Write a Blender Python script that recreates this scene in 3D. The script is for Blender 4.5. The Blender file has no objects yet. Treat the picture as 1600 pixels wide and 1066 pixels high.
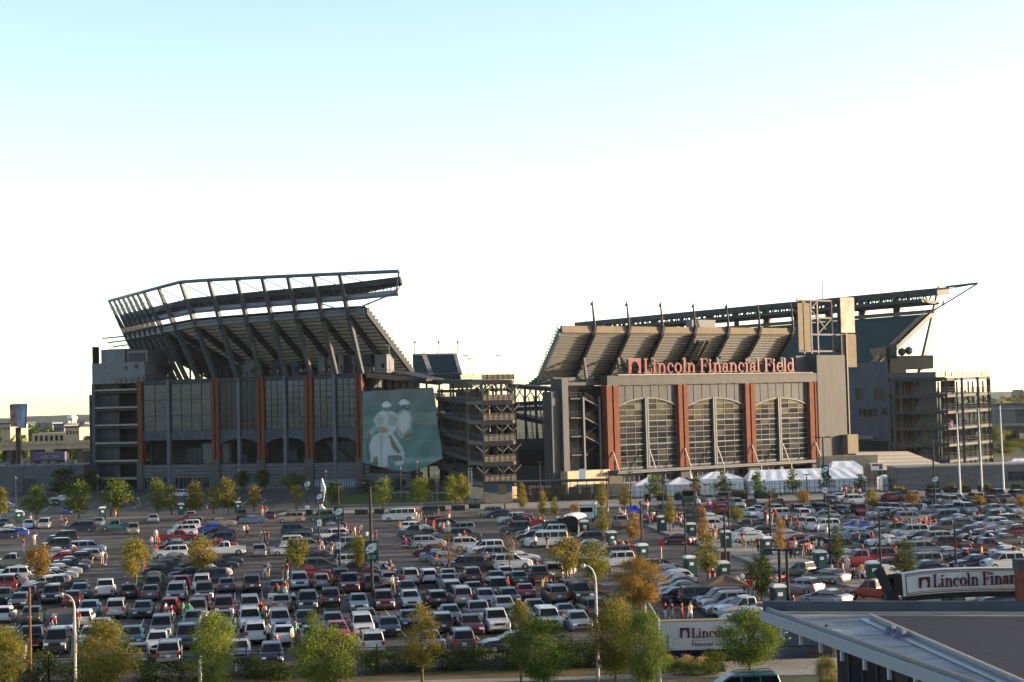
import bpy, bmesh, math, random
from mathutils import Vector, Matrix
random.seed(7)
R = random.Random(11)
sc = bpy.context.scene
COL = sc.collection

# ------------------------------------------------------------ camera, sky, sun, exposure
F, PX, PY, HC = 2500.0, 800.0, 533.0, 18.3          # focal length in pixels of a 1600 px wide frame, eye height in m
ROLL, PITCH = math.radians(1.5), math.atan(104 / 2500.0)
_f0 = Vector((0, math.cos(PITCH), math.sin(PITCH)))
_u0 = Vector((0, -math.sin(PITCH), math.cos(PITCH)))
_r0 = Vector((1, 0, 0))
CR = _r0 * math.cos(ROLL) - _u0 * math.sin(ROLL)
CU = _r0 * math.sin(ROLL) + _u0 * math.cos(ROLL)
CF = _f0
EYE = Vector((0, 0, HC))
cam_d = bpy.data.cameras.new('camera')
cam = bpy.data.objects.new('camera', cam_d)
COL.objects.link(cam)
cam_d.sensor_width = 36.0
cam_d.lens = 36.0 * F / 1600.0
cam_d.clip_start = 0.5
cam_d.clip_end = 20000
m = Matrix.Identity(4)
for i, v in enumerate((CR, CU, -CF)):
    m[0][i], m[1][i], m[2][i] = v
m.translation = EYE
cam.matrix_world = m
sc.camera = cam

SUN_EL, SUN_AZ = math.radians(7.0), math.radians(84.0)   # azimuth measured clockwise from +Y (the view direction)
world = bpy.data.worlds.new('World')
sc.world = world
world.use_nodes = True
wn = world.node_tree.nodes
wl = world.node_tree.links
bg = wn['Background']
sky = wn.new('ShaderNodeTexSky')
sky.sky_type = 'NISHITA'
sky.sun_disc = False
sky.sun_elevation = SUN_EL
sky.sun_rotation = SUN_AZ
sky.altitude = 0
sky.air_density = 0.6
sky.dust_density = 0.7
sky.ozone_density = 0.05
wl.new(sky.outputs['Color'], bg.inputs['Color'])
bg.inputs['Strength'].default_value = 0.135
sun_d = bpy.data.lights.new('sun', 'SUN')
sun_d.energy = 4.6
sun_d.angle = math.radians(0.5)
sun_d.color = (1.0, 0.76, 0.52)
sun = bpy.data.objects.new('sun', sun_d)
COL.objects.link(sun)
SDIR = Vector((math.sin(SUN_AZ) * math.cos(SUN_EL), math.cos(SUN_AZ) * math.cos(SUN_EL), math.sin(SUN_EL)))
sun.rotation_euler = (-SDIR).to_track_quat('-Z', 'Y').to_euler()
sun.location = (60, 0, 60)
sc.view_settings.view_transform = 'Standard'
sc.view_settings.look = 'None'
sc.view_settings.exposure = 1.92
sc.view_settings.gamma = 1.0
sc.view_settings.use_curve_mapping = False
sc.render.engine = 'CYCLES'
sc.cycles.max_bounces = 6
sc.cycles.transparent_max_bounces = 12
sc.cycles.use_denoising = True


HAZE = 0.00002        # density of the air box built at the end


# ------------------------------------------------------------ measuring helpers: a measured direction meets a plane of the place
def ray(px, py):
    return CF * F + CR * (px - PX) - CU * (py - PY)


def G(px, py, z=0.0):
    d = ray(px, py)
    t = (z - HC) / d.z
    return EYE + d * t


def at(px, py, Y):
    d = ray(px, py)
    return EYE + d * (Y / d.y)


def zfor(x, y, py):
    """height above (x, y) that shows at picture row py"""
    lo, hi = -80.0, 250.0
    for _ in range(40):
        mid = (lo + hi) / 2
        p = Vector((x, y, mid)) - EYE
        s = PY - F * p.dot(CU) / p.dot(CF)
        if s > py:
            lo = mid
        else:
            hi = mid
    return (lo + hi) / 2


def proj(p):
    q = Vector(p) - EYE
    w = q.dot(CF)
    return PX + F * q.dot(CR) / w, PY - F * q.dot(CU) / w


class Frame:
    """a vertical facade: u runs along it to the right, d goes into the building, z up"""
    def __init__(s, o, ang):
        s.o = Vector((o[0], o[1], 0))
        a = math.radians(ang)
        s.u = Vector((math.cos(a), math.sin(a), 0))
        s.d = Vector((-math.sin(a), math.cos(a), 0))

    def p(s, u, d, z):
        return s.o + s.u * u + s.d * d + Vector((0, 0, z))

    def hit(s, px, py, d=0.0):
        r = ray(px, py)
        t = (d - (EYE - s.o).dot(s.d)) / r.dot(s.d)
        q = EYE + r * t
        return (q - s.o).dot(s.u), q.z

    def uu(s, px, py, d=0.0):
        return s.hit(px, py, d)[0]

    def zz(s, px, py, d=0.0):
        return s.hit(px, py, d)[1]


# ------------------------------------------------------------ mesh building
class MB:
    def __init__(s):
        s.v, s.f, s.m = [], [], []

    def add(s, vs, fs, mi=0):
        b = len(s.v)
        s.v.extend([tuple(v) for v in vs])
        for f in fs:
            s.f.append([b + i for i in f])
            s.m.append(mi)
        return s

    def obox(s, p, a, b, c, mi=0):
        p, a, b, c = Vector(p), Vector(a), Vector(b), Vector(c)
        vs = [p, p + a, p + a + b, p + b, p + c, p + a + c, p + a + b + c, p + b + c]
        return s.add(vs, [(3, 2, 1, 0), (4, 5, 6, 7), (0, 1, 5, 4), (1, 2, 6, 5), (2, 3, 7, 6), (3, 0, 4, 7)], mi)

    def box(s, x0, y0, z0, x1, y1, z1, mi=0):
        return s.obox((x0, y0, z0), (x1 - x0, 0, 0), (0, y1 - y0, 0), (0, 0, z1 - z0), mi)

    def fbox(s, fr, u0, u1, d0, d1, z0, z1, mi=0):
        return s.obox(fr.p(u0, d0, z0), fr.u * (u1 - u0), fr.d * (d1 - d0), (0, 0, z1 - z0), mi)

    def beam(s, p, q, w, h, up=(0, 0, 1), w2=None, h2=None, mi=0):
        p, q = Vector(p), Vector(q)
        ax = (q - p).normalized()
        side = ax.cross(Vector(up))
        if side.length < 1e-4:
            side = ax.cross(Vector((0, 1, 0)))
        side.normalize()
        u = side.cross(ax).normalized()
        w2 = w if w2 is None else w2
        h2 = h if h2 is None else h2
        vs = []
        for c, ww, hh in ((p, w, h), (q, w2, h2)):
            vs += [c - side * ww / 2 - u * hh / 2, c + side * ww / 2 - u * hh / 2, c + side * ww / 2 + u * hh / 2, c - side * ww / 2 + u * hh / 2]
        return s.add(vs, [(0, 1, 2, 3), (7, 6, 5, 4), (0, 4, 5, 1), (1, 5, 6, 2), (2, 6, 7, 3), (3, 7, 4, 0)], mi)

    def tube(s, pts, r, n=6, mi=0, caps=True):
        pts = [Vector(p) for p in pts]
        rs = r if isinstance(r, (list, tuple)) else [r] * len(pts)
        base = len(s.v)
        prev = None
        for i, p in enumerate(pts):
            a = pts[min(i + 1, len(pts) - 1)] - pts[max(i - 1, 0)]
            a.normalize()
            ref = prev if prev is not None else (Vector((0, 0, 1)) if abs(a.z) < .9 else Vector((1, 0, 0)))
            x = (ref - a * ref.dot(a)).normalized()
            prev = x
            y = a.cross(x)
            for k in range(n):
                t = 2 * math.pi * k / n
                s.v.append(tuple(p + (x * math.cos(t) + y * math.sin(t)) * rs[i]))
        for i in range(len(pts) - 1):
            for k in range(n):
                a0, a1 = base + i * n + k, base + i * n + (k + 1) % n
                s.f.append([a0, a1, a1 + n, a0 + n])
                s.m.append(mi)
        if caps:
            s.f.append([base + k for k in range(n)][::-1]); s.m.append(mi)
            s.f.append([base + (len(pts) - 1) * n + k for k in range(n)]); s.m.append(mi)
        return s

    def prism(s, pts, vec, mi=0):
        pts = [Vector(p) for p in pts]
        n = len(pts)
        vec = Vector(vec)
        return s.add(pts + [p + vec for p in pts], [list(range(n))[::-1], list(range(n, 2 * n))] + [(i, (i + 1) % n, n + (i + 1) % n, n + i) for i in range(n)], mi)

    def ball(s, c, rx, ry=None, rz=None, nu=8, nv=5, mi=0):
        ry, rz = ry or rx, rz or rx
        c = Vector(c)
        b = len(s.v)
        for j in range(nv + 1):
            ph = math.pi * j / nv
            for i in range(nu):
                t = 2 * math.pi * i / nu
                s.v.append((c.x + rx * math.sin(ph) * math.cos(t), c.y + ry * math.sin(ph) * math.sin(t), c.z + rz * math.cos(ph)))
        for j in range(nv):
            for i in range(nu):
                a0, a1 = b + j * nu + i, b + j * nu + (i + 1) % nu
                s.f.append([a0, a0 + nu, a1 + nu, a1]); s.m.append(mi)
        return s

    def quad(s, a, b, c, d, mi=0):
        return s.add([a, b, c, d], [(0, 1, 2, 3)], mi)

    def build(s, name, mats, parent=None, smooth=False, org=None):
        o3 = Vector(org) if org is not None else (ORG.get(parent.name, Vector((0, 0, 0))) if parent else Vector((0, 0, 0)))
        me = bpy.data.meshes.new(name)
        if o3.length:
            vs = [(x - o3.x, y - o3.y, z - o3.z) for x, y, z in s.v]
        else:
            vs = s.v
        me.from_pydata(vs, [], s.f)
        mats = mats if isinstance(mats, (list, tuple)) else [mats]
        for mt in mats:
            me.materials.append(mt)
        if len(mats) > 1:
            me.polygons.foreach_set('material_index', s.m)
        if smooth:
            me.polygons.foreach_set('use_smooth', [True] * len(me.polygons))
        me.update()
        o = bpy.data.objects.new(name, me)
        COL.objects.link(o)
        if parent:
            o.parent = parent
        elif org is not None:
            o.location = o3
        ORG[o.name] = o3
        return o


ORG = {}


def thing(name, label, cat, loc=(0, 0, 0), group=None, rz=0.0):
    o = bpy.data.objects.new(name, None)
    COL.objects.link(o)
    o.empty_display_size = .3
    o.location = loc
    o.rotation_euler = (0, 0, rz)
    o['label'] = label
    o['category'] = cat
    if group:
        o['group'] = group
    ORG[o.name] = Vector(loc)
    return o


def tag(o, label=None, cat=None, group=None, kind=None):
    for k, v in (('label', label), ('category', cat), ('group', group), ('kind', kind)):
        if v:
            o[k] = v
    return o


def struct(o, label=None):
    o['kind'] = 'structure'
    if label:
        o['label'] = label
    return o


def share(name, me, parent, loc=None, mat=None):
    o = bpy.data.objects.new(name, me)
    COL.objects.link(o)
    if parent:
        o.parent = parent
    if loc is not None:
        o.location = loc
    if mat is not None:
        o.material_slots[0].link = 'OBJECT'
        o.material_slots[0].material = mat
    return o


# ------------------------------------------------------------ materials
MATS = {}


def mat(name, col, rough=.6, metal=0.0, var=0.0, scale=1.0, bump=0.0, spec=None, ior=None, coat=0.0, stretch=None, detail=3.0, var2=None, scale2=.05):
    if name in MATS:
        return MATS[name]
    col = tuple(c * .78 for c in col)
    mt = bpy.data.materials.new(name)
    mt.use_nodes = True
    nt = mt.node_tree
    b = nt.nodes['Principled BSDF']
    b.inputs['Base Color'].default_value = (*col, 1)
    b.inputs['Roughness'].default_value = rough
    b.inputs['Metallic'].default_value = metal
    if spec is None and not ior and not coat:
        spec = .12
    if spec is not None:
        b.inputs['Specular IOR Level'].default_value = spec
    if ior:
        b.inputs['IOR'].default_value = ior
    if coat:
        b.inputs['Coat Weight'].default_value = coat
        b.inputs['Coat Roughness'].default_value = .05
    if var or bump:
        tc = nt.nodes.new('ShaderNodeTexCoord')
        mp = nt.nodes.new('ShaderNodeMapping')
        nt.links.new(tc.outputs['Object'], mp.inputs['Vector'])
        if stretch:
            mp.inputs['Scale'].default_value = stretch
        nz = nt.nodes.new('ShaderNodeTexNoise')
        nz.inputs['Scale'].default_value = scale
        nz.inputs['Detail'].default_value = detail
        nt.links.new(mp.outputs['Vector'], nz.inputs['Vector'])
        if var:
            mx = nt.nodes.new('ShaderNodeMix')
            mx.data_type = 'RGBA'
            mx.inputs['A'].default_value = (*[max(0, c * (1 - var)) for c in col], 1)
            mx.inputs['B'].default_value = (*[min(1, c * (1 + var)) for c in col], 1)
            mr = nt.nodes.new('ShaderNodeMapRange')
            mr.inputs['From Min'].default_value = .3
            mr.inputs['From Max'].default_value = .7
            nt.links.new(nz.outputs['Fac'], mr.inputs['Value'])
            nt.links.new(mr.outputs['Result'], mx.inputs['Factor'])
            out = mx.outputs['Result']
            if var2:
                nz2 = nt.nodes.new('ShaderNodeTexNoise')
                nz2.inputs['Scale'].default_value = scale2
                nz2.inputs['Detail'].default_value = 5
                nt.links.new(tc.outputs['Object'], nz2.inputs['Vector'])
                mr2 = nt.nodes.new('ShaderNodeMapRange')
                mr2.inputs['From Min'].default_value = .35
                mr2.inputs['From Max'].default_value = .65
                mr2.inputs['To Min'].default_value = 1 - var2
                mr2.inputs['To Max'].default_value = 1 + var2
                nt.links.new(nz2.outputs['Fac'], mr2.inputs['Value'])
                hs = nt.nodes.new('ShaderNodeHueSaturation')
                nt.links.new(out, hs.inputs['Color'])
                nt.links.new(mr2.outputs['Result'], hs.inputs['Value'])
                out = hs.outputs['Color']
            nt.links.new(out, b.inputs['Base Color'])
        if bump:
            bp = nt.nodes.new('ShaderNodeBump')
            bp.inputs['Strength'].default_value = bump
            bp.inputs['Distance'].default_value = .03
            nt.links.new(nz.outputs['Fac'], bp.inputs['Height'])
            nt.links.new(bp.outputs['Normal'], b.inputs['Normal'])
    MATS[name] = mt
    return mt


def brickmat(name, c1, c2, mortar, scale):
    mt = bpy.data.materials.new(name)
    mt.use_nodes = True
    nt = mt.node_tree
    b = nt.nodes['Principled BSDF']
    tc = nt.nodes.new('ShaderNodeTexCoord')
    br = nt.nodes.new('ShaderNodeTexBrick')
    mp = nt.nodes.new('ShaderNodeMapping')
    mp.inputs['Rotation'].default_value = (math.pi / 2, 0, 0)
    nt.links.new(tc.outputs['Object'], mp.inputs['Vector'])
    nt.links.new(mp.outputs['Vector'], br.inputs['Vector'])
    br.inputs['Scale'].default_value = scale
    br.inputs['Color1'].default_value = (*c1, 1)
    br.inputs['Color2'].default_value = (*c2, 1)
    br.inputs['Mortar'].default_value = (*mortar, 1)
    br.inputs['Mortar Size'].default_value = .015
    nz = nt.nodes.new('ShaderNodeTexNoise')
    nz.inputs['Scale'].default_value = .6
    nz.inputs['Detail'].default_value = 4
    nt.links.new(tc.outputs['Object'], nz.inputs['Vector'])
    mr = nt.nodes.new('ShaderNodeMapRange')
    mr.inputs['To Min'].default_value = .7
    mr.inputs['To Max'].default_value = 1.3
    nt.links.new(nz.outputs['Fac'], mr.inputs['Value'])
    hs = nt.nodes.new('ShaderNodeHueSaturation')
    nt.links.new(br.outputs['Color'], hs.inputs['Color'])
    nt.links.new(mr.outputs['Result'], hs.inputs['Value'])
    nt.links.new(hs.outputs['Color'], b.inputs['Base Color'])
    b.inputs['Roughness'].default_value = .85
    b.inputs['Specular IOR Level'].default_value = .1
    MATS[name] = mt
    return mt


def glassmat(name, col, ior=1.9, rough=.04):
    mt = mat(name, col, rough=rough, ior=ior)
    return mt


M = dict(
    asphalt=mat('asphalt', (.085, .074, .066), .85, var=.22, scale=9, bump=.25, var2=.5, scale2=.13),
    asphalt2=mat('asphalt_road', (.065, .063, .063), .8, var=.2, scale=7, bump=.2, var2=.3, scale2=.08),
    concrete=mat('concrete', (.27, .25, .22), .85, var=.15, scale=2.5, bump=.15, var2=.15, scale2=.15),
    concrete_d=mat('concrete_dark', (.085, .082, .078), .85, var=.2, scale=1.2, bump=.1),
    paint=mat('road_paint', (.50, .50, .48), .7, var=.35, scale=4),
    grass=mat('lawn_grass', (.055, .085, .025), .9, var=.35, scale=3, bump=.6, var2=.3, scale2=.1),
    drygrass=mat('dry_grass', (.13, .095, .038), .9, var=.35, scale=3.5, bump=.6, var2=.35, scale2=.25),
    land=mat('far_land', (.09, .10, .05), .95, var=.5, scale=.02),
    steel=mat('grey_steel', (.10, .115, .14), .5, var=.10, scale=.8),
    steel_l=mat('light_steel', (.10, .108, .118), .5, var=.08, scale=.7),
    steel_d=mat('dark_steel', (.034, .037, .043), .5, var=.15, scale=.7),
    black=mat('black_metal', (.018, .018, .02), .45),
    panel=mat('grey_panel', (.050, .056, .065), .6, var=.24, scale=.9, stretch=(1, 1, .15)),
    panel_w=mat('pale_panel', (.15, .158, .17), .6, var=.08, scale=.4, stretch=(1, 1, .15)),
    panel_m=mat('mid_panel', (.066, .073, .082), .6, var=.22, scale=.8, stretch=(1, 1, .15)),
    steel_c=mat('column_steel', (.075, .08, .09), .5, var=.08, scale=.7),
    panel_b=mat('slate_panel', (.062, .076, .100), .6, var=.2, scale=.7, stretch=(1, 1, .2)),
    louver=mat('taupe_louver', (.047, .050, .054), .6, var=.16, scale=.9, stretch=(1, 1, .12)),
    soffit_l=mat('brightened_deck', (.98, .94, .88), .7, var=.12, scale=.6, stretch=(.3, .3, 3)),  # left deck lies in shade: colour lightened to replace missing bounced light
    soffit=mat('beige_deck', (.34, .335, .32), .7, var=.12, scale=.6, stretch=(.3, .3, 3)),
    beige=mat('beige_wall', (.15, .125, .09), .75, var=.1, scale=.5),
    stone=mat('grey_stone', (.10, .105, .118), .8, var=.18, scale=.8, stretch=(.5, .5, 2)),
    sand=mat('sandstone', (.36, .29, .21), .85, var=.15, scale=.7),
    glass=mat('facade_glass', (.032, .040, .050), .06, ior=1.42, var=.7, scale=.5, stretch=(.12, .12, 1.4)),  # horizontal streaks in the colour imitate reflected bands
    glass_r=mat('bronze_glass', (.020, .023, .026), .06, ior=1.2, var=.8, scale=.5, stretch=(.2, .2, 1.2)),  # streaked colour again imitates bands of reflection
    seat=mat('teal_seats', (.016, .050, .063), .6, var=.5, scale=6, stretch=(1, 1, 1)),
    dark=mat('inside_shade', (.022, .022, .024), .9, var=.4, scale=.25),  # near-black colour stands in for the shade inside openings and recesses
    white=mat('white_paint', (.75, .75, .74), .5),
    tent=mat('white_tent', (.80, .81, .83), .55, var=.05, scale=.4),
    signred=mat('sign_red', (.13, .012, .022), .4),
    signedge=mat('sign_edge', (.13, .07, .075), .45),
    maroon=mat('sign_maroon', (.075, .008, .016), .45),
    galv=mat('galvanised_pole', (.36, .355, .34), .5, metal=.2, var=.08, scale=2),
    bark=mat('tree_bark', (.13, .095, .065), .9, var=.3, scale=8, bump=.4),
    wood=mat('brown_pole', (.12, .06, .035), .8, var=.2, scale=3),
    mulch=mat('mulch', (.10, .055, .03), .95, var=.35, scale=6, bump=.5),
)
M['brick'] = brickmat('red_brick', (.118, .040, .024), (.09, .030, .018), (.12, .075, .055), 2.2)
M['brick_tan'] = brickmat('tan_brick', (.40, .30, .20), (.34, .25, .17), (.30, .25, .2), 2.0)


# ------------------------------------------------------------ serif letters as outlines (cap height 1)
def _rect(x0, y0, x1, y1):
    return [(x0, y0), (x1, y0), (x1, y1), (x0, y1)]


def _arc(cx, cy, rxo, ryo, rxi, ryi, a0, a1, n=14):
    o, i = [], []
    for k in range(n + 1):
        t = math.radians(a0 + (a1 - a0) * k / n)
        o.append((cx + rxo * math.cos(t), cy + ryo * math.sin(t)))
        i.append((cx + rxi * math.cos(t), cy + ryi * math.sin(t)))
    return o + i[::-1]


def _ring(cx, cy, rxo, ryo, rxi, ryi):
    return [_arc(cx, cy, rxo, ryo, rxi, ryi, 0, 180), _arc(cx, cy, rxo, ryo, rxi, ryi, 180, 360)]


GLY = {
    'L': (.70, [_rect(.1, .0, .26, 1), _rect(0, .95, .38, 1), _rect(0, 0, .64, .06), [(.52, .06), (.64, .06), (.68, .30), (.63, .30)]]),
    'i': (.40, [_rect(.1, 0, .24, .66), _rect(0, 0, .35, .045), _rect(.0, .61, .1, .66), _arc(.17, .86, .09, .09, 0.001, 0.001, 0, 360)]),
    'n': (.76, [_rect(.1, 0, .24, .66), _rect(0, 0, .33, .045), _rect(0, .61, .1, .66), _arc(.37, .40, .25, .27, .11, .19, 0, 165), _rect(.48, 0, .62, .40), _rect(.40, 0, .71, .045)]),
    'c': (.60, [_arc(.31, .33, .29, .35, .15, .29, 48, 312, 20), _arc(.47, .50, .075, .075, .001, .001, 0, 360)]),
    'o': (.66, _ring(.32, .33, .31, .35, .16, .29)),
    'l': (.38, [_rect(.1, 0, .24, 1), _rect(0, 0, .35, .045), _rect(0, .95, .1, 1)]),
    'F': (.70, [_rect(.1, 0, .26, 1), _rect(0, .94, .64, 1), _rect(.26, .48, .50, .54), _rect(.58, .74, .64, .94), _rect(.46, .40, .51, .62), _rect(0, 0, .38, .05)]),
    'a': (.62, _ring(.25, .19, .23, .20, .11, .13) + [_rect(.34, .02, .48, .46), _arc(.28, .44, .20, .23, .09, .16, 0, 150), _arc(.12, .52, .07, .07, .001, .001, 0, 360), [(.48, .02), (.6, .02), (.6, .07), (.48, .09)]]),
    'e': (.60, [_arc(.30, .33, .29, .35, .15, .29, 0, 315, 22), _rect(.14, .33, .58, .39)]),
    'd': (.70, _ring(.28, .33, .27, .35, .14, .28) + [_rect(.44, 0, .58, 1), _rect(.34, .95, .44, 1), _rect(.58, 0, .68, .045)]),
    ' ': (.30, []),
}
EMBLEM = [(0, 0), (0, 1), (1, 1), (1, 0), (.80, 0), (.70, .08), (.84, .20), (.80, .30), (.86, .40), (.78, .50), (.76, .66), (.62, .80), (.44, .82), (.28, .72), (.22, .52), (.26, .34), (.20, .16), (.22, 0)]


def serif(text, parent, mats, origin, ax, up, nrm, h, depth, width=None, edge=None, name='letter'):
    """each letter of text becomes a child mesh; nrm points to the reader; edge: material of a rim standing behind the face"""
    ax, up, nrm = Vector(ax).normalized(), Vector(up).normalized(), Vector(nrm).normalized()
    tot = sum(GLY[c][0] for c in text)
    k = (width / tot) if width else h
    x = 0.0
    objs = []
    for c in text:
        adv, polys = GLY[c]
        if polys:
            b = MB()
            for j, pl in enumerate(polys):
                b.prism([Vector(origin) + ax * ((x + p[0]) * k) + up * (p[1] * h) for p in pl], nrm * (depth + .004 * j * h), 0)
                if edge:
                    cx = sum(p[0] for p in pl) / len(pl); cy = sum(p[1] for p in pl) / len(pl)
                    pts = []
                    for p in pl:
                        dx, dy = p[0] - cx, p[1] - cy
                        L = math.hypot(dx, dy) or 1
                        g = .03
                        pts.append(Vector(origin) + ax * ((x + p[0] + dx / L * g) * k) + up * ((p[1] + dy / L * g) * h))
                    b.prism(pts, nrm * (depth * .55 + .003 * j * h), 1)
            objs.append(b.build(name, mats, parent))
        x += adv
    return objs


def emblem(parent, mats, origin, ax, up, nrm, h, w, depth, name='emblem'):
    ax, up, nrm = Vector(ax).normalized(), Vector(up).normalized(), Vector(nrm).normalized()
    b = MB()
    b.prism([Vector(origin) + ax * (p[0] * w) + up * (p[1] * h) for p in EMBLEM], nrm * depth, 0)
    return b.build(name, mats, parent)


def sans(text, parent, mt, origin, ax, up, size, name='lettering', align='LEFT', ext=.01):
    cu = bpy.data.curves.new(name, 'FONT')
    cu.body = text
    cu.size = size
    cu.extrude = ext
    cu.align_x = align
    cu.materials.append(mt)
    tmp = bpy.data.objects.new(name, cu)
    COL.objects.link(tmp)
    me = bpy.data.meshes.new_from_object(tmp.evaluated_get(bpy.context.evaluated_depsgraph_get()))
    bpy.data.objects.remove(tmp)
    o = bpy.data.objects.new(name, me)
    COL.objects.link(o)
    ax, up = Vector(ax).normalized(), Vector(up).normalized()
    n = ax.cross(up)
    mm = Matrix.Identity(4)
    for i, v in enumerate((ax, up, n)):
        mm[0][i], mm[1][i], mm[2][i] = v
    mm.translation = Vector(origin) - (ORG.get(parent.name, Vector((0, 0, 0))) if parent else Vector((0, 0, 0)))
    if parent:
        o.parent = parent
    o.matrix_local = mm
    return o


for _n in ('facade_glass',):
    MATS[_n].node_tree.nodes['Principled BSDF'].inputs['Specular Tint'].default_value = (.45, .64, 1, 1)
# ------------------------------------------------------------ sky haze, ground, roads
LOTA = math.radians(10.0)
LW = Vector((math.cos(LOTA), math.sin(LOTA), 0))      # along a row of the car park
LV = Vector((-math.sin(LOTA), math.cos(LOTA), 0))     # along a stall


def sheet(name, pts, z, mt, kind='structure', label=None):
    b = MB()
    b.add([(p[0], p[1], z) for p in pts], [list(range(len(pts)))])
    o = b.build(name, mt)
    o['kind'] = kind
    if label:
        o['label'] = label
    return o


def gsheet(name, pix, z, mt, **k):
    return sheet(name, [G(*p)[:2] for p in pix], z, mt, **k)


sheet('ground', [(-2650, -120), (2650, -120), (2650, 7150), (-2650, 7150)], 0.0, M['land'])
sheet('parking_lot', [(-190, 111), (190, 111), (190, 308), (-190, 292)], .008, M['asphalt'])
sheet('street', [(-190, 20), (190, 20), (190, 101.5), (-190, 101.5)], .006, M['asphalt2'])
sheet('plaza', [(-190, 296), (190, 312), (230, 420), (-230, 420)], .004, M['concrete_d'])
gsheet('service_road', [(-60, 806), (428, 795), (452, 775), (330, 764), (-60, 770)], .012, M['asphalt2'])
gsheet('lawn', [(505, 790), (735, 783), (722, 770), (560, 768), (520, 776)], .016, M['grass'])


def kerb_slab(name, pix, h, mt, edge=None, label=None):
    pts = [G(*p) for p in pix]
    b = MB()
    b.prism([(p.x, p.y, -.05) for p in pts], (0, 0, h + .05))
    o = b.build(name, mt)
    o['kind'] = 'structure'
    if label:
        o['label'] = label
    return o


kerb_slab('kerb', [(-60, 820), (430, 801), (432, 799), (-60, 817.5)], .13, M['concrete'])
kerb_slab('pavement', [(430, 806), (745, 797), (960, 793), (1700, 766), (1700, 757), (960, 781), (745, 789), (455, 797)], .12, M['concrete'])
kerb_slab('traffic_island', [(1006, 821), (1060, 843), (1140, 867), (1190, 886), (1262, 904), (1330, 918), (1420, 944), (1500, 968), (1560, 950), (1470, 932), (1380, 912), (1300, 888), (1230, 866), (1160, 852), (1100, 838), (1040, 816)], .13, M['concrete'])
kerb_slab('traffic_island', [(955, 896), (1000, 894), (1030, 887), (1035, 882), (1025, 879), (990, 878), (955, 884)], .13, M['concrete'])
kerb_slab('pavement', [(570, 1072), (1330, 1055), (1700, 1050), (1700, 1034), (1290, 1030), (1128, 1036), (1135, 1052), (570, 1068)], .10, M['concrete'])
kerb_slab('planting_strip', [(905, 914), (985, 946), (1015, 962), (1028, 956), (1000, 943), (925, 910)], .14, M['mulch'])
b = MB()
for i in range(9):      # concrete joints of the pavement by the sign, thin strips of darker concrete
    p, q = G(1130 + i * 62, 1050 - i), G(1165 + i * 62, 1030)
    b.beam((p.x, p.y, .10), (q.x, q.y, .10), .06, .008)
struct(b.build('pavement_joint', M['concrete_d']))
sheet('verge', [(-80, 101.5), (12, 101.5), (12, 112.5), (-80, 112.5)], .014, M['drygrass'])
b = MB()
b.prism([(-80, 101.2, -.05), (9, 101.2, -.05), (9, 101.5, -.05), (-80, 101.5, -.05)], (0, 0, .18))
struct(b.build('kerb', M['concrete']))

# painted stall lines
b = MB()


def stall(a, b0, b1, z=.013, w=.11):
    p, q = LW * a + LV * b0, LW * a + LV * b1
    s = LW * w / 2
    b.quad((p - s).to_tuple()[:2] + (z,), (p + s).to_tuple()[:2] + (z,), (q + s).to_tuple()[:2] + (z,), (q - s).to_tuple()[:2] + (z,))


ROWS_B = [(116.5, 121.5), (126.4, 136.8), (143.8, 154.0), (161.2, 171.8)]
for b0, b1 in ROWS_B:
    for k in range(-28, 14):
        a = k * 2.72
        if a > 24 - (b0 - 116) * .25 and b0 < 170:
            continue
        stall(a, b0, b1)
for k in range(40):
    for b0 in (150, 168, 185, 203, 220, 238, 255):
        a = 66 + k * 2.72
        if b0 < 200 and a < 90:
            continue
        stall(a, b0, b0 + 10.4)
for k in range(14):                               # angled bays of the service road
    p = G(40 + k * 28, 800 - k * .8); q = G(52 + k * 28, 791 - k * .8)
    d = Vector((.09, 0, 0))
    b.quad((p.x - .09, p.y, .018), (p.x + .09, p.y, .018), (q.x + .09, q.y, .018), (q.x - .09, q.y, .018))
o = b.build('stall_markings', M['paint'])
o['kind'] = 'structure'

# ------------------------------------------------------------ hills at the edge of the land
def ridge(name, x0, x1, y, h, seed, mt):
    rr = random.Random(seed)
    n = 60
    b = MB()
    ph = [rr.uniform(0, 6.3) for _ in range(6)]
    vs = []
    for i in range(n + 1):
        t = i / n
        x = x0 + (x1 - x0) * t
        z = h * (.72 + .18 * math.sin(t * 7 + ph[0]) + .10 * math.sin(t * 17 + ph[1]) + .04 * math.sin(t * 41 + ph[2]) + .025 * math.sin(t * 93 + ph[3]))
        vs += [(x, y, -2), (x, y + 140, z * .8), (x, y + 320, z), (x, y + 900, -2)]
    fs = []
    for i in range(n):
        for k in range(3):
            a0 = i * 4 + k
            fs.append((a0, a0 + 4, a0 + 5, a0 + 1))
    b.add(vs, fs)
    return struct(b.build(name, mt, smooth=True))


M['hill'] = mat('hill_wood', (.05, .07, .035), .95, var=.4, scale=.03)
ridge('hill', -2600, -500, 4200, 40, 3, M['hill'])
ridge('hill', -2400, 2600, 6200, 48, 9, M['hill'])
# ------------------------------------------------------------ stadium
def zl(fr, px, ys, d=0):
    return [fr.zz(px, y, d) for y in ys]


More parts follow.
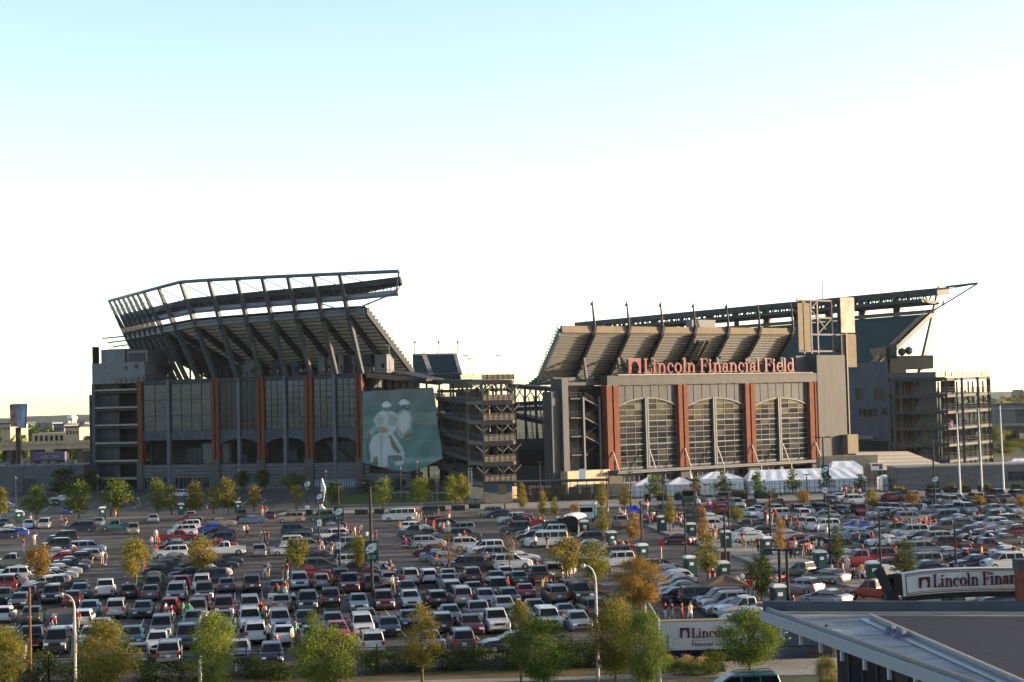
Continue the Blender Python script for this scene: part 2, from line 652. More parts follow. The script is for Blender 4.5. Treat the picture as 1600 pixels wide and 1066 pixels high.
def railing(parent, pts, mt, h=1.1, step=1.6, name='railing', mesh=False):
    b = MB()
    pts = [Vector(p) for p in pts]
    for p, q in zip(pts[:-1], pts[1:]):
        L = (q - p).length
        n = max(1, int(L / step))
        for k in range(n + 1):
            c = p.lerp(q, k / n)
            b.beam(c, c + Vector((0, 0, h)), .09, .09)
        for f in ((1.0, .55, .1) if mesh else (1.0, .5)):
            b.beam(p + Vector((0, 0, h * f)), q + Vector((0, 0, h * f)), .06, .06)
        if mesh:
            nn = max(1, int(L / .35))
            for k in range(nn + 1):
                c = p.lerp(q, k / nn)
                b.beam(c + Vector((0, 0, .1)), c + Vector((0, 0, h)), .035, .035)
    return b.build(name, mt, parent)


def glazing(parent, fr, u0, u1, z0, z1, nu, nz, d=0.0, top=None, gl=None, bar=.10, heavy=(), name='window', seed=0, fm=None):
    """a window: bars are the part, every pane a sub-part tilted a little; top(u) gives the arched head"""
    rr = random.Random(seed)
    top = top or (lambda u: z1)
    fm = fm or M['steel']
    b = MB()
    us = [u0 + (u1 - u0) * i / nu for i in range(nu + 1)]
    zs = [z0 + (z1 - z0) * i / nz for i in range(nz + 1)]
    for u in us:
        b.fbox(fr, u - bar / 2, u + bar / 2, d - .08, d + .12, z0, top(u))
    for i, z in enumerate(zs):
        hv = max(.26, bar * 1.9) if i in heavy else bar * 1.35
        # a bar under an arched head stops at the head
        a0, a1 = u0, u1
        ok = [u for u in [u0 + (u1 - u0) * k / 24 for k in range(25)] if top(u) >= z - .01]
        if ok:
            b.fbox(fr, min(ok), max(ok), d - .10 - (.03 if i in heavy else 0), d + .10, z - hv / 2, z + hv / 2)
    w = b.build(name, fm, parent)
    gl = gl or [M['glass']]
    for i in range(nu):
        for j in range(nz):
            a0, a1 = us[i] + .03, us[i + 1] - .03
            c0, c1 = zs[j] + .03, zs[j + 1] - .03
            t0, t1 = min(c1, top(a0)), min(c1, top(a1))
            if max(t0, t1) - c0 < .1:
                continue
            t0, t1 = max(t0, c0 + .02), max(t1, c0 + .02)
            e = [rr.uniform(-.005, .005) for _ in range(3)]
            m_ = MB()
            q = [fr.p(a0, d + .02 + e[0], c0), fr.p(a1, d + .02 + e[1], c0), fr.p(a1, d + .02 + e[1] + e[2], t1), fr.p(a0, d + .02 + e[0] + e[2], t0)]
            m_.prism(q, fr.d * .03)
            m_.build('pane', rr.choice(gl), w)
    return w


GL = [M['glass'], M['glass'], mat('facade_glass_green', (.035, .042, .042), .05, ior=1.42, var=.7, scale=.5, stretch=(.1, .1, 1.6)), mat('facade_glass_dark', (.018, .02, .023), .05, ior=1.28, var=.6, scale=.5, stretch=(.2, .2, 1))]
for q_ in GL[1:]:
    q_.node_tree.nodes['Principled BSDF'].inputs['Specular Tint'].default_value = (.45, .64, 1, 1)
GLR = [M['glass_r'], M['glass_r'], mat('bronze_glass_b', (.035, .038, .04), .06, ior=1.22, var=.8, scale=.5, stretch=(.2, .2, 1.5)), mat('bronze_glass_c', (.014, .017, .02), .05, ior=1.16)]

for q_ in GLR:
    q_.node_tree.nodes['Principled BSDF'].inputs['Specular Tint'].default_value = (.62, .8, 1, 1)

# ---- west wing podium (left)
L = Frame(at(562, 763, 384)[:2], -22)
ZT = L.zz(562, 583)                                   # top of the parapet, about 27.5 m
lu = lambda px: L.uu(px, 660)
zg1, zg0 = L.zz(420, 595), L.zz(420, 671)
zb0 = L.zz(420, 685)
zo = L.zz(420, 724)
wing = thing('stadium_wing', 'long dark grey stadium wing with brick piers and tall gridded windows behind the lawn', 'stadium', L.p(-30, 0, 0))
b = MB()
b.fbox(L, lu(223), 0, 6.0, 34, 0, ZT - .6)
b.build('back_wall', M['panel_b'], wing)
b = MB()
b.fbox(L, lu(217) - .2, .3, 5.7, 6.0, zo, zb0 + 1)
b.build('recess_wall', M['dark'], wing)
b = MB()
b.fbox(L, lu(217), .6, -.35, 30, ZT - .6, ZT)
b.build('terrace', M['steel_d'], wing)
b = MB()
b.fbox(L, lu(217), .4, -.2, .5, zg1 + .2, ZT - .62)
b.build('parapet_band', M['panel_b'], wing)
# plinth courses of grey stone
npl = 7
for i in range(npl):
    z0_, z1_ = zo * i / npl, zo * (i + 1) / npl - .10
    b = MB()
    b.fbox(L, lu(216), 14 if i < 4 else 3, -.5 + .02 * (i % 2), 5.9, z0_, z1_)
    b.build('stone_course', M['stone'], wing)
b = MB()
b.fbox(L, lu(217), .3, 0, 6, zo - .1, zo)
b.build('gallery_floor', M['concrete_d'], wing)
for (p0, p1) in ((216.5, 223.5), (332, 343.5), (403, 414.5), (477.5, 490), (557, 567.5)):
    w = p1 - p0
    ua, ub = lu(p0), lu(p1)
    if w > 9:
        mid = ua + (ub - ua) * .48
        cuts = [(ua, mid - .16), (mid + .16, ub)]
    else:
        cuts = [(ua, ub)]
    for a0, a1 in cuts:
        b = MB()
        b.fbox(L, a0, a1, -.55, 1.2, zo + 1.0, ZT - .15)
        b.build('brick_pier', M['brick'], wing)
    b = MB()
    b.fbox(L, ua - .15, ub + .15, -.9, 1.1, 0, zo + 1.0)
    b.build('pier_base', M['concrete_d'], wing)
for px in (264.5, 374.5, 446.5, 524):
    b = MB()
    b.fbox(L, lu(px) - .42, lu(px) + .42, -.62, .5, 0, ZT + .1)
    b.build('steel_column', M['steel'], wing)
BAYS = [(224, 261, 2, 3), (268, 331, 4, 3), (344, 371, 3, 8), (378, 403, 3, 8), (415, 443, 3, 8), (450, 477, 3, 8), (491, 521, 3, 8), (527, 556, 3, 8)]
for i, (p0, p1, nu, nz) in enumerate(BAYS):
    glazing(wing, L, lu(p0), lu(p1), zg0, zg1, nu, nz, .05, gl=GL[:3] if i not in (2, 3) else GL[3:], heavy=(0, int(nz * .33), int(nz * .7)) if nz > 4 else (0,), seed=i, fm=M['steel_d'], bar=.17)
    b = MB()
    u0, u1 = lu(p0) - .1, lu(p1) + .1
    n = 12
    arch = i >= 2
    left = (i % 2 == 0)
    pts = [L.p(u0, -.1, zg0 - .1), L.p(u1, -.1, zg0 - .1)]
    for k in range(n + 1):
        t = 1 - k / n
        uu_ = u0 + (u1 - u0) * t
        s = (t if left else 1 - t)             # 1 at the middle steel column
        z = zb0 - (0 if not arch else 1.9 * (1 - math.sqrt(max(0, 1 - (1 - s) ** 2))))
        pts.append(L.p(uu_, -.1, z))
    b.prism(pts, L.d * .5)
    ns = 6
    for k in range(1, ns):
        uu_ = u0 + (u1 - u0) * k / ns
        b.fbox(L, uu_ - .04, uu_ + .04, -.16, -.1, zb0 + .1, zg0 - .12)
    b.build('arch_panel', M['panel_b'], wing)
# things in the gallery behind the arches
for px, w, h, mt in ((275, 5, 4, 'panel'), (300, 8, 5, 'panel_w'), (358, 2.2, 2, 'panel'), (393, 2.0, 2, 'panel_b'), (432, 3, 3, 'panel'), (507, 6, 5, 'panel')):
    b = MB()
    b.fbox(L, lu(px), lu(px) + w, 4.4, 5.6, zo, zo + h)
    b.build('gallery_kiosk', M[mt], wing)
b = MB()
b.prism([L.p(lu(497), 3.0, zb0 - 1), L.p(lu(503), 3.0, zb0 - .4), L.p(lu(540), 3.0, zo), L.p(lu(522), 3.0, zo)], L.d * 1.2)
b.build('stair_flight', M['panel'], wing)
railing(wing, [L.p(lu(224), -.2, zo), L.p(lu(556), -.2, zo)], M['black'], 1.15, 2.2)
railing(wing, [L.p(lu(218), -.2, ZT), L.p(.5, -.2, ZT)], M['black'], 1.3, 1.5)
# ground floor doors and windows
for p0, p1, mt in ((226, 246, 'glass'), (250, 262, 'glass'), (274, 300, 'glass'), (304, 328, 'glass')):
    glazing(wing, L, lu(p0), lu(p1), .1, 3.0, 4, 1, -.58, gl=GL[1:], name='door', seed=p0)
for p0, p1 in ((491, 522), (527, 557)):
    glazing(wing, L, lu(p0), lu(p1), .3, 2.3, 8, 1, -.58, gl=[mat('blue_glass', (.25, .36, .45), .15)], bar=.28, name='window', seed=p0)
# kiosks standing on the terrace
for px0, px1, y0, d, mt in ((378, 402, 566, 9, 'panel_w'), (425, 440, 564, 10, 'panel'), (456, 466, 566, 9, 'panel_b'), (497, 521, 558, 8, 'panel_w'), (528, 536, 556, 8, 'panel_w'), (545, 553, 557, 8, 'panel_w'), (565, 580, 556, 9, 'panel'), (586, 604, 556, 7, 'panel_w')):
    u0, z = L.hit(px0, y0, d)
    u1 = L.uu(px1, y0, d)
    b = MB()
    b.fbox(L, u0, u1, d, d + 4, ZT, max(z, ZT + 2))
    b.fbox(L, u0 - .15, u1 + .15, d - .3, d + 4.2, max(z, ZT + 2) + .003, max(z, ZT + 2) + .25)
    b.fbox(L, u0 + (u1 - u0) * .55, u0 + (u1 - u0) * .8, d - .05, d, ZT + 1.2, ZT + 2.4, 1)
    b.build('terrace_kiosk', [M[mt], M['dark']], wing)

# ---- upper deck and wing roof above it
deck = thing('grandstand', 'upper deck of the left stand under leaning columns and an open wing roof', 'grandstand', L.p(-20, 6, ZT))
LEAN = 11.0
path = []
u0c, phi0 = lu(567), 22
pos = L.p(u0c, 0, 0)
S1 = (lu(567) - lu(338)) / 6.0
heads = [20] * 5 + [30, 42, 54] + [66] * 7
for i in range(len(heads) + 1):
    h = heads[min(i, len(heads) - 1)]
    hp = heads[max(i - 1, 0)]
    hm = math.radians((h + hp) / 2)
    path.append((pos.copy(), Vector((-math.sin(hm), -math.cos(hm), 0))))
    if i < len(heads):
        hr = math.radians(h)
        pos = pos + Vector((-math.cos(hr), math.sin(hr), 0)) * S1
TOPY = [(172, 470), (228, 455), (280, 441), (302, 439), (420, 433), (532, 428), (632, 424)]


def topy(px):
    for (a, ya), (c, yc) in zip(TOPY[:-1], TOPY[1:]):
        if px <= c:
            return ya + (yc - ya) * (px - a) / (c - a)
    return 424


cols = []
for i, (bp, ow) in enumerate(path):
    tx = bp + ow * LEAN
    px = proj((tx.x, tx.y, 50))[0]
    zt = zfor(tx.x, tx.y, topy(px))
    base = Vector((bp.x, bp.y, ZT))
    top = Vector((tx.x, tx.y, zt))
    f = min(1, i / 6.0)
    cols.append((base, top, ow, .85 - .07 * f, .765 - .055 * f, .63 - .05 * f))


def onc(i, fr):
    c = cols[i]
    return c[0].lerp(c[1], fr)


nC = len(cols)
for i in range(nC):
    base, top, ow, fb, ft, fd = cols[i]
    side = ow.cross(Vector((0, 0, 1)))
    b = MB()
    md = onc(i, fd)
    b.beam(base, md, .95, 1.0, up=ow, w2=.9, h2=1.25)
    b.beam(md, top, .89, 1.24, up=ow, w2=.7, h2=.5)
    b.build('leaning_column', M['steel_c'], deck)
    # raker beam under the deck, inwards and down
    low = onc(i, fd) - ow * 27 - Vector((0, 0, 14.5))
    if i < nC - 2:
        b = MB()
        b.beam(md - Vector((0, 0, .8)), low - Vector((0, 0, .8)), .55, 1.9)
        b.build('raker_beam', M['steel_d'], deck)
        b = MB()
        ps = md.lerp(low, .55)
        b.beam(Vector((ps.x, ps.y, ZT)), ps, .5, .5)
        b.build('prop', M['steel_d'], deck)


def ext(i, fr, dist):
    """a point beyond the first column along the line of the wall"""
    return onc(0, fr) + L.u * dist


# stepped soffit of the deck: one run of steps following the columns
NS = 18
rows = []
for k in range(NS + 1):
    line = []
    for i in [-1] + list(range(nC)):
        ii = max(i, 0)
        base, top, ow, fb, ft, fd = cols[ii]
        p = onc(ii, fd) if i >= 0 else onc(0, fd) + L.u * 4.5
        line.append(p - ow * (27 * k / NS) - Vector((0, 0, 14.5 * k / NS)))
    rows.append(line)
b = MB()
for k in range(NS):
    for i in range(len(rows[0]) - 1):
        a0, a1, c0, c1 = rows[k][i], rows[k][i + 1], rows[k + 1][i], rows[k + 1][i + 1]
        dz = Vector((0, 0, a0.z - c0.z))
        lip = Vector((0, 0, .22))
        b.quad(a0, a1, a1 - lip, a0 - lip, 1)  # lip coloured dark to draw the shade line between steps
        b.quad(a0 - lip, a1 - lip, c1, c0)
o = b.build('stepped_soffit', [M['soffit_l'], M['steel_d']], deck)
b = MB()
for k in range(NS):                                      # seats above, the top side of the deck
    for i in range(len(rows[0]) - 1):
        up = Vector((0, 0, 1.1))
        b.quad(rows[k][i] + up, rows[k + 1][i] + up, rows[k + 1][i + 1] + up, rows[k][i + 1] + up)
b.build('seating', M['seat'], deck)
b = MB()
for i in range(len(rows[0]) - 1):                        # back wall at the head of the deck
    a0, a1 = rows[0][i], rows[0][i + 1]
    b.prism([a0 - Vector((0, 0, 1.0)), a1 - Vector((0, 0, 1.0)), a1 + Vector((0, 0, .5)), a0 + Vector((0, 0, .5))], cols[max(i - 1, 0)][2] * -.4)
b.build('deck_parapet', M['panel_w'], deck)
b = MB()                                                 # closed stepped end of the deck
for k in range(NS):
    a0, c0 = rows[k][0], rows[k + 1][0]
    b.prism([a0 - Vector((0, 0, 1.0)), c0 - Vector((0, 0, 1.0)), c0 + Vector((0, 0, 1.4)), c0 + Vector((0, 0, 1.4)) + (a0 - c0) * .02, Vector((a0.x, a0.y, c0.z + 1.4)), ], L.u * .6)
b.build('deck_end', M['steel_d'], deck)
railing(deck, [rows[0][0] + Vector((0, 0, 1.3)) + L.u * .3, rows[NS][0] + Vector((0, 0, 1.3)) + L.u * .3], M['steel_d'], 1.6, 1.5)
# wing roof: top chord, dark edge band, truss, lower chord
pts = [ext(0, 1, 15.5)] + [onc(i, 1) for i in range(nC)]
pts[0].z = zfor(pts[0].x, pts[0].y, 424)
b = MB()
b.tube(pts, .42, 6)
b.build('top_chord', M['steel'], deck)
lowc = [ext(0, .765, 13.5)] + [onc(i, cols[i][4]) for i in range(nC)]
lowc[0].z = zfor(lowc[0].x, lowc[0].y, 457)
b = MB()
b.tube([p - (cols[max(i - 1, 0)][2]) * 1.6 for i, p in enumerate(lowc)], .75, 7)
b.build('lower_chord', mat('blue_grey_tube', (.20, .23, .29), .5), deck)
band = [ext(0, .85, 14.5)] + [onc(i, cols[i][3]) for i in range(nC)]
band[0].z = zfor(band[0].x, band[0].y, 441)
b = MB()
for i in range(len(band) - 1):
    p, q = band[i], band[i + 1]
    n0, n1 = -cols[max(i - 1, 0)][2], -cols[i][2]
    w0 = 2.4 if i == 0 else 10
    b.add([p + n0 * 1.2, q + n1 * 1.2, q + n1 * 10 - Vector((0, 0, .6)), p + n0 * w0 - Vector((0, 0, .6)),
           p + n0 * 1.2 + Vector((0, 0, 1.4)), q + n1 * 1.2 + Vector((0, 0, 1.4)), q + n1 * 10 + Vector((0, 0, .4)), p + n0 * w0 + Vector((0, 0, .4))],
          [(3, 2, 1, 0), (4, 5, 6, 7), (0, 1, 5, 4), (1, 2, 6, 5), (2, 3, 7, 6), (3, 0, 4, 7)])
b.build('roof_panel', M['steel_d'], deck)
b = MB()
for i in range(len(band) - 1):
    n0, n1 = -cols[max(i - 1, 0)][2], -cols[i][2]
    for k in range(7):
        p = band[i].lerp(band[i + 1], k / 7) + n0 * 1.9
        q = (lowc[i].lerp(lowc[i + 1], (k + .5) / 7)) + n0 * 1.9
        r = band[i].lerp(band[i + 1], (k + 1) / 7) + n0 * 1.9
        b.beam(p, q, .16, .16)
        b.beam(q, r, .16, .16)
b.build('roof_truss', M['steel_d'], deck)
b = MB()
for i in range(nC - 1):
    p = onc(i + 1, .995)
    b.tube([p, onc(i, (cols[i][3] + .02))], .09, 4)
    if i > 5:
        b.tube([onc(i + 1, .93), onc(i, cols[i][3])], .07, 4)
b.tube([onc(0, .995), ext(0, .86, 9)], .09, 4)
b.build('stay_cables', M['steel'], deck)
b = MB()
e1 = pts[0]; e2 = lowc[0]; e3 = band[0]
b.beam(e1, e2, .35, .35)
b.beam(e2, onc(0, .62), .3, .3)
b.beam(onc(1, .72), onc(0, .62), .28, .28)
b.beam(onc(0, .62) + L.u * .3, onc(0, .62) + L.u * 4 - Vector((0, 0, .6)), .4, .4)
b.build('end_strut', M['steel'], deck)
b = MB()                                              # spars and stays at the far left end
tip = onc(nC - 1, 1.0)
for k in range(6):
    c = onc(nC - 1, .58 - .05 * k)
    e = c + cols[-1][2] * (5.5 - k * .75) * 1.2 + Vector((0, 0, -.6))
    b.beam(c, e, .35, .35)
    b.tube([e, tip.lerp(onc(nC - 1, .85), k / 6)], .05, 3)
    b.tube([e, Vector((c.x, c.y, ZT + 4))], .05, 3)
b.build('end_spar', M['steel_d'], deck)

# ---- balcony tower at the left end
tw = thing('balcony_tower', 'grey stair tower with six railed balconies at the far left end', 'tower', L.p(lu(180), 0, 0))
u0, u1 = L.uu(145, 660), L.uu(216, 660)
ztp = L.zz(180, 567)
slabs = [L.zz(180, y) for y in (608, 635.5, 663, 691, 719, 746.5)]
b = MB(); b.fbox(L, u0, u1, 5, 16, 0, ztp); b.fbox(L, u0, u1 + 2.2, 0, 5, slabs[0] + 1.4, ztp); b.build('tower_wall', M['panel_w'], tw)
b = MB(); b.fbox(L, u0 + .3, u1, 4.9, 4.99, 0, slabs[0] + 1.3); b.build('recess_wall', M['dark'], tw)
b = MB(); b.fbox(L, u0, u0 + .9, -.3, 5, 0, slabs[0] + 1.39); b.build('corner_pier', M['panel_b'], tw)
b = MB(); b.fbox(L, L.uu(136, 660), L.uu(142, 660), 1, 2.5, L.zz(140, 725), L.zz(140, 617)); b.build('louvre_fin', M['black'], tw)
for k, z in enumerate(slabs):
    b = MB(); b.fbox(L, u0 + .9, u1, -.25, 4.88, z - .45, z); b.build('balcony_slab', M['concrete'], tw)
    b = MB(); b.fbox(L, u0 + .95, u0 + (u1 - u0) * .50, 1.6, 1.9, z + .003, z + 3.2); b.build('balcony_panel', M['panel'], tw)
    railing(tw, [L.p(u0 + 1, -.15, z), L.p(u1, -.15, z)], M['black'], 1.2, 1.5)
    if k:
        b = MB(); b.fbox(L, u0 + .9, u1, .3, 4.8, z + 3.4, z + 3.9); b.build('balcony_beam', M['steel_d'], tw)
z1 = L.zz(180, 545)
b = MB(); b.fbox(L, L.uu(158, 555, 2), L.uu(195, 555, 2), 2, 12, ztp, z1); b.fbox(L, L.uu(197, 555, 2), L.uu(229, 555, 2), 2.4, 12, ztp - 1, L.zz(210, 547)); b.build('plant_room', M['panel_w'], tw)
b = MB(); b.fbox(L, L.uu(200, 555, 2), L.uu(226, 555, 2), 2.28, 2.38, ztp + .2, L.zz(210, 551)); b.build('plant_door', M['panel'], tw)
b = MB()
for px, y, w in ((163, 576, 3), (195, 578, 6), (210, 576, 8)):
    uu_, z = L.hit(px, y)
    b.fbox(L, uu_, uu_ + w * .15, -.06, 0, z, z + w * .13)
b.build('vent', M['steel_d'], tw)
b = MB(); b.fbox(L, u0 - .6, u0 + .1, 1, 3, ztp - .5, z1 + .8); b.build('edge_fin', M['black'], tw)
for k in range(3):
    uu_ = L.uu(171 + 3 * k, 555, 4)
    b = MB(); b.tube([L.p(uu_, 4, z1), L.p(uu_, 4, z1 + 2.2)], .06, 4); b.build('aerial', M['steel_d'], tw)
railing(tw, [L.p(L.uu(181, 600), -.1, slabs[0] + 1.4), L.p(u1, -.1, slabs[0] + 1.4)], M['black'], 1.3, 1.5)

# ---- printed banner on the end of the wing
PO = [(566, 612), (676, 606), (684, 665), (692, 716), (665, 729), (636, 738), (600, 731), (567, 723)]
bn = thing('printed_banner', 'huge teal printed banner of two football players in white hung beside the ramps', 'banner', L.p(6, -1, 12))
poly = [L.hit(x, y, -1.2) for x, y in PO]
ulo, uhi = min(p[0] for p in poly), max(p[0] for p in poly)
zlo, zhi = min(p[1] for p in poly), max(p[1] for p in poly)


def inside(u, z):
    c = False
    for (a, b_), (p, q) in zip(poly, poly[1:] + poly[:1]):
        if (b_ > z) != (q > z) and u < (p - a) * (z - b_) / (q - b_) + a:
            c = not c
    return c


def mixc(c, k, t):
    return tuple(a + (b_ - a) * t for a, b_ in zip(c, k))


def pin(x, y, P):
    c = False
    for (a, b_), (p, q) in zip(P, P[1:] + P[:1]):
        if (b_ > y) != (q > y) and x < (p - a) * (y - b_) / (q - b_) + a:
            c = not c
    return c


_W, _G, _D, _S, _H = (.36, .39, .40), (.18, .22, .225), (.02, .035, .04), (.18, .13, .09), (.48, .51, .52)
FIGS = [(_G, [(.40, .29), (.47, .24), (.55, .27), (.57, .36), (.56, .50), (.52, .58), (.42, .60), (.36, .45)]), (_W, [(.42, .30), (.50, .26), (.55, .34), (.53, .48), (.46, .54), (.40, .44)]),
        (_W, [(.13, .36), (.20, .27), (.27, .25), (.36, .27), (.43, .34), (.40, .42), (.36, .52), (.26, .56), (.18, .50)]), (_G, [(.15, .36), (.20, .30), (.26, .34), (.24, .42), (.17, .43)]),
        (_G, [(.30, .29), (.42, .35), (.37, .45), (.30, .42)]), (_S, [(.17, .44), (.24, .44), (.30, .50), (.25, .56), (.19, .52)]), (_G, [(.13, .44), (.18, .46), (.12, .54), (.05, .58), (.06, .50)]),
        (_W, [(.12, .56), (.20, .52), (.34, .53), (.41, .62), (.47, .76), (.46, .90), (.37, .92), (.33, .80), (.28, .80), (.29, 1.0), (.18, 1.0), (.17, .86), (.09, .88), (.06, .72)]),
        (_D, [(.06, .52), (.09, .50), (.08, .68), (.09, .86), (.05, .86), (.045, .66)]), (_D, [(.30, .56), (.33, .56), (.43, .76), (.40, .78), (.33, .70)]), (_D, [(.32, .80), (.44, .80), (.45, .86), (.35, .87)]), (_D, [(.12, .82), (.17, .80), (.18, .90), (.10, .92)]),
        (_G, [(.20, .54), (.23, .56), (.22, .96), (.20, .96)]), (_D, [(.23, .94), (.28, .92), (.31, 1.0), (.22, 1.0)]),
        (_S, [(.46, .55), (.52, .51), (.57, .55), (.55, .61), (.48, .62)]), (_D, [(.47, .57), (.56, .54), (.56, .56), (.48, .59)]),
        (_D, [(.22, .17), (.25, .125), (.30, .12), (.34, .16), (.33, .18), (.29, .145), (.25, .15), (.23, .19)]), (_H, [(.225, .19), (.25, .15), (.29, .145), (.33, .175), (.34, .205), (.30, .215), (.25, .225)]), (_D, [(.24, .225), (.33, .21), (.34, .25), (.30, .275), (.26, .26)]), (_S, [(.28, .22), (.32, .215), (.325, .24), (.29, .245)]),
        (_D, [(.41, .15), (.44, .11), (.50, .105), (.54, .15), (.53, .16), (.49, .125), (.45, .13), (.42, .17)]), (_H, [(.42, .17), (.45, .13), (.49, .125), (.535, .16), (.54, .185), (.49, .19), (.44, .20)]), (_D, [(.46, .20), (.54, .185), (.55, .25), (.51, .27), (.48, .24)]), (_S, [(.49, .20), (.53, .195), (.53, .23), (.50, .235)])]


def print_colour(x, y):
    """flat print of the banner; x, y from 0 to 1, y downwards: two plain players in white kit on a teal streaked field"""
    n = math.sin(y * 37 + 2 * math.sin(x * 3)) * .5 + math.sin(y * 83 + x * 2) * .3 + math.sin(y * 19 - x * 4) * .4
    c = mixc((.022, .078, .080), (.028, .14, .138), max(0, min(1, y * .9 + .25 * n)))
    c = mixc(c, (.075, .088, .082), max(0, .8 - 2.2 * y) * .8)
    c = mixc(c, (.20, .21, .19), max(0, .55 - abs(y - .36) * 6) * (.4 + .6 * x) * .7)
    c = mixc(c, (.22, .27, .27), max(0, .6 - abs(y - .87 + .02 * x) * 16) * (x > .35))
    for k, P in FIGS:
        if pin(x / 1.12, y, P):
            c = mixc(c, k, .85)
    if x > .68 and (.30 < y < .33 or .40 < y < .43 or .62 < y < .64 or .86 < y < .89):
        c = mixc(c, (.35, .27, .14), .45 * (.5 + .5 * math.sin(x * 140)))
    return c


b = MB()
NU, NZ = 150, 150
grid, cl = {}, []
vs, fs = [], []
for j in range(NZ + 1):
    for i in range(NU + 1):
        u, z = ulo + (uhi - ulo) * i / NU, zlo + (zhi - zlo) * j / NZ
        vs.append(L.p(u, -1.2 + .10 * math.sin(i * .12) * math.sin(j * .09), z))
for j in range(NZ):
    for i in range(NU):
        if inside(ulo + (uhi - ulo) * (i + .5) / NU, zlo + (zhi - zlo) * (j + .5) / NZ):
            a0 = j * (NU + 1) + i
            fs.append((a0, a0 + 1, a0 + NU + 2, a0 + NU + 1))
            cl.append((i, j))
b.add(vs, fs)
pm = bpy.data.materials.new('banner_print')
pm.use_nodes = True
an = pm.node_tree.nodes.new('ShaderNodeVertexColor')
an.layer_name = 'print'
pm.node_tree.links.new(an.outputs['Color'], pm.node_tree.nodes['Principled BSDF'].inputs['Base Color'])
pm.node_tree.nodes['Principled BSDF'].inputs['Roughness'].default_value = .45
po = b.build('printed_sheet', pm, bn, smooth=True)
buf = []
for j in range(NZ + 1):
    for i in range(NU + 1):
        buf += [*print_colour(i / NU, 1 - j / NZ), 1]
for _ in range(2):                                # a photograph enlarged this far prints soft
    src, W1 = list(buf), NU + 1
    for j in range(1, NZ):
        for i in range(1, NU):
            for k in range(3):
                t = 4 * (j * W1 + i) + k
                buf[t] = (src[t] * 2 + src[t - 4] + src[t + 4] + src[t - 4 * W1] + src[t + 4 * W1]) / 6
ca = po.data.color_attributes.new('print', 'FLOAT_COLOR', 'POINT')
ca.data.foreach_set('color', buf)
b = MB()
for (a, c) in zip(poly, poly[1:] + poly[:1]):
    b.tube([L.p(a[0], -1.0, a[1]), L.p(c[0], -1.0, c[1])], .12, 5)
for k in range(5):
    t = k / 4
    u = ulo + (uhi - ulo) * t * .95
    b.beam(L.p(u, -.9, zlo + 4), L.p(u, -.9, zhi), .15, .15)
b.build('banner_frame', M['steel_d'], bn)

# ---- ramp towers
def ramp_tower(label, name, A, B, back, side, lv, tilt, slope, mts, colsA, colsS, sheets=True):
    """A-B front edge, side: far end of the left flank; lv: slab levels; slope: rise of the flank towards its far end"""
    t = thing('ramp_tower', label, 'ramp', (A.x, A.y, 0))
    A, B, side, back = [Vector((p.x, p.y, 0)) for p in (A, B, side, back)]
    nb = back
    n_front = (B - A).cross(Vector((0, 0, 1))).normalized()
    n_side = (A - side).cross(Vector((0, 0, 1))).normalized()
    for k, z in enumerate(lv):
        Z = Vector((0, 0, z))
        S = Vector((0, 0, z + slope))
        b = MB()
        b.add([A + Z, B + Z, B + nb + Z, A + nb + Z, A + Z - Vector((0, 0, .7)), B + Z - Vector((0, 0, .7)), B + nb + Z - Vector((0, 0, .7)), A + nb + Z - Vector((0, 0, .7))],
              [(0, 1, 2, 3), (7, 6, 5, 4), (0, 4, 5, 1), (1, 5, 6, 2), (2, 6, 7, 3), (3, 7, 4, 0)])
        b.build('ramp_landing', mts[0], t)
        b = MB()
        w = (n_side * -1) * 6
        b.add([A + Z, side + S, side + w + S, A + w + Z] + [p - Vector((0, 0, .9)) for p in (A + Z, side + S, side + w + S, A + w + Z)],
              [(0, 1, 2, 3), (7, 6, 5, 4), (0, 4, 5, 1), (1, 5, 6, 2), (2, 6, 7, 3), (3, 7, 4, 0)])
        b.build('ramp_flight', mts[1], t)
        railing(t, [A + Z + n_front * .1, B + Z + n_front * .1], mts[2], 1.35, 1.1, mesh=True)
        railing(t, [A + Z + n_side * .1, side + S + n_side * .1], mts[3], 1.35, 1.6, mesh=False)
        if sheets:
            b = MB()
            b.prism([A + Z + n_front * .02 + Vector((0, 0, .15)), B + Z + n_front * .02 + Vector((0, 0, .15)), B + Z + n_front * .02 + Vector((0, 0, 1.15)), A + Z + n_front * .02 + Vector((0, 0, 1.15))], n_front * -.03)
            b.build('mesh_panel', mts[4], t)
    ztop = max(lv)
    for f in colsA:
        for off in (0.0, 1.0):
            c = A.lerp(B, f) + (nb * off * .96) - n_front * .5
            b = MB()
            b.beam(c, c + Vector((0, 0, ztop - .7)), .42, .42)
            b.build('ramp_column', mts[5], t)
            b = MB()
            for z in lv[1:]:
                for s in (-1, 1):
                    hd = c + Vector((0, 0, z - .8))
                    b.beam(c + Vector((0, 0, z - 2.3)), hd + (B - A).normalized() * 1.7 * s, .22, .22)
            b.build('knee_brace', mts[1], t)
    for f in colsS:
        c = A.lerp(side, f) - n_side * .4
        b = MB()
        b.beam(c, c + Vector((0, 0, ztop + slope * f)), .45, .45)
        c2 = c - n_side * 5.5
        b.beam(c2, c2 + Vector((0, 0, ztop - .7)), .4, .4)
        b.build('ramp_column', mts[3], t)
    return t


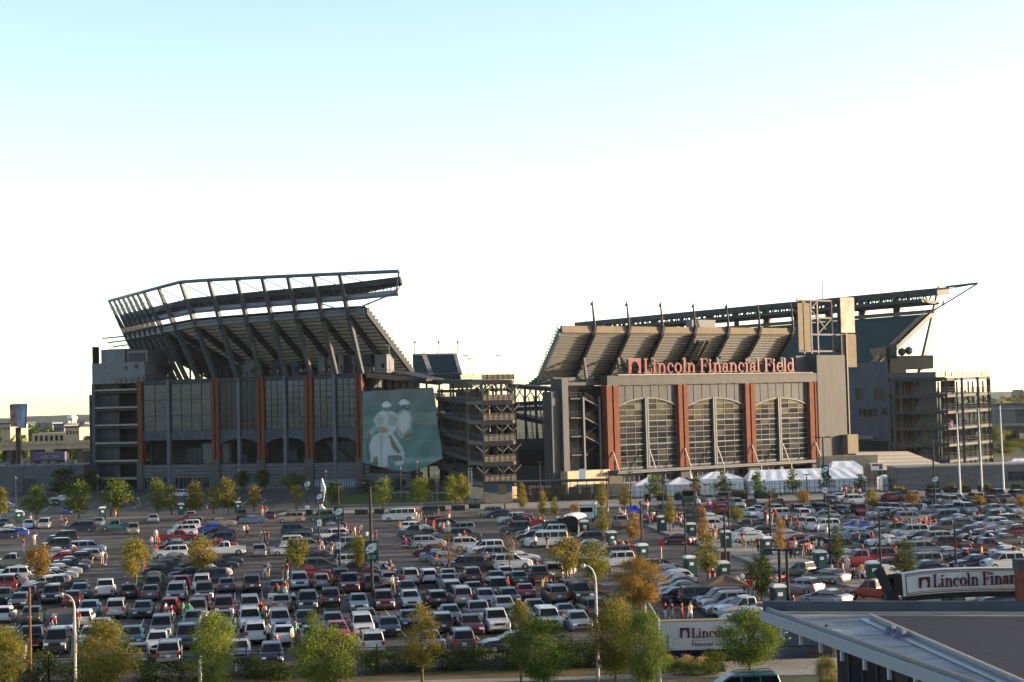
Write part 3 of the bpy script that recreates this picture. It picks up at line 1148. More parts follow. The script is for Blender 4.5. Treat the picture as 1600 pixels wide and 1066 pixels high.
gz = lambda px, py, Y: 18.3 + (at(px, py, Y).z - 18.3)
lvC = [at(780, y, 321).z for y in (594, 625.8, 656.8, 689.5, 722, 753.5)][::-1]
M['ramp'] = mat('ramp_paint', (.125, .112, .092), .6, var=.1, scale=.6)
M['ramp_d'] = mat('ramp_dark', (.045, .046, .05), .6, var=.1, scale=.6)  # darker copy of the ramp colour, painting in the side turned from the sun
M['meshp'] = mat('rail_mesh', (.10, .09, .075), .7)
A_, B_ = at(756, 700, 320), at(806, 700, 324)
S_ = at(683, 700, 388)
rt = ramp_tower('tall open ramp tower of five railed levels between the two stadium wings', 'ramp', A_, B_, Vector((-3.5, 11, 0)), S_, lvC, 0, 1.6,
                [M['ramp'], M['ramp_d'], M['ramp'], M['ramp_d'], M['meshp'], M['ramp']], (.03, .62, .97), (.06, .32, .62, .95))
b = MB()
b.prism([Vector((p.x, p.y, 0)) for p in (A_, B_, B_ + Vector((-3.5, 11, 0)), A_ + Vector((-3.5, 11, 0)))], (0, 0, 2.4))
b.build('base_wall', M['brick_tan'], rt)
# sloping flights that run on behind the banner and join the terrace
b = MB()
for k, z in enumerate(lvC):
    p, q = Vector((S_.x, S_.y, z + 1.6)), L.p(2, 14, 0)
    q.z = z + 4.2
    b.beam(p, q, 7, .8)
b.build('upper_flight', M['ramp_d'], rt)
b = MB()
for f in (.2, .5, .8):
    c = S_.lerp(L.p(2, 14, 0), f)
    b.beam((c.x, c.y, 0), (c.x, c.y, max(lvC) + 2.4), .5, .5)
for k in range(4):
    c = S_.lerp(L.p(2, 14, 0), k / 4); e = S_.lerp(L.p(2, 14, 0), (k + 1) / 4)
    b.beam((c.x, c.y, 6 + 4 * k), (e.x, e.y, 11 + 4 * k), .25, .25)
b.build('ramp_frame', M['ramp_d'], rt)
for k, z in enumerate(lvC[2:]):                    # sunlit infill walls of the ramp core
    b = MB()
    c = S_.lerp(A_, .15) + Vector((3, 10, 0))
    b.obox((c.x, c.y, z - 3.2), (8, -3, 0), (.2, .5, 0), (0, 0, 2.4))
    b.build('core_wall', M['beige'], rt)
b = MB()
a_, c_ = at(686, 700, 414), at(806, 700, 414)
b.box(a_.x, 414, 0, c_.x, 417, at(745, 620, 414).z)
b.build('concourse_wall', M['dark'], rt)  # dark slab added to block the sky, standing in for the shaded interior
for k in range(9):
    x_ = a_.x + (c_.x - a_.x) * (k + .5) / 9
    b = MB(); b.box(x_ - .25, 413.3, 0, x_ + .25, 413.8, at(745, 606, 414).z); b.build('back_post', M['ramp_d'], rt)
for k, y_ in enumerate((608, 634, 660, 686, 712)):
    z_ = at(745, y_, 413).z
    b = MB(); b.box(a_.x, 411, z_ - .7, c_.x, 413.2, z_); b.build('back_landing', M['ramp_d'], rt)
    b = MB(); b.box(a_.x + 3 + k, 413.85, z_ + .3, a_.x + 9 + k, 413.97, z_ + 2.6); b.build('painted_sun_patch', M['beige'], rt)  # beige panel paints in a sunlit patch on the dark back wall
# terrace link with railing from the wing to the ramps
b = MB()
p0, p1 = L.p(.5, 0, ZT), Vector((S_.x, S_.y, max(lvC) + 1.6))
p2 = Vector((A_.x, A_.y, max(lvC) + .1))
for a, c in ((p0, p1),):
    b.beam(a - Vector((0, 0, .6)) + Vector((1, 3, 0)), c - Vector((0, 0, .6)) + Vector((1, 3, 0)), 7, 1.1)
b.build('link_bridge', M['ramp_d'], rt)
railing(rt, [p0, p1], M['ramp'], 1.5, 1.2, mesh=True)
b = MB()
b.fbox(L, 2, 12, 9, 9.6, 19, ZT - 1.2)
b.build('link_wall', M['beige'], rt)
for k in range(5):
    b = MB(); b.fbox(L, 3 + k * 1.9, 3.5 + k * 1.9, 8.6, 8.95, 19, ZT - 1.2); b.build('link_post', M['steel_d'], rt)
for px, yt, yb in ((740, 561, 588), (732, 556, 585), (783, 556, 588), (609, 540, 585)):
    b = MB()
    p = at(px, yb, 333); q = at(px, yt, 333); q.x, q.y = p.x, p.y
    b.tube([p, q], .07, 5)
    b.beam(q, q + Vector((-1.1, 0, .05)), .5, .2)
    b.build('lamp', M['galv'], rt)
# stair of lattice poles beside the ramp tower
b = MB()
for px in (733, 738):
    p = G(px, 786); q = Vector((p.x, p.y, at(px, 735, p.y).z))
    b.beam(p, q, .2, .2)
for k in range(12):
    p = G(733, 786); q = G(738, 786); z = .6 + k * .55
    b.beam((p.x, p.y, z), (q.x, q.y, z), .12, .12)
pl = tag(b.build('pylon', M['galv']), 'slim white lattice pylon standing in front of the ramp tower', 'pylon')

# ---- middle block, far ramps and distant corner stand
mid = thing('concourse_block', 'dark low concourse block joining the two wings behind the ramp tower', 'building', at(840, 760, 368))
b = MB(); p = at(806, 770, 366); q = at(884, 770, 366)
b.box(p.x, 366, 0, q.x, 392, at(840, 690, 366).z); b.build('block_wall', M['stone'], mid)
b = MB(); b.box(p.x, 365.2, at(840, 697, 366).z, q.x, 365.95, at(840, 685, 366).z); b.build('block_beam', M['concrete_d'], mid)
b = MB(); b.box(p.x + 1, 365.6, at(840, 727, 366).z, q.x - 2.5, 365.9, at(840, 702, 366).z); b.build('opening_shade', M['dark'], mid)  # solid dark slab on the wall, coloured as the shade of an opening
railing(mid, [(p.x, 365, at(840, 685, 366).z), (q.x, 365, at(840, 685, 366).z)], M['steel_d'], 1.3, 1.2)
railing(mid, [(p.x, 364.8, at(840, 722, 366).z), (q.x, 364.8, at(840, 722, 366).z)], M['steel_d'], 1.3, 1.2)
fr = thing('ramp_tower', 'distant open steel ramps seen in the gap between the two wings', 'ramp', at(835, 690, 470))
for k, (y0, y1) in enumerate(((603, 609), (632, 628), (640, 637), (648, 664))):
    a, c = at(800, y0, 415), at(876, y1, 405)
    b = MB(); b.beam(a, c, 5, 1.0); b.build('ramp_flight', M['ramp_d'], fr)
    railing(fr, [a + Vector((0, -2, .4)), c + Vector((0, -2, .4))], M['ramp_d'], 1.3, 2)
for px in (804, 820, 837, 852, 862):
    a = at(px, 606, 410); b = MB(); b.beam((a.x, a.y, 4), (a.x, a.y, a.z + .5), .6, .6)
    b.beam((a.x, a.y, a.z - 3), (a.x - 2, a.y, a.z), .3, .3); b.beam((a.x, a.y, a.z - 3), (a.x + 2, a.y, a.z), .3, .3)
    b.build('ramp_column', M['ramp_d'], fr)
b = MB()
for k in range(5):
    a, c = at(818 + k * 8, 620, 403), at(826 + k * 8, 690, 403)
    b.beam(a, c, .3, .3)
b.build('ramp_brace', M['ramp_d'], fr)
cs = thing('grandstand', 'distant corner stand of teal seats with two small floodlights on top', 'grandstand', at(685, 590, 560))
P1, P2, P3, P4 = at(645, 555, 585), at(711, 554, 585), at(719, 584, 555), at(645, 588, 555)
b = MB(); b.prism([P1, P2, P3, P4], (0, 6, -2.0)); b.build('seating', M['seat'], cs)
b = MB(); b.beam(P1, P2, .9, .9); b.beam(P2, P3, 1.2, .9); b.beam(at(662, 553, 583), at(674, 586, 556), 1.6, .5); b.build('aisle', M['concrete'], cs)
for k in range(1, 8):
    b = MB(); t = k / 8; b.beam(P1.lerp(P4, t) + Vector((0, -.3, .2)), P2.lerp(P3, t) + Vector((0, -.3, .2)), .35, .5); b.build('seat_row', mat('teal_seat_row', (.02, .055, .068), .6), cs)
for px in (647, 684, 714):
    a = at(px, 553, 586); b = MB(); b.tube([a, a + Vector((.4, 0, 4.0))], [.18, .12], 5); b.ball(a + Vector((.4, -.3, 4.2)), .45); b.build('floodlight', M['steel_d'], cs)

# ---- entrance wing (right)
B0 = at(955, 765, 338)
Rf = Frame(B0[:2], 36)
ru = lambda px, d=0: Rf.uu(px, 660, d)
RT = .5 * (Rf.zz(960, 584) + Rf.zz(1265, 583))
RF0 = .5 * (Rf.zz(960, 600.5) + Rf.zz(1265, 598.5))
rg1, rg0 = RF0 - .2, Rf.zz(1110, 724)
rb = Rf.zz(1110, 726)
ent = thing('stadium_entrance', 'brick and glass stadium entrance with three arched windows behind the white tents', 'stadium', Rf.p(26, 0, 0))
b = MB(); b.fbox(Rf, ru(946), ru(1277), -1.0, 1.2, RF0, RT - .25); b.build('fascia', M['louver'], ent)
b = MB(); b.fbox(Rf, ru(963) - .2, ru(1265) + .3, -1.35, 1.3, RT - .25, RT); b.build('fascia_cap', M['concrete'], ent)
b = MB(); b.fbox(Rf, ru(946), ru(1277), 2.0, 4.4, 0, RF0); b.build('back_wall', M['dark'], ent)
b = MB(); b.fbox(Rf, ru(890), ru(1277), 1.3, 5.5, RF0 + .1, RF0 + .8); b.build('roof_slab', M['steel_d'], ent)
PIERS = ((945, 964), (1057, 1071.5), (1162, 1176.5), (1262, 1277.5))
for i, (p0, p1) in enumerate(PIERS):
    a, c = ru(p0), ru(p1)
    mid_ = a + (c - a) * .5
    for x0, x1 in ((a, mid_ - .22), (mid_ + .22, c)):
        b = MB(); b.fbox(Rf, x0, x1, -.9, .9, rb, RF0 - .05); b.build('brick_pier', M['brick'], ent)
    b = MB(); b.fbox(Rf, mid_ - .2, mid_ + .2, -.5, .9, rb, RF0 - .05); b.build('pier_groove', M['steel_d'], ent)
    b = MB(); b.fbox(Rf, a - .2, c + .2, -1.2, 1.2, 0, rb - .003); b.build('pier_base', M['concrete_d'], ent)
    b = MB(); b.fbox(Rf, a - .08, c + .08, -1.0, 1.0, rb + 2.0, rb + 2.25); b.build('pier_band', M['brick'], ent)
MIDC = (1009.5, 1115.5, 1217)
for i in range(3):
    a0, a1 = ru(PIERS[i][1]) + .05, ru(PIERS[i + 1][0]) - .05
    mc = ru(MIDC[i])
    cu_ = (a0 + a1) / 2
    half = (a1 - a0) / 2
    zc = Rf.zz(MIDC[i], 622)
    arch = lambda u, cu_=cu_, half=half, zc=zc: zc - 1.75 * abs((u - cu_) / half) ** 2.1
    for j, (x0, x1) in enumerate(((a0, mc - .45), (mc + .45, a1))):
        glazing(ent, Rf, x0, x1, rg0, zc, 3, 12, .15, top=arch, gl=GLR, heavy=(0, 4, 8), seed=40 + i * 2 + j, fm=M['steel_l'], bar=.10)
    b = MB()
    pts = [Rf.p(a1, -.1, RF0 - .05), Rf.p(a0, -.1, RF0 - .05)] + [Rf.p(a0 + (a1 - a0) * k / 20, -.1, arch(a0 + (a1 - a0) * k / 20)) for k in range(21)]
    b.prism(pts, Rf.d * .5)
    b.build('arch_panel', M['panel'], ent)
    b = MB()
    for k in range(20):
        u_, v_ = a0 + (a1 - a0) * k / 20, a0 + (a1 - a0) * (k + 1) / 20
        b.beam(Rf.p(u_, -.14, arch(u_)), Rf.p(v_, -.14, arch(v_)), .22, .28)
    b.build('arch_rim', M['steel_l'], ent)
    b = MB()
    for k in range(1, 7):
        u_ = a0 + (a1 - a0) * k / 7
        b.fbox(Rf, u_ - .06, u_ + .06, -.18, -.1, arch(u_) + .15, RF0 - .06)
    b.build('panel_rib', M['steel_d'], ent)
    for s in (-.28, .28):
        b = MB(); b.fbox(Rf, mc + s - .2, mc + s + .2, -.45, .4, 0, RF0 - .06 if abs(s) < 0 else zc + .1); b.build('mullion_column', M['steel_l'], ent)
# canopy with its tie rods
zc0, zc1 = Rf.zz(1110, 731), Rf.zz(1110, 725.5)
b = MB(); b.fbox(Rf, ru(948), ru(1283), -3.2, -1.2, zc0, zc0 + .35)
for k in range(60):
    u_ = ru(950) + (ru(1280) - ru(950)) * k / 59
    b.fbox(Rf, u_ - .1, u_ + .1, -3.25, -1.2, zc0 + .353, zc0 + .7)
b.build('canopy', M['steel'], ent)
b = MB(); b.tube([Rf.p(ru(948), -3.25, zc0 + .45), Rf.p(ru(1283), -3.25, zc0 + .45)], .22, 6); b.build('canopy_edge', M['steel_l'], ent)
for px in (952, 1009, 1064, 1115, 1169, 1217, 1268):
    u_ = ru(px); b = MB()
    b.beam(Rf.p(u_, -1.0, zc0 + 4.6), Rf.p(u_ - .2, -3.1, zc0 + .5), .22, .22)
    b.build('tie_rod', M['galv'], ent)
    if px in (1009, 1115, 1217):
        b = MB(); b.tube([Rf.p(u_ - .4, -.3, zc0 + 4.5), Rf.p(u_ + 4.5, -.4, rg0)], .06, 4); b.tube([Rf.p(u_ - 6.5, -.3, zc0 + 4.5), Rf.p(u_ - 2.4, -.4, rg0)], .06, 4); b.build('brace_rod', M['steel_d'], ent)
for px in (1062, 1115, 1173, 1220):
    u_ = ru(px); b = MB()
    b.tube([Rf.p(u_, -3.0, zc0), Rf.p(u_, -3.0, zc0 - .9)], .05, 4)
    b.tube([Rf.p(u_, -3.0, zc0 - .9), Rf.p(u_, -3.0, zc0 - 1.9)], [.1, .6], 8)
    b.build('pendant_lamp', M['white'], ent)
for p0, p1 in ((966, 1005), (1013, 1055), (1073, 1112), (1119, 1160), (1178, 1214)):
    glazing(ent, Rf, ru(p0), ru(p1), .1, zc0 - .6, 5, 2, .3, gl=GLR, heavy=(1,), name='door', seed=p0, bar=.16)
b = MB(); b.fbox(Rf, ru(946), ru(1277), .1, .29, zc0 - .55, zc1 + .2); b.build('lintel', M['steel_d'], ent)
# wall and stair on the left flank
u0, u1 = ru(880, .6), ru(946)
zf = Rf.zz(915, 589)
b = MB(); b.fbox(Rf, u0, u1, 3.4, 4.6, 0, zf); b.fbox(Rf, u0 - .2, ru(888, .6), .4, 3.39, 0, zf - .3); b.build('flank_wall', M['panel_m'], ent)
b = MB(); b.fbox(Rf, u0 - 2.3, u0 - .2, 1.4, 4.4, 0, Rf.zz(870, 612, 2)); b.fbox(Rf, u0 - 2.4, u0 - .21, 1.2, 4.5, Rf.zz(870, 634, 2), Rf.zz(870, 622, 2)); b.build('side_wall', M['panel_m'], ent)
b = MB(); b.fbox(Rf, ru(905, 3.3), u1, 3.2, 3.39, Rf.zz(915, 735), zf - 2.5); b.build('stair_shade', M['dark'], ent)  # dark sheet before the wall, painting the shade behind the stair
fl = [Rf.zz(900, y, 1.5) for y in (622, 652, 681, 710)]
for k, z in enumerate(fl):
    b = MB(); b.fbox(Rf, ru(888, 1.5), ru(913, 1.5), .6, 3.1, z - .3, z); b.build('stair_landing', M['concrete_d'], ent)
    railing(ent, [Rf.p(ru(888, .6), .65, z), Rf.p(ru(911, .6), .65, z)], M['black'], 1.1, .6)
    if k < 3:
        b = MB()
        zm = z - (z - fl[k + 1]) * .5
        b.beam(Rf.p(ru(912, 1), 1.0, z - .2), Rf.p(ru(936, 1), 1.0, zm), 1.0, .35)
        b.beam(Rf.p(ru(936, 2), 2.4, zm), Rf.p(ru(912, 2), 2.4, fl[k + 1]), 1.0, .35)
        b.build('stair_flight', M['panel'], ent)
        railing(ent, [Rf.p(ru(912, 1), .5, z), Rf.p(ru(936, 1), .5, zm)], M['black'], 1.1, 1)
for px in (912, 937):
    b = MB(); b.fbox(Rf, ru(px, .5) - .2, ru(px, .5) + .2, .3, .6, 0, fl[0] + .2); b.build('stair_post', M['steel'], ent)
b = MB(); b.fbox(Rf, ru(880), u1, -1.0, 3.0, 0, Rf.zz(915, 735)); b.build('stair_plinth', M['brick_tan'], ent)
# big roof sign
sg = thing('roof_sign', 'large red serif letters spelling the stadium name on the roof edge above the arched windows', 'sign', Rf.p(26, -.9, RT))
zs0 = RT + .25
hs = Rf.zz(1010, 562, -1.1) - Rf.zz(1010, 584, -1.1)
us0, us1 = ru(1007.5, -1.1), ru(1244.5, -1.1)
serif('Lincoln Financial Field', sg, [M['signred'], M['signedge']], Rf.p(us0, -.9, zs0), Rf.u, (0, 0, 1), -Rf.d, hs, .35, width=us1 - us0, edge=True)
emblem(sg, M['signred'], Rf.p(ru(984, -1.1), -.9, zs0), Rf.u, (0, 0, 1), -Rf.d, hs * .98, ru(1003.5, -1.1) - ru(984, -1.1), .35)
emblem(sg, M['signedge'], Rf.p(ru(983, -1.1), -.82, zs0 - .12), Rf.u, (0, 0, 1), -Rf.d, hs * 1.08, ru(1004.5, -1.1) - ru(983, -1.1), .2, name='emblem_edge')
b = MB()
for k in range(28):
    u_ = us0 - 3 + (us1 - us0 + 3) * k / 27
    b.beam(Rf.p(u_, -.5, RT), Rf.p(u_, -.5, zs0 + hs * .5), .08, .08)
for z in (zs0 + .1, zs0 + hs * .45):
    b.beam(Rf.p(us0 - 4, -.5, z), Rf.p(us1, -.5, z), .1, .1)
b.build('sign_frame', M['steel_d'], sg)
# upper deck over the entrance
rd = thing('grandstand', 'pale stepped underside of the upper deck rising behind the red roof sign', 'grandstand', Rf.p(20, 8, RF0))
DT = -1.5
tz = Rf.zz(1036, 521, DT)
tz2 = Rf.zz(1036, 511, DT)
ul, ur = ru(880, DT), ru(1241, DT)
RUN, DROP = 12.5, tz - RF0 - 1.0
DI = Vector((-.36, .933, 0))


def dk(u, d, z):
    return Rf.p(u, DT, z) + DI * (d - DT)


b = MB()
NS = 18
for k in range(NS):
    d0, d1 = DT + RUN * k / NS, DT + RUN * (k + 1) / NS
    z0, z1 = tz - DROP * k / NS, tz - DROP * (k + 1) / NS
    b.quad(dk(ul, d0, z0), dk(ur, d0, z0), dk(ur, d0, z0 - .22), dk(ul, d0, z0 - .22), 1)  # dark-coloured lip, a painted shade line under each step
    b.quad(dk(ul, d0, z0 - .22), dk(ur, d0, z0 - .22), dk(ur, d1, z1), dk(ul, d1, z1))
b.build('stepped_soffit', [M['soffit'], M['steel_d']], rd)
b = MB()
for k in range(NS):
    d0, d1 = DT + RUN * k / NS, DT + RUN * (k + 1) / NS
    z0, z1 = tz - DROP * k / NS + 1.2, tz - DROP * (k + 1) / NS + 1.2
    b.quad(dk(ul, d0, z0), dk(ur, d0, z0), dk(ur, d1, z1), dk(ul, d1, z1))
b.build('seating', M['seat'], rd)
segs = [880, 929.5, 983.5, 1036, 1087, 1139, 1188, 1240]
for p0, p1 in zip(segs[:-1], segs[1:]):
    b = MB(); b.fbox(Rf, ru(p0, DT) + .03, ru(p1, DT) - .03, DT - .5, DT + .2, tz - .05, tz2); b.build('deck_parapet', M['beige'], rd)
for px in segs[1:]:
    u_ = ru(px, DT)
    b = MB()
    t0, t1 = Rf.p(u_, DT - .4, tz + .1), dk(u_, DT + RUN, tz - DROP - .6)
    b.beam(Rf.p(u_, DT - .9, tz2 + .2), t0, .7, .9, up=Rf.d)
    b.beam(t0, t1, .6, 1.5)
    b.build('raker_beam', M['steel_d'], rd)
    b = MB(); c = t0.lerp(t1, .42); b.beam(Vector((c.x + .6, c.y - 1.0, RF0)), c, .55, .55); b.build('prop', M['steel_l'], rd)
    b = MB()
    tp = Rf.p(u_ - .8, DT - 1.2, tz2 + 5.2)
    b.tube([Rf.p(u_, DT - .8, tz2), tp], [.3, .14], 6)
    b.ball(tp - Vector((.1, .3, .7)), .34)
    b.tube([tp, tp + Vector((0, 0, 1.2))], .05, 4)
    b.build('light_mast', M['steel_d'], rd)
for p0, p1 in ((983, 1040), (1139, 1090)):
    b = MB(); b.tube([Rf.p(ru(p0, 2), 4, tz - 5), Rf.p(ru(p1, 2), 10, RF0 + 1)], .2, 5); b.build('cross_brace', M['steel_d'], rd)
for px in (1100, 1115):
    b = MB(); b.beam(Rf.p(ru(px, DT), DT + 1, tz - 1.5), dk(ru(px, DT), DT + RUN, tz - DROP - .4), .35, .6); b.build('stair_string', M['steel_d'], rd)
b = MB()
for k in range(NS):
    d0, d1 = DT + RUN * k / NS, DT + RUN * (k + 1) / NS
    z0, z1 = tz - DROP * k / NS, tz - DROP * (k + 1) / NS
    b.prism([dk(ul, d0, z0 - .6), dk(ul, d1, z1 - .6), dk(ul, d1, z1 + 1.4), dk(ul, d0, z1 + 1.4)], Rf.u * -.5)
b.build('deck_end', M['steel'], rd)
railing(rd, [Rf.p(ul - .3, DT, tz + 1.2), dk(ul - .3, DT + RUN, tz - DROP + 1.2)], M['steel_d'], 1.3, .9)
b = MB(); b.fbox(Rf, ru(1086, 1), ru(1123, 1), 1.0, 3, tz2 - .5, Rf.zz(1100, 500, 1)); b.build('plant_box', M['panel_w'], rd)

# ---- louvred tower, scoreboard frame, dark wall on the right
lt = thing('louvre_tower', 'plain taupe louvred tower standing right of the arched windows', 'tower', Rf.p(ru(1300), 0, 0))
zt_ = Rf.zz(1300, 555, -1)
cuts = [0, Rf.zz(1300, 729, -1), Rf.zz(1300, 684, -1), Rf.zz(1300, 612, -1), zt_]
for k in range(4):
    b = MB(); b.fbox(Rf, ru(1279, -1), ru(1323, -1), -1 - .02 * k, 12, cuts[k] + .06, cuts[k + 1]); b.build('louvre_panel' if k else 'tower_base', M['louver'] if k else M['brick_tan'], lt)
b = MB()
n = 48
for k in range(n):
    z = cuts[1] + (zt_ - cuts[1]) * k / n
    b.fbox(Rf, ru(1279, -1) + .05, ru(1323, -1) - .05, -1.14, -1.0, z + .1, z + .26)
b.build('slat_set', M['louver'], lt)['kind'] = 'stuff'
b = MB(); b.fbox(Rf, ru(1247, 2), ru(1279, 2), 2, 12, RT - 2, Rf.zz(1260, 556, 2)); b.build('dark_block', M['panel_b'], lt)
sb = thing('scoreboard', 'open steel scoreboard frame with pale side panels on top of the tower', 'scoreboard', Rf.p(ru(1290), 4, zt_))
q = lambda px, py, d=6: Rf.p(Rf.uu(px, py, d), d, Rf.zz(px, py, d))
for pl in (((1246, 474), (1253.5, 548)), ((1255, 474), (1264.5, 548)),):
    a, c = q(*pl[0]), q(*pl[1])
    b = MB(); uu0, uu1 = Rf.uu(pl[0][0], 510, 5.6), Rf.uu(pl[1][0], 510, 5.6); b.fbox(Rf, uu0, uu1, 5.3, 5.6, c.z, a.z); b.build('side_panel', M['beige'], sb)
for (x0, y0, x1, y1, mt) in ((1312.5, 465, 1334, 520, 'poster'), (1312, 523, 1335, 574, 'beige')):
    mm_ = M['beige'] if mt == 'beige' else mat('faded_poster', (.20, .20, .15), .5, var=.55, scale=.22)
    b = MB(); b.fbox(Rf, Rf.uu(x0, 500, 5), Rf.uu(x1, 500, 5), 4.7, 5.0, Rf.zz(1323, y1, 5), Rf.zz(1323, y0, 5)); b.build('side_panel', mm_, sb)
for px in (1255, 1267, 1277, 1300, 1311):
    b = MB(); u_ = Rf.uu(px, 510, 6); b.fbox(Rf, u_ - .22, u_ + .22, 5.8, 6.3, Rf.zz(1285, 553, 6), Rf.zz(1285, 469, 6)); b.build('frame_post', M['steel_d'], sb)
for y in (470, 497, 523, 549):
    b = MB(); z = Rf.zz(1285, y, 6); b.fbox(Rf, Rf.uu(1246, 510, 6), Rf.uu(1334, 510, 6), 5.85, 6.25, z - .2, z + .2); b.build('frame_rail', M['steel_d'], sb)
b = MB()
for (x0, y0, x1, y1) in ((1255, 497, 1277, 470), (1255, 470, 1277, 497), (1277, 523, 1300, 497), (1277, 497, 1290, 515)):
    b.beam(q(x0, y0), q(x1, y1), .25, .25)
b.build('frame_brace', M['steel_d'], sb)
b = MB(); p = q(1286, 469); b.tube([p, p + Vector((0, 0, 7.0))], [.16, .05], 5); b.build('aerial', M['steel_d'], sb)
b = MB(); u_ = Rf.uu(1322.5, 560, 4.5); b.fbox(Rf, u_ - .22, u_ + .22, 4.2, 4.6, 6, Rf.zz(1322, 520, 4.5)); b.build('support_post', M['black'], sb)
dw = thing('stadium_wing', 'plain slate blue wall with small windows right of the louvred tower', 'stadium', at(1360, 720, 405))
p0, p1 = at(1320, 700, 414), at(1392, 700, 398)
b = MB(); b.prism([(p0.x, p0.y, 0), (p1.x, p1.y, 0), (p1.x - 1, p1.y + 24, 0), (p0.x + 4, p0.y + 14, 0)], (0, 0, at(1350, 566, 400).z)); b.build('slate_wall', M['panel_b'], dw)
W = Frame(p0[:2], math.degrees(math.atan2(p1.y - p0.y, p1.x - p0.x)))
for x0, y0, x1, y1, n in ((1338, 605, 1348, 625, 1), (1368, 606, 1382, 627, 1), (1343, 638, 1370, 652, 4), (1378, 638, 1386, 650, 1)):
    glazing(dw, W, W.uu(x0, 640), W.uu(x1, 640), W.zz(1355, y1), W.zz(1355, y0), n, 1, -.12, gl=GLR, seed=x0)
b = MB(); b.fbox(W, W.uu(1338, 690), W.uu(1368, 690), -.7, -.05, W.zz(1355, 686), W.zz(1355, 681)); b.build('wall_sign', M['panel_w'], dw)
b = MB(); b.fbox(W, W.uu(1340, 690), W.uu(1386, 690), -.2, -.02, 3, W.zz(1355, 689)); b.build('doorway_shade', M['dark'], dw)  # dark slab on the wall, coloured as the shade in a doorway
lb = MB(); lb.fbox(Rf, ru(1323.5, -3), ru(1340, -3), -3, 1, Rf.zz(1330, 709, -3), Rf.zz(1330, 679, -3)); lo = lb.build('louvre_box', M['beige'])
tag(lo, 'small beige louvred box at the foot of the taupe tower', 'box')
bb = thing('plant_building', 'low beige roof building between the leaning far columns', 'building', at(1425, 585, 430))
for x0, x1, y0, y1, mt in ((1392, 1415, 556, 590, 'beige'), (1415, 1458, 555, 577, 'beige'), (1391, 1401, 538, 560, 'panel'), (1372, 1384, 543, 570, 'beige')):
    a, c = at(x0, y1, 428), at(x1, y0, 428)
    b = MB(); b.box(a.x, 428, a.z, c.x, 436 + x0 * .001, c.z); b.build('roof_house', M[mt], bb)
for px, y in ((1420, 548), (1409, 550)):
    a = at(px, y, 425); b = MB(); b.ball(a, 1.1); b.tube([a, a - Vector((0, 0, 2))], .15, 5); b.build('dish', M['steel_d'], bb)
b = MB(); a, c = at(1388, 578, 424), at(1462, 578, 424); b.box(a.x, 424, 2, c.x, 438, at(1425, 582, 424).z); b.build('podium', M['panel_b'], bb)

# ---- far sideline stand with its roof (right)
es = thing('grandstand', 'far right stand of teal seats on leaning columns under a dark truss roof', 'grandstand', at(1440, 590, 445))
E = Vector((-.58, .815, 0)).normalized()
EI = Vector((-.815, -.58, 0)).normalized()
zoT = 41.5
O0 = at(1455, 490, 440); zE = O0.z
O0.z = 0
LEN = 158
b = MB(); n = 22
for k in range(n):
    d0, d1 = 25 * k / n, 25 * (k + 1) / n
    z0, z1 = zE - 15.5 * k / n, zE - 15.5 * (k + 1) / n
    a0, a1 = O0 + EI * d0, O0 + EI * d1
    b.quad(a0 + Vector((0, 0, z0)), a0 + E * LEN + Vector((0, 0, z0)), a0 + E * LEN + Vector((0, 0, z1)), a0 + Vector((0, 0, z1)))
    b.quad(a0 + Vector((0, 0, z1)), a0 + E * LEN + Vector((0, 0, z1)), a1 + E * LEN + Vector((0, 0, z1)), a1 + Vector((0, 0, z1)))
b.build('seating', M['seat'], es)
rr = random.Random(5)
b = MB()
for k in range(1, n, 1):
    d0 = 25 * k / n; z0 = zE - 15.5 * (k + 1) / n
    for j in range(5):
        s = rr.uniform(0, 60)
        a0 = O0 + EI * (d0 - .3) + E * s + Vector((0, 0, z0))
        b.beam(a0 + Vector((0, 0, .3)), a0 + E * .7 + Vector((0, 0, .3)), .4, .6)
b.build('pale_seat', M['panel_w'], es)['kind'] = 'stuff'
b = MB(); a0 = O0 - E * .2; b.beam(a0 + Vector((0, 0, zE)), a0 + EI * 26 + Vector((0, 0, zE - 16.3)), .9, 1.2); b.build('end_beam', M['black'], es)
railing(es, [O0 + Vector((0, 0, zE + .8)), O0 + EI * 26 + Vector((0, 0, zE - 15.3))], M['steel_d'], 1.3, 1.0)
b = MB(); b.beam(O0 + Vector((0, 0, zE + .6)) - E * 1, O0 + E * LEN + Vector((0, 0, zE + .6)), .6, 1.0); b.build('top_rail', M['beige'], es)
for k in range(14):
    s = .3 + k * 13.0
    if k < 6:
        a0 = O0 + E * s - EI * .5
        foot = O0 + E * s + EI * 5.5
        tp = Vector((a0.x, a0.y, 0)) - EI * 3.6
        b = MB(); b.beam((foot.x, foot.y, 24), (tp.x, tp.y, zE + (7.5 if k == 0 else 5.0)), 1.0, 1.3, w2=.6, h2=.8); b.build('leaning_column', mat('lilac_steel', (.20, .20, .25), .5), es)
    if k > 0:
        a0 = O0 + E * s - EI * 1.0
        b = MB(); b.beam((a0.x, a0.y, zE), (a0.x, a0.y, zE + 5), 1.4, 1.4); b.build('roof_post', M['steel_d'], es)
rz = at(1476, 449, 440).z
R0 = O0 - EI * 3.0
b = MB()
Z1, Z0 = Vector((0, 0, rz)), Vector((0, 0, rz - 3.9))
b.prism([R0 + Z1 - E * 4, R0 + E * LEN + Z1, R0 + E * LEN + EI * 5 + Z1 - Vector((0, 0, .4)), R0 + EI * 5 + Z1 - E * 4 - Vector((0, 0, .4))], (0, 0, -2.1))
b.prism([R0 + EI * 2 + Z0 - E * 2, R0 + EI * 2 + E * LEN + Z0, R0 + E * LEN + EI * 9 + Z0 + Vector((0, 0, .6)), R0 + EI * 9 + Z0 - E * 2 + Vector((0, 0, .6))], (0, 0, -.9))
b.build('roof_panel', M['steel_d'], es)
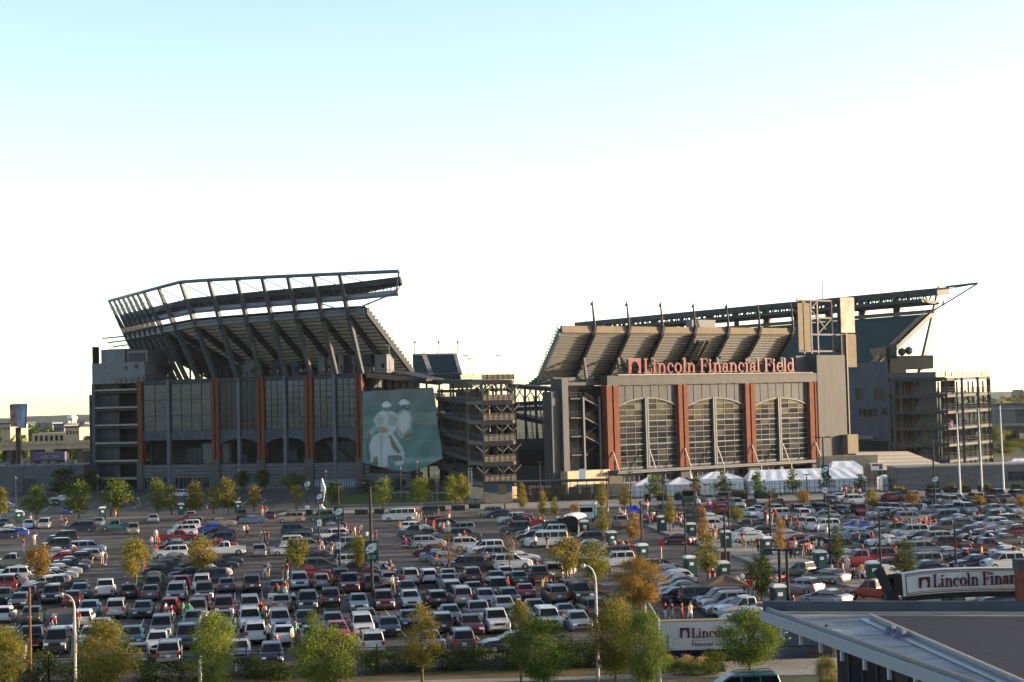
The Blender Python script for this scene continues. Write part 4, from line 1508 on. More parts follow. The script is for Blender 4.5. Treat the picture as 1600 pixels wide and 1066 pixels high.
b = MB()
nz_ = 64
for k in range(nz_):
    p = R0 + E * (LEN * k / nz_) + Z1 - Vector((0, 0, 1.7)) + EI * 2.5; q_ = R0 + E * (LEN * (k + .5) / nz_) + Z0 + EI * 2.5; r_ = R0 + E * (LEN * (k + 1) / nz_) + Z1 - Vector((0, 0, 1.7)) + EI * 2.5
    b.beam(p, q_, .3, .3); b.beam(q_, r_, .3, .3); b.beam(q_ + EI * 3, q_ + EI * 3 + Vector((0, 0, 2.2)), .25, .25)
    if k % 2: b.beam(p + EI * 6, q_ + EI * 6, .5, .5)
b.build('roof_truss', M['steel_d'], es)
tip = at(1528, 443, 436)
b = MB()
b.tube([R0 + Z1 - E * 3, tip], .35, 5); b.tube([R0 + Z1 - E * 1 - Vector((0, 0, .8)), tip], .12, 4)
lowp = at(1473, 477, 437); b.tube([tip, lowp], .22, 5); b.tube([R0 + Z0 - E * 2, lowp], .3, 5); b.tube([lowp, at(1452, 489, 437)], .22, 5)
b.build('roof_tip', M['steel'], es)
b = MB()
for x0, y0, x1, y1 in ((1482, 482, 1462, 540), (1470, 478, 1445, 560), (1480, 484, 1468, 560)):
    b.tube([at(x0, y0, 436), at(x1, y1, 430)], .04, 3)
b.build('stay_cables', M['galv'], es)
# sloping end of the truss at the left (over the entrance deck)
b = MB(); e_ = R0 + E * LEN; b.beam(e_ + Z1, e_ + Z0 - Vector((0, 0, 1)) + E * -6, .5, .5); b.beam(e_ + Z1 - Vector((0, 0, 1)), e_ + Z0 - EI * 2 - Vector((0, 0, 4)), .4, .4); b.build('truss_end', M['steel_d'], es)

# ---- right ramp tower
T2 = thing('ramp_tower', 'open steel ramp tower with five railed levels at the right end', 'ramp', at(1470, 745, 396))
ys = (590, 616, 642, 667.5, 694, 719)
Ya, Yb = 396, 412
XA, XB, XC = at(1396, 660, Ya).x, at(1479, 660, Ya).x, at(1549, 660, Yb).x
for k, y in enumerate(ys):
    z = at(1440, y, Ya).z
    b = MB(); b.box(XA, Ya, z - .8, XB, Ya + 16, z); b.build('ramp_landing', M['ramp_d'], T2)
    b = MB(); b.prism([(XB + .01, Ya + 2, z - 1.0), (XC, Yb, z - .6), (XC - 3, Yb + 8, z - .6), (XB + .01, Ya + 12, z - 1.0)], (0, 0, .7)); b.build('ramp_flight', M['ramp_d'], T2)
    railing(T2, [(XA, Ya - .05, z), (XB, Ya - .05, z)], M['ramp'], 1.3, 1.0)
    railing(T2, [(XB, Ya + 1.9, z), (XC, Yb - .1, z + .1)], M['ramp_d'], 1.4, 1.2, mesh=True)
    if k:
        b = MB(); x0, x1 = at(1440, 660, Ya).x, at(1466, 660, Ya).x
        b.prism([(x0 - 1.2, Ya + 3, z), (x1 + 1.0, Ya + 3, z), (x1 - .6, Ya + 3, z + 2.9), (x0 + .4, Ya + 3, z + 2.9)], (0, 1.2, 0)); b.build('ramp_wall', M['panel_m'], T2)
        b = MB(); x0, x1 = at(1482, 660, Ya + 8).x, at(1503, 660, Ya + 8).x
        b.box(x0, Ya + 13, z + .3, x1, Ya + 13.5, z + 3.3); b.build('core_wall', M['beige'], T2); b = MB(); b.box(XA + 4, Ya + 14.5, z + .1, XA + 9, Ya + 15, z + 3.2); b.build('core_wall', M['beige'], T2)
for px, Y in ((1398, Ya + .3), (1408.5, Ya + .3), (1416, Ya + 8), (1480, Ya + .3), (1480, Ya + 10), (1490, Ya + 8), (1505, Ya + 6), (1530, Yb - 4), (1545.5, Yb - .5), (1548, Yb + 6)):
    x = at(px, 660, Y).x
    b = MB(); b.beam((x, Y, 0), (x, Y, at(1440, 591, Ya).z), .5, .5); b.build('ramp_column', M['ramp_d'], T2)
for px, Y in ((1403, Ya + 14), (1424, Ya + 14), (1434, Ya + 6), (1450, Ya + 14), (1468, Ya + 9), (1473, Ya + 14), (1497, Ya + 12), (1515, Yb - 6), (1522, Yb + 6), (1538, Yb + 4)):
    x = at(px, 660, Y).x
    b = MB(); b.beam((x, Y, 0), (x, Y, at(1440, 591, Ya).z - .9), .34, .34); b.build('back_post', M['ramp_d'], T2)
b = MB()
for x0, y0, x1, y1 in ((1507, 655, 1520, 690), (1520, 690, 1530, 640), (1505, 700, 1530, 668), (1507, 610, 1515, 632)):
    b.beam(at(x0, y0, Yb - 3), at(x1, y1, Yb - 3), .28, .28)
b.build('ramp_brace', M['ramp_d'], T2)
for px, yt in ((1470, 562), (1478, 562), (1487, 561), (1529, 566)):
    a = at(px, 588, 402); b = MB(); b.tube([a, Vector((a.x, a.y, at(px, yt, 402).z))], .09, 4); b.beam(Vector((a.x, a.y, at(px, yt, 402).z)), Vector((a.x - .8, a.y, at(px, yt, 402).z)), .3, .15); b.build('lamp', M['galv'], T2)
# ------------------------------------------------------------ trees and shrubs
def leafmat(name, col):
    mt = bpy.data.materials.new(name)
    mt.use_nodes = True
    nt = mt.node_tree
    for n in list(nt.nodes):
        if n.type == 'BSDF_PRINCIPLED':
            nt.nodes.remove(n)
    out = nt.nodes['Material Output']
    d = nt.nodes.new('ShaderNodeBsdfDiffuse')
    t = nt.nodes.new('ShaderNodeBsdfTranslucent')
    mx = nt.nodes.new('ShaderNodeMixShader')
    mx.inputs[0].default_value = .35
    geo = nt.nodes.new('ShaderNodeNewGeometry')
    hs = nt.nodes.new('ShaderNodeHueSaturation')
    mr = nt.nodes.new('ShaderNodeMapRange')
    mr.inputs['To Min'].default_value = .6
    mr.inputs['To Max'].default_value = 1.4
    nt.links.new(geo.outputs['Random Per Island'], mr.inputs['Value'])
    nt.links.new(mr.outputs['Result'], hs.inputs['Value'])
    hs.inputs['Color'].default_value = (*col, 1)
    nt.links.new(hs.outputs['Color'], d.inputs['Color'])
    nt.links.new(hs.outputs['Color'], t.inputs['Color'])
    nt.links.new(d.outputs[0], mx.inputs[1])
    nt.links.new(t.outputs[0], mx.inputs[2])
    nt.links.new(mx.outputs[0], out.inputs['Surface'])
    return mt


PAL = {
    'green': [(.060, .085, .018), (.085, .105, .020), (.035, .055, .014)],
    'lime': [(.095, .12, .022), (.13, .14, .025), (.06, .08, .018)],
    'olive': [(.085, .085, .018), (.13, .115, .022), (.055, .060, .014)],
    'gold': [(.125, .105, .020), (.15, .115, .022), (.085, .08, .018)],
    'orange': [(.14, .085, .022), (.17, .105, .026), (.095, .07, .02)],
    'brown': [(.15, .085, .03), (.19, .115, .035), (.10, .06, .022)],
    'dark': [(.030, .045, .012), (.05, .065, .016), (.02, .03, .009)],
    'mix': [(.095, .09, .02), (.13, .10, .024), (.055, .07, .018)],
    'straw': [(.26, .20, .09), (.30, .24, .11), (.20, .16, .07)],
}
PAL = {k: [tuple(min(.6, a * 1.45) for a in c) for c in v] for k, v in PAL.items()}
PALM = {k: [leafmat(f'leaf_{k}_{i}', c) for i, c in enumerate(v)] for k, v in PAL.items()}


def crown_mesh(name, seed, n_leaf, leaf, cb, rad, shape, nclump, clump=.16, limb=True):
    """unit tall tree: returns (trunk mesh, crown mesh)"""
    rr = random.Random(seed)
    prof = {'oval': lambda t: math.sin(math.pi * min(1, max(0, t * .92 + .05)) ** .85) ** .8,
            'cone': lambda t: max(.05, (1 - t) ** .75 * (1 if t > .1 else .5 + t * 5)),
            'round': lambda t: math.sqrt(max(0.02, 1 - (2 * t - 1) ** 2)),
            'vase': lambda t: .25 + .75 * math.sin(math.pi * min(1, t ** 1.25 * .86)),
            'column': lambda t: .75 + .3 * math.sin(t * 5) - (.7 * max(0, t - .75) * 4 * .9)}[shape]
    cl = []
    for _ in range(nclump):
        t = rr.random()
        a = rr.uniform(0, 2 * math.pi)
        r = prof(t) * rad * (rr.random() ** .45) * rr.uniform(.8, 1.08)
        cl.append((Vector((r * math.cos(a), r * math.sin(a), cb + (1 - cb) * t)), rr.uniform(.6, 1.25) * clump * (1 - cb) , rr.random()))
    c = MB()
    per = n_leaf // nclump
    for p, s, h in cl:
        k = int(per * (s / (clump * (1 - cb))) ** 1.3)
        base_mi = 0 if h < .5 else (1 if h < .8 else 2)
        for _ in range(k):
            q = p + Vector((rr.gauss(0, s * .62), rr.gauss(0, s * .62), rr.gauss(0, s * .48)))
            out = Vector((q.x, q.y, (q.z - (cb + .3)) * .8 + .25))
            n = (out.normalized() * .7 + Vector((rr.gauss(0, .6), rr.gauss(0, .6), rr.gauss(0, .6)))).normalized()
            x = n.orthogonal().normalized()
            a = rr.uniform(0, 6.28)
            y = n.cross(x)
            u = x * math.cos(a) + y * math.sin(a)
            v = n.cross(u)
            l = leaf * rr.uniform(.6, 1.3)
            mi = base_mi if rr.random() < .75 else rr.randrange(3)
            c.add([q - u * l * .5, q + v * l * .36 + n * l * .08, q + u * l * .5, q - v * l * .36 + n * l * .08], [(0, 1, 2, 3)], mi)
    t = MB()
    w = .022
    t.tube([(0, 0, 0), (.004, .003, cb * .6), (-.003, .004, cb + .1), (.004, 0, cb + (1 - cb) * .55), (0, 0, cb + (1 - cb) * .9)], [w, w * .85, w * .7, w * .4, w * .12], 7)
    if limb:
        for p, s, h in cl[:: max(1, nclump // 26)]:
            z0 = max(cb * .85, p.z - math.hypot(p.x, p.y) * .9 - .03)
            st = Vector((0, 0, z0))
            mid = st.lerp(p, .5) + Vector((0, 0, .02))
            t.tube([st, mid, p], [w * .42, w * .26, w * .1], 4, caps=False)
    mc = bpy.data.meshes.new(name + '_crown')
    mc.from_pydata(c.v, [], c.f)
    for m_ in PALM['green']:
        mc.materials.append(m_)
    mc.polygons.foreach_set('material_index', c.m)
    mt_ = bpy.data.meshes.new(name + '_trunk')
    mt_.from_pydata(t.v, [], t.f)
    mt_.materials.append(M['bark'])
    mt_.polygons.foreach_set('use_smooth', [True] * len(mt_.polygons))
    return mt_, mc


TM = {
    'oval': [crown_mesh('oval', s, 2600, .050, .24, .30, 'oval', 34, .17) for s in (1, 2)],
    'narrow': [crown_mesh('narrow', s, 900, .050, .26, .15, 'oval', 26, .12) for s in (3, 4)],
    'cone': [crown_mesh('cone', s, 1100, .055, .26, .33, 'cone', 30, .13) for s in (5, 6)],
    'lot': [crown_mesh('lot', s, 4200, .040, .36, .36, 'round', 46, .20) for s in (7, 8, 9)],
    'sparse': [crown_mesh('sparse', s, 420, .034, .34, .38, 'vase', 60, .15) for s in (10, 11)],
    'tall': [crown_mesh('tall', s, 2400, .036, .30, .20, 'oval', 44, .13) for s in (12, 13)],
    'big': [crown_mesh('big', s, 22000, .021, .22, .42, 'round', 90, .15) for s in (14, 15, 16)],
    'wide': [crown_mesh('wide', s, 22000, .023, .28, .50, 'round', 90, .16) for s in (17, 18)],
    'airy': [crown_mesh('airy', s, 8000, .021, .30, .26, 'oval', 70, .11) for s in (19, 20)],
    'bush': [crown_mesh('bush', s, 2600, .075, .02, .75, 'round', 40, .26, limb=False) for s in (21, 22, 23)],
}
for k in TM:                     # crowns can be wider than tall: stored as unit height; RAD is the half width of the form
    pass
RAD = {'oval': .30, 'narrow': .15, 'cone': .33, 'lot': .40, 'sparse': .38, 'tall': .20, 'big': .45, 'wide': .52, 'airy': .28, 'bush': .80}
ntree = [0]


def tree(px, yb, yt, wpx, form, pal, label, name='young_tree', group=None, loc=None, H=None, Wm=None, cat='tree'):
    p = loc or G(px, yb)
    if H is None:
        H = max(.5, zfor(p.x, p.y, yt))
    wm = Wm or wpx * 1.04 * p.y / F
    i = ntree[0]
    ntree[0] += 1
    tm, cm = TM[form][i % len(TM[form])]
    sx = wm / 2 / RAD[form]
    t = thing(name, label, cat, (p.x, p.y, 0), group, rz=R.uniform(0, 6.28))
    o = share('trunk' if form != 'bush' else 'stem', tm, t)
    tw = min(sx, H * 1.2)
    o.scale = (sx, sx, H)
    c = share('crown' if form != 'bush' else 'foliage', cm, t)
    c.scale = (sx, sx, H)
    for s, m_ in zip(c.material_slots, PALM[pal]):
        s.link = 'OBJECT'
        s.material = m_
    return t


ORDN = ['first', 'second', 'third', 'fourth', 'fifth', 'sixth', 'seventh', 'eighth', 'ninth', 'tenth', 'eleventh', 'twelfth', 'thirteenth', 'fourteenth', 'fifteenth', 'sixteenth', 'seventeenth', 'eighteenth', 'nineteenth', 'twentieth', 'twenty-first', 'twenty-second', 'twenty-third', 'twenty-fourth', 'twenty-fifth', 'twenty-sixth']
LOOK = {'green': 'green', 'lime': 'bright green', 'olive': 'olive green', 'gold': 'yellow', 'orange': 'orange', 'brown': 'brown', 'dark': 'dark green', 'mix': 'yellow-green'}
SHAPE = {'oval': 'oval', 'narrow': 'slim', 'cone': 'pointed', 'lot': 'round', 'sparse': 'half bare', 'tall': 'tall slim', 'big': 'bushy', 'wide': 'spreading', 'airy': 'airy', 'bush': 'low'}
BACK = [(0, 812, 764, 26, 'oval', 'mix'), (57, 813, 764, 34, 'oval', 'green'), (123, 811, 757, 40, 'oval', 'green'), (184, 809, 754, 42, 'oval', 'green'), (247, 806, 754, 27, 'oval', 'lime'), (268, 806, 763, 19, 'narrow', 'mix'),
        (303, 804, 757, 31, 'oval', 'olive'), (334, 804, 762, 18, 'narrow', 'mix'), (357, 803, 751, 30, 'oval', 'olive'), (397, 801, 761, 20, 'narrow', 'gold'), (463, 799, 758, 20, 'narrow', 'mix'), (524, 797, 755, 24, 'oval', 'dark'),
        (598, 796, 750, 29, 'oval', 'lime'), (657, 793, 749, 29, 'oval', 'lime'), (708, 791, 747, 26, 'oval', 'lime'), (722, 792, 745, 22, 'oval', 'olive')]
for i, (x, yb, yt, w, f, pl) in enumerate(BACK):
    tree(x, yb, yt, w, f, pl, f'{SHAPE[f]} {LOOK[pl]} tree on the far kerb, {ORDN[i]} of its row from the left', group='trees along the far kerb')
AVE = [(817, 806, 758, 15, 'tall', 'gold'), (848, 815, 770, 15, 'tall', 'gold'), (868, 812, 778, 14, 'tall', 'olive'), (899, 830, 788, 20, 'tall', 'brown'), (941, 803, 755, 15, 'tall', 'gold'), (976, 800, 760, 20, 'tall', 'mix'),
       (943, 842, 796, 22, 'tall', 'mix'), (990, 856, 801, 21, 'tall', 'brown'), (1047, 832, 778, 17, 'tall', 'olive'), (1098, 845, 795, 18, 'tall', 'brown'), (1106, 914, 834, 34, 'tall', 'olive'), (1191, 952, 869, 43, 'lot', 'dark'), (1151, 822, 794, 22, 'lot', 'olive'),
       (1220, 880, 811, 18, 'tall', 'brown'), (1309, 892, 827, 22, 'tall', 'dark'), (1416, 915, 846, 36, 'tall', 'dark')]
for i, (x, yb, yt, w, f, pl) in enumerate(AVE):
    near = {0: 'by the ticket building', 1: 'behind the parked jeep', 2: 'beside the covered trailer', 3: 'in front of the covered trailer', 4: 'beside the canopy gate', 5: 'left of the blue gazebo', 6: 'behind a green toilet hut', 7: 'beside the crowd at two toilet huts',
            8: 'on the island tip beside a toilet hut', 9: 'on the island behind two toilet huts', 10: 'beside the sandwich board on the road', 11: 'right of the brown gazebo', 12: 'among the parked cars behind the island', 13: 'on the island behind the dark pickup', 14: 'behind the crowd and toilet hut', 15: 'behind the arched sign'}[i]
    tree(x, yb, yt, w, f, pl, f'{SHAPE[f]} {LOOK[pl]} tree standing {near}', group='trees along the entrance road')
PLZ = [(1023, 778, 747, 25, 'oval', 'lime'), (1087, 776, 744, 24, 'cone', 'mix'), (1131, 776, 738, 36, 'cone', 'green'), (1184, 775, 738, 34, 'cone', 'green'), (1239, 773, 734, 30, 'cone', 'green'), (1291, 771, 736, 30, 'cone', 'green'), (1345, 769, 742, 26, 'cone', 'green'), (1396, 767, 738, 24, 'cone', 'lime'),
       (1443, 765, 733, 28, 'oval', 'gold'), (1502, 764, 732, 20, 'oval', 'gold'), (1555, 762, 728, 26, 'oval', 'gold'), (1598, 760, 732, 16, 'oval', 'olive')]
for i, (x, yb, yt, w, f, pl) in enumerate(PLZ):
    tree(x, yb, yt, w, f, pl, f'{SHAPE[f]} {LOOK[pl]} plaza tree before the tents, {ORDN[i]} of its row from the left', group='trees in front of the tents')
FARL = [(1206, 795, 770, 26, 'sparse', 'brown'), (1256, 796, 767, 24, 'lot', 'orange'), (1364, 800, 769, 22, 'lot', 'gold'), (1427, 798, 771, 25, 'lot', 'brown'), (1529, 800, 775, 20, 'lot', 'brown'), (1597, 800, 776, 18, 'lot', 'orange')]
for i, (x, yb, yt, w, f, pl) in enumerate(FARL):
    tree(x, yb, yt, w, f, pl, f'small {LOOK[pl]} tree among the far right parked cars, {ORDN[i]} from the left', group='small trees in the right car park')
LOT = [(60, 922, 854, 42, 'lot', 'orange', 'small orange tree among the parked cars at the far left'), (213, 920, 846, 50, 'lot', 'gold', 'yellow tree beside the pale green sedan at the end of a file'), (317, 908, 844, 46, 'lot', 'gold', 'golden tree rising from the middle file beside a white pickup'),
       (465, 900, 843, 44, 'lot', 'olive', 'olive tree beside the red coupe in the car park'), (562, 900, 840, 34, 'lot', 'olive', 'slight olive tree behind the tall lamp with the numbered banner'), (702, 898, 838, 46, 'sparse', 'orange', 'thin orange tree over the white minivans in the car park'), (797, 892, 834, 42, 'sparse', 'olive', 'nearly bare tree beside the white suv with its grey trunk'),
       (886, 912, 843, 56, 'lot', 'gold', 'golden tree on the planting strip behind the green minivan'), (930, 930, 852, 52, 'lot', 'olive', 'olive tree on the planting strip behind the street lamp head')]
for x, yb, yt, w, f, pl, lab in LOT:
    tree(x, yb, yt, w, f, pl, lab, group='trees in the left car park')
FRONT = [(5, 1085, 985, 85, 'big', 'olive', 'bushy olive tree cut off at the bottom left corner'), (163, 1095, 978, 95, 'big', 'mix', 'yellow and green bushy tree beside the cobra lamp at the left'), (335, 1098, 968, 78, 'big', 'lime', 'bright green bushy tree beside the pale lamp pole'),
         (490, 1070, 958, 44, 'airy', 'green', 'narrow green treetop left of the red sedan'), (515, 1092, 988, 112, 'wide', 'lime', 'wide bright green tree standing before the iron fence'), (660, 1075, 948, 62, 'airy', 'gold', 'slender golden tree with a bare trunk on the dry verge'),
         (815, 1072, 945, 56, 'airy', 'mix', 'thin yellow-green tree just left of the bushy dark one'), (850, 1078, 972, 104, 'big', 'green', 'bushy green tree on the verge left of the street lamp'), (1000, 962, 876, 84, 'wide', 'orange', 'large orange spreading tree above the end of the planting strip'),
         (962, 1072, 945, 88, 'big', 'olive', 'bushy olive tree directly right of the street lamp'), (1010, 1085, 962, 76, 'big', 'green', 'dark trunked green tree just left of the white panel sign'), (1172, 1062, 955, 98, 'wide', 'green', 'round green tree covering the end of the white panel sign'),
         (1293, 1088, 1030, 40, 'big', 'olive', 'small olive tree beside the glass corner of the near building')]
for x, yb, yt, w, f, pl, lab in FRONT:
    tree(x, yb, yt, w, f, pl, lab, name='tree', group='trees along the front verge')
# shrubs along the fence and the planting bed
SH = [(-12, 1062, 30, 52), (60, 1066, 40, 60), (128, 1066, 34, 60), (240, 1064, 24, 56), (300, 1063, 26, 56), (400, 1058, 24, 60), (440, 1062, 22, 46), (590, 1050, 30, 56), (640, 1048, 28, 50), (700, 1046, 26, 56), (745, 1044, 30, 50), (800, 1044, 24, 56), (905, 1042, 34, 60), (940, 1040, 28, 50)]
for i, (x, yb, hp, wp) in enumerate(SH):
    p = G(x, yb)
    tree(x, yb, 0, wp * 1.35, 'bush', 'dark', f'dark clipped shrub below the iron fence, {ORDN[i]} of its row from the left', name='shrub', group='shrubs below the fence', H=hp * p.y / F, cat='shrub')
BED = [(1042, 1052, 22, 34, 'green'), (1062, 1056, 20, 34, 'dark'), (1086, 1058, 20, 36, 'green'), (1108, 1056, 24, 40, 'dark'), (1122, 1046, 24, 40, 'dark'), (1110, 1036, 20, 34, 'green'), (1046, 1042, 16, 26, 'straw'), (1072, 1042, 16, 28, 'straw'), (1096, 1042, 14, 26, 'straw'), (1140, 1034, 14, 20, 'dark')]
for i, (x, yb, hp, wp, pl) in enumerate(sorted(BED)):
    p = G(x, yb)
    tree(x, yb, 0, wp, 'bush', pl, ('straw coloured ornamental grass' if pl == 'straw' else 'clipped green shrub' if pl == 'green' else 'dark clipped shrub') + f' in the bed by the white panel sign, {ORDN[i]} plant from the left', name='ornamental_grass' if pl == 'straw' else 'shrub', group='plants in the sign bed', H=hp * p.y / F, cat='plant')
# trees by the stadium foot, shaded, and trees in the right background
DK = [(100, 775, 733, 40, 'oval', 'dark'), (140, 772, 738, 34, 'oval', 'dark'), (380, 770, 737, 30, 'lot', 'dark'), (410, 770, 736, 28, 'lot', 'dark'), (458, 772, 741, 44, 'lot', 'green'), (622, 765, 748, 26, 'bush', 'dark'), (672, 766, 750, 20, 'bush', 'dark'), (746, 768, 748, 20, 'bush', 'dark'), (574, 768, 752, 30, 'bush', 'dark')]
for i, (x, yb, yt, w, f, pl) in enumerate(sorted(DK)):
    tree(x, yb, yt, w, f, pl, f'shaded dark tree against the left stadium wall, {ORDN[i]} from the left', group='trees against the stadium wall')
for i, (x, yt, w, Y) in enumerate(((1490, 706, 30, 515), (1512, 700, 36, 500), (1530, 682, 40, 520), (1552, 668, 46, 540), (1566, 700, 40, 480), (1578, 690, 44, 500), (1600, 686, 40, 510))):
    p = at(x, 700, Y)
    tree(x, 0, yt, w, 'lot', 'lime' if i % 2 else 'olive', f'yellow-green tree beyond the right ramps, {ORDN[i]} of its clump from the left', name='tree', group='trees beyond the ramps', loc=Vector((p.x, p.y, 0)))
# far woods as one mass each
def wood(name, label, boxes, pal, seed, size=2.2):
    rr = random.Random(seed)
    b = MB()
    for (x0, x1, y0, y1, h, n) in boxes:
        for _ in range(n):
            cx, cy = rr.uniform(x0, x1), rr.uniform(y0, y1)
            hh = h * rr.uniform(.6, 1.1)
            rad = hh * rr.uniform(.35, .6)
            mi = rr.randrange(3)
            for _ in range(26):
                v = Vector((rr.gauss(0, 1), rr.gauss(0, 1), rr.gauss(0, 1))).normalized()
                q = Vector((cx, cy, hh * .58)) + Vector((v.x * rad, v.y * rad, v.z * hh * .42))
                n_ = (v + Vector((rr.gauss(0, .4), rr.gauss(0, .4), rr.gauss(0, .4)))).normalized()
                x_ = n_.orthogonal().normalized() * size * rr.uniform(.7, 1.4)
                y_ = n_.cross(x_)
                b.add([q - x_, q + y_ * .8, q + x_, q - y_ * .8], [(0, 1, 2, 3)], mi)
    o = b.build(name, PALM[pal])
    o['kind'] = 'stuff'
    o['label'] = label
    return o


wood('far_wood', 'hazy woods on the left horizon behind the viaduct', [(-700, -230, 900, 1500, 15, 420), (-420, -180, 640, 760, 11, 90)], 'green', 31)
wood('far_wood', 'hazy trees on the right horizon beyond the car park', [(290, 620, 760, 1200, 17, 260), (215, 420, 520, 600, 10, 70)], 'olive', 32)
# ------------------------------------------------------------ cars
def paint(name, col, metal=0.0, rough=.28):
    mt = mat('car_paint_' + name, col, rough, metal, coat=.3)
    return mt


PAINT = {
    'w': [paint('white', (.50, .51, .52)), paint('white_b', (.44, .45, .45))],
    's': [paint('silver', (.24, .255, .28), .3), paint('silver_b', (.19, .195, .20), .3), paint('silver_c', (.29, .295, .30), .3)],
    'g': [paint('grey', (.06, .063, .068), .25), paint('grey_b', (.085, .085, .085), .25)],
    'k': [paint('black', (.006, .007, .008)), paint('black_b', (.010, .010, .012))],
    'b': [paint('dark_blue', (.012, .018, .048), .2), paint('dark_blue_b', (.018, .028, .062), .2)],
    'B': [paint('bright_blue', (.02, .06, .32))],
    'r': [paint('red', (.24, .012, .012)), paint('red_b', (.18, .010, .014))],
    'R': [paint('maroon', (.062, .007, .011), .2)],
    'n': [paint('dark_green', (.025, .055, .042), .2), paint('sage', (.10, .12, .085), .25)],
    't': [paint('tan', (.21, .18, .14), .25)],
    'l': [paint('pale_blue', (.14, .20, .28), .3)],
    'e': [paint('teal', (.015, .085, .09), .2)],
}
CNAME = dict(w='white', s='silver', g='grey', k='black', b='dark blue', B='bright blue', r='red', R='maroon', n='green', t='tan', l='pale blue', e='teal')
M['cglass'] = mat('car_glass', (.006, .008, .011), .06, ior=1.27)
M['tyre'] = mat('tyre_rubber', (.012, .012, .013), .85)
M['rim'] = mat('wheel_rim', (.35, .35, .36), .35, metal=.7)
M['lamp_w'] = mat('headlight_lens', (.62, .64, .66), .1)
M['lamp_r'] = mat('taillight_lens', (.32, .012, .012), .15)
M['trim'] = mat('black_trim', (.018, .018, .02), .5)
M['chrome'] = mat('chrome_trim', (.5, .5, .5), .2, metal=.8)
M['plate'] = mat('number_plate', (.55, .56, .58), .5)
brake = bpy.data.materials.new('lit_brake_light')
brake.use_nodes = True
brake.node_tree.nodes['Principled BSDF'].inputs['Base Color'].default_value = (.5, .02, .02, 1)
brake.node_tree.nodes['Principled BSDF'].inputs['Emission Color'].default_value = (1, .05, .04, 1)
brake.node_tree.nodes['Principled BSDF'].inputs['Emission Strength'].default_value = 1.2
M['lamp_b'] = brake

# L, W, H, belt height, bonnet front height, cabin base rear/front, roof rear/front, wheel centres, ground clearance, wheel radius, side pillars
SPEC = {
    's': dict(n='sedan', L=4.75, W=1.82, H=1.45, belt=.93, hood=.74, cow=.95, deck=.99, cb=(-1.80, 1.12), rf=(-1.00, .22), wb=(-1.38, 1.42), gc=.20, wr=.325, pil=(-.98, .02, .74), rows=2),
    'c': dict(n='coupe', L=4.5, W=1.80, H=1.36, belt=.90, hood=.68, cow=.90, deck=.93, cb=(-1.75, .95), rf=(-.85, .02), wb=(-1.3, 1.35), gc=.18, wr=.33, pil=(-.85, -.1, .55), rows=2),
    'h': dict(n='hatchback', L=4.35, W=1.76, H=1.50, belt=.95, hood=.78, cow=.98, deck=.98, cb=(-2.05, 1.12), rf=(-1.55, .22), wb=(-1.27, 1.33), gc=.20, wr=.32, pil=(-1.5, -.05, .72), rows=3),
    'a': dict(n='estate_car', L=4.8, W=1.80, H=1.52, belt=.95, hood=.76, cow=.96, deck=.97, cb=(-2.30, 1.15), rf=(-1.95, .25), wb=(-1.4, 1.4), gc=.20, wr=.325, pil=(-1.95, -.05, .75), rows=3),
    'u': dict(n='suv', L=4.65, W=1.88, H=1.76, belt=1.10, hood=.98, cow=1.12, deck=1.10, cb=(-2.24, 1.12), rf=(-1.98, .38), wb=(-1.35, 1.38), gc=.27, wr=.37, pil=(-1.95, -.02, .78), rows=3),
    'm': dict(n='minivan', L=4.95, W=1.93, H=1.74, belt=1.04, hood=.82, cow=1.04, deck=1.04, cb=(-2.38, 1.75), rf=(-2.15, .75), wb=(-1.45, 1.52), gc=.20, wr=.335, pil=(-2.12, .10, 1.22), rows=3),
    'p': dict(n='pickup', L=5.5, W=1.97, H=1.84, belt=1.14, hood=1.02, cow=1.15, deck=.80, cb=(-.72, 1.28), rf=(-.55, .55), wb=(-1.75, 1.75), gc=.32, wr=.39, pil=(-.55, .15, .95), rows=2),
    'v': dict(n='passenger_van', L=5.75, W=2.0, H=2.08, belt=1.28, hood=1.02, cow=1.22, deck=1.25, cb=(-2.80, 2.05), rf=(-2.70, 1.35), wb=(-1.7, 1.85), gc=.28, wr=.38, pil=(-2.62, .45, 1.55), rows=4),
}


def arch_pts(cx, gc, r, n=7):
    return [(cx + r * math.cos(math.pi * k / n), gc + max(0, r * math.sin(math.pi * k / n))) for k in range(n + 1)]


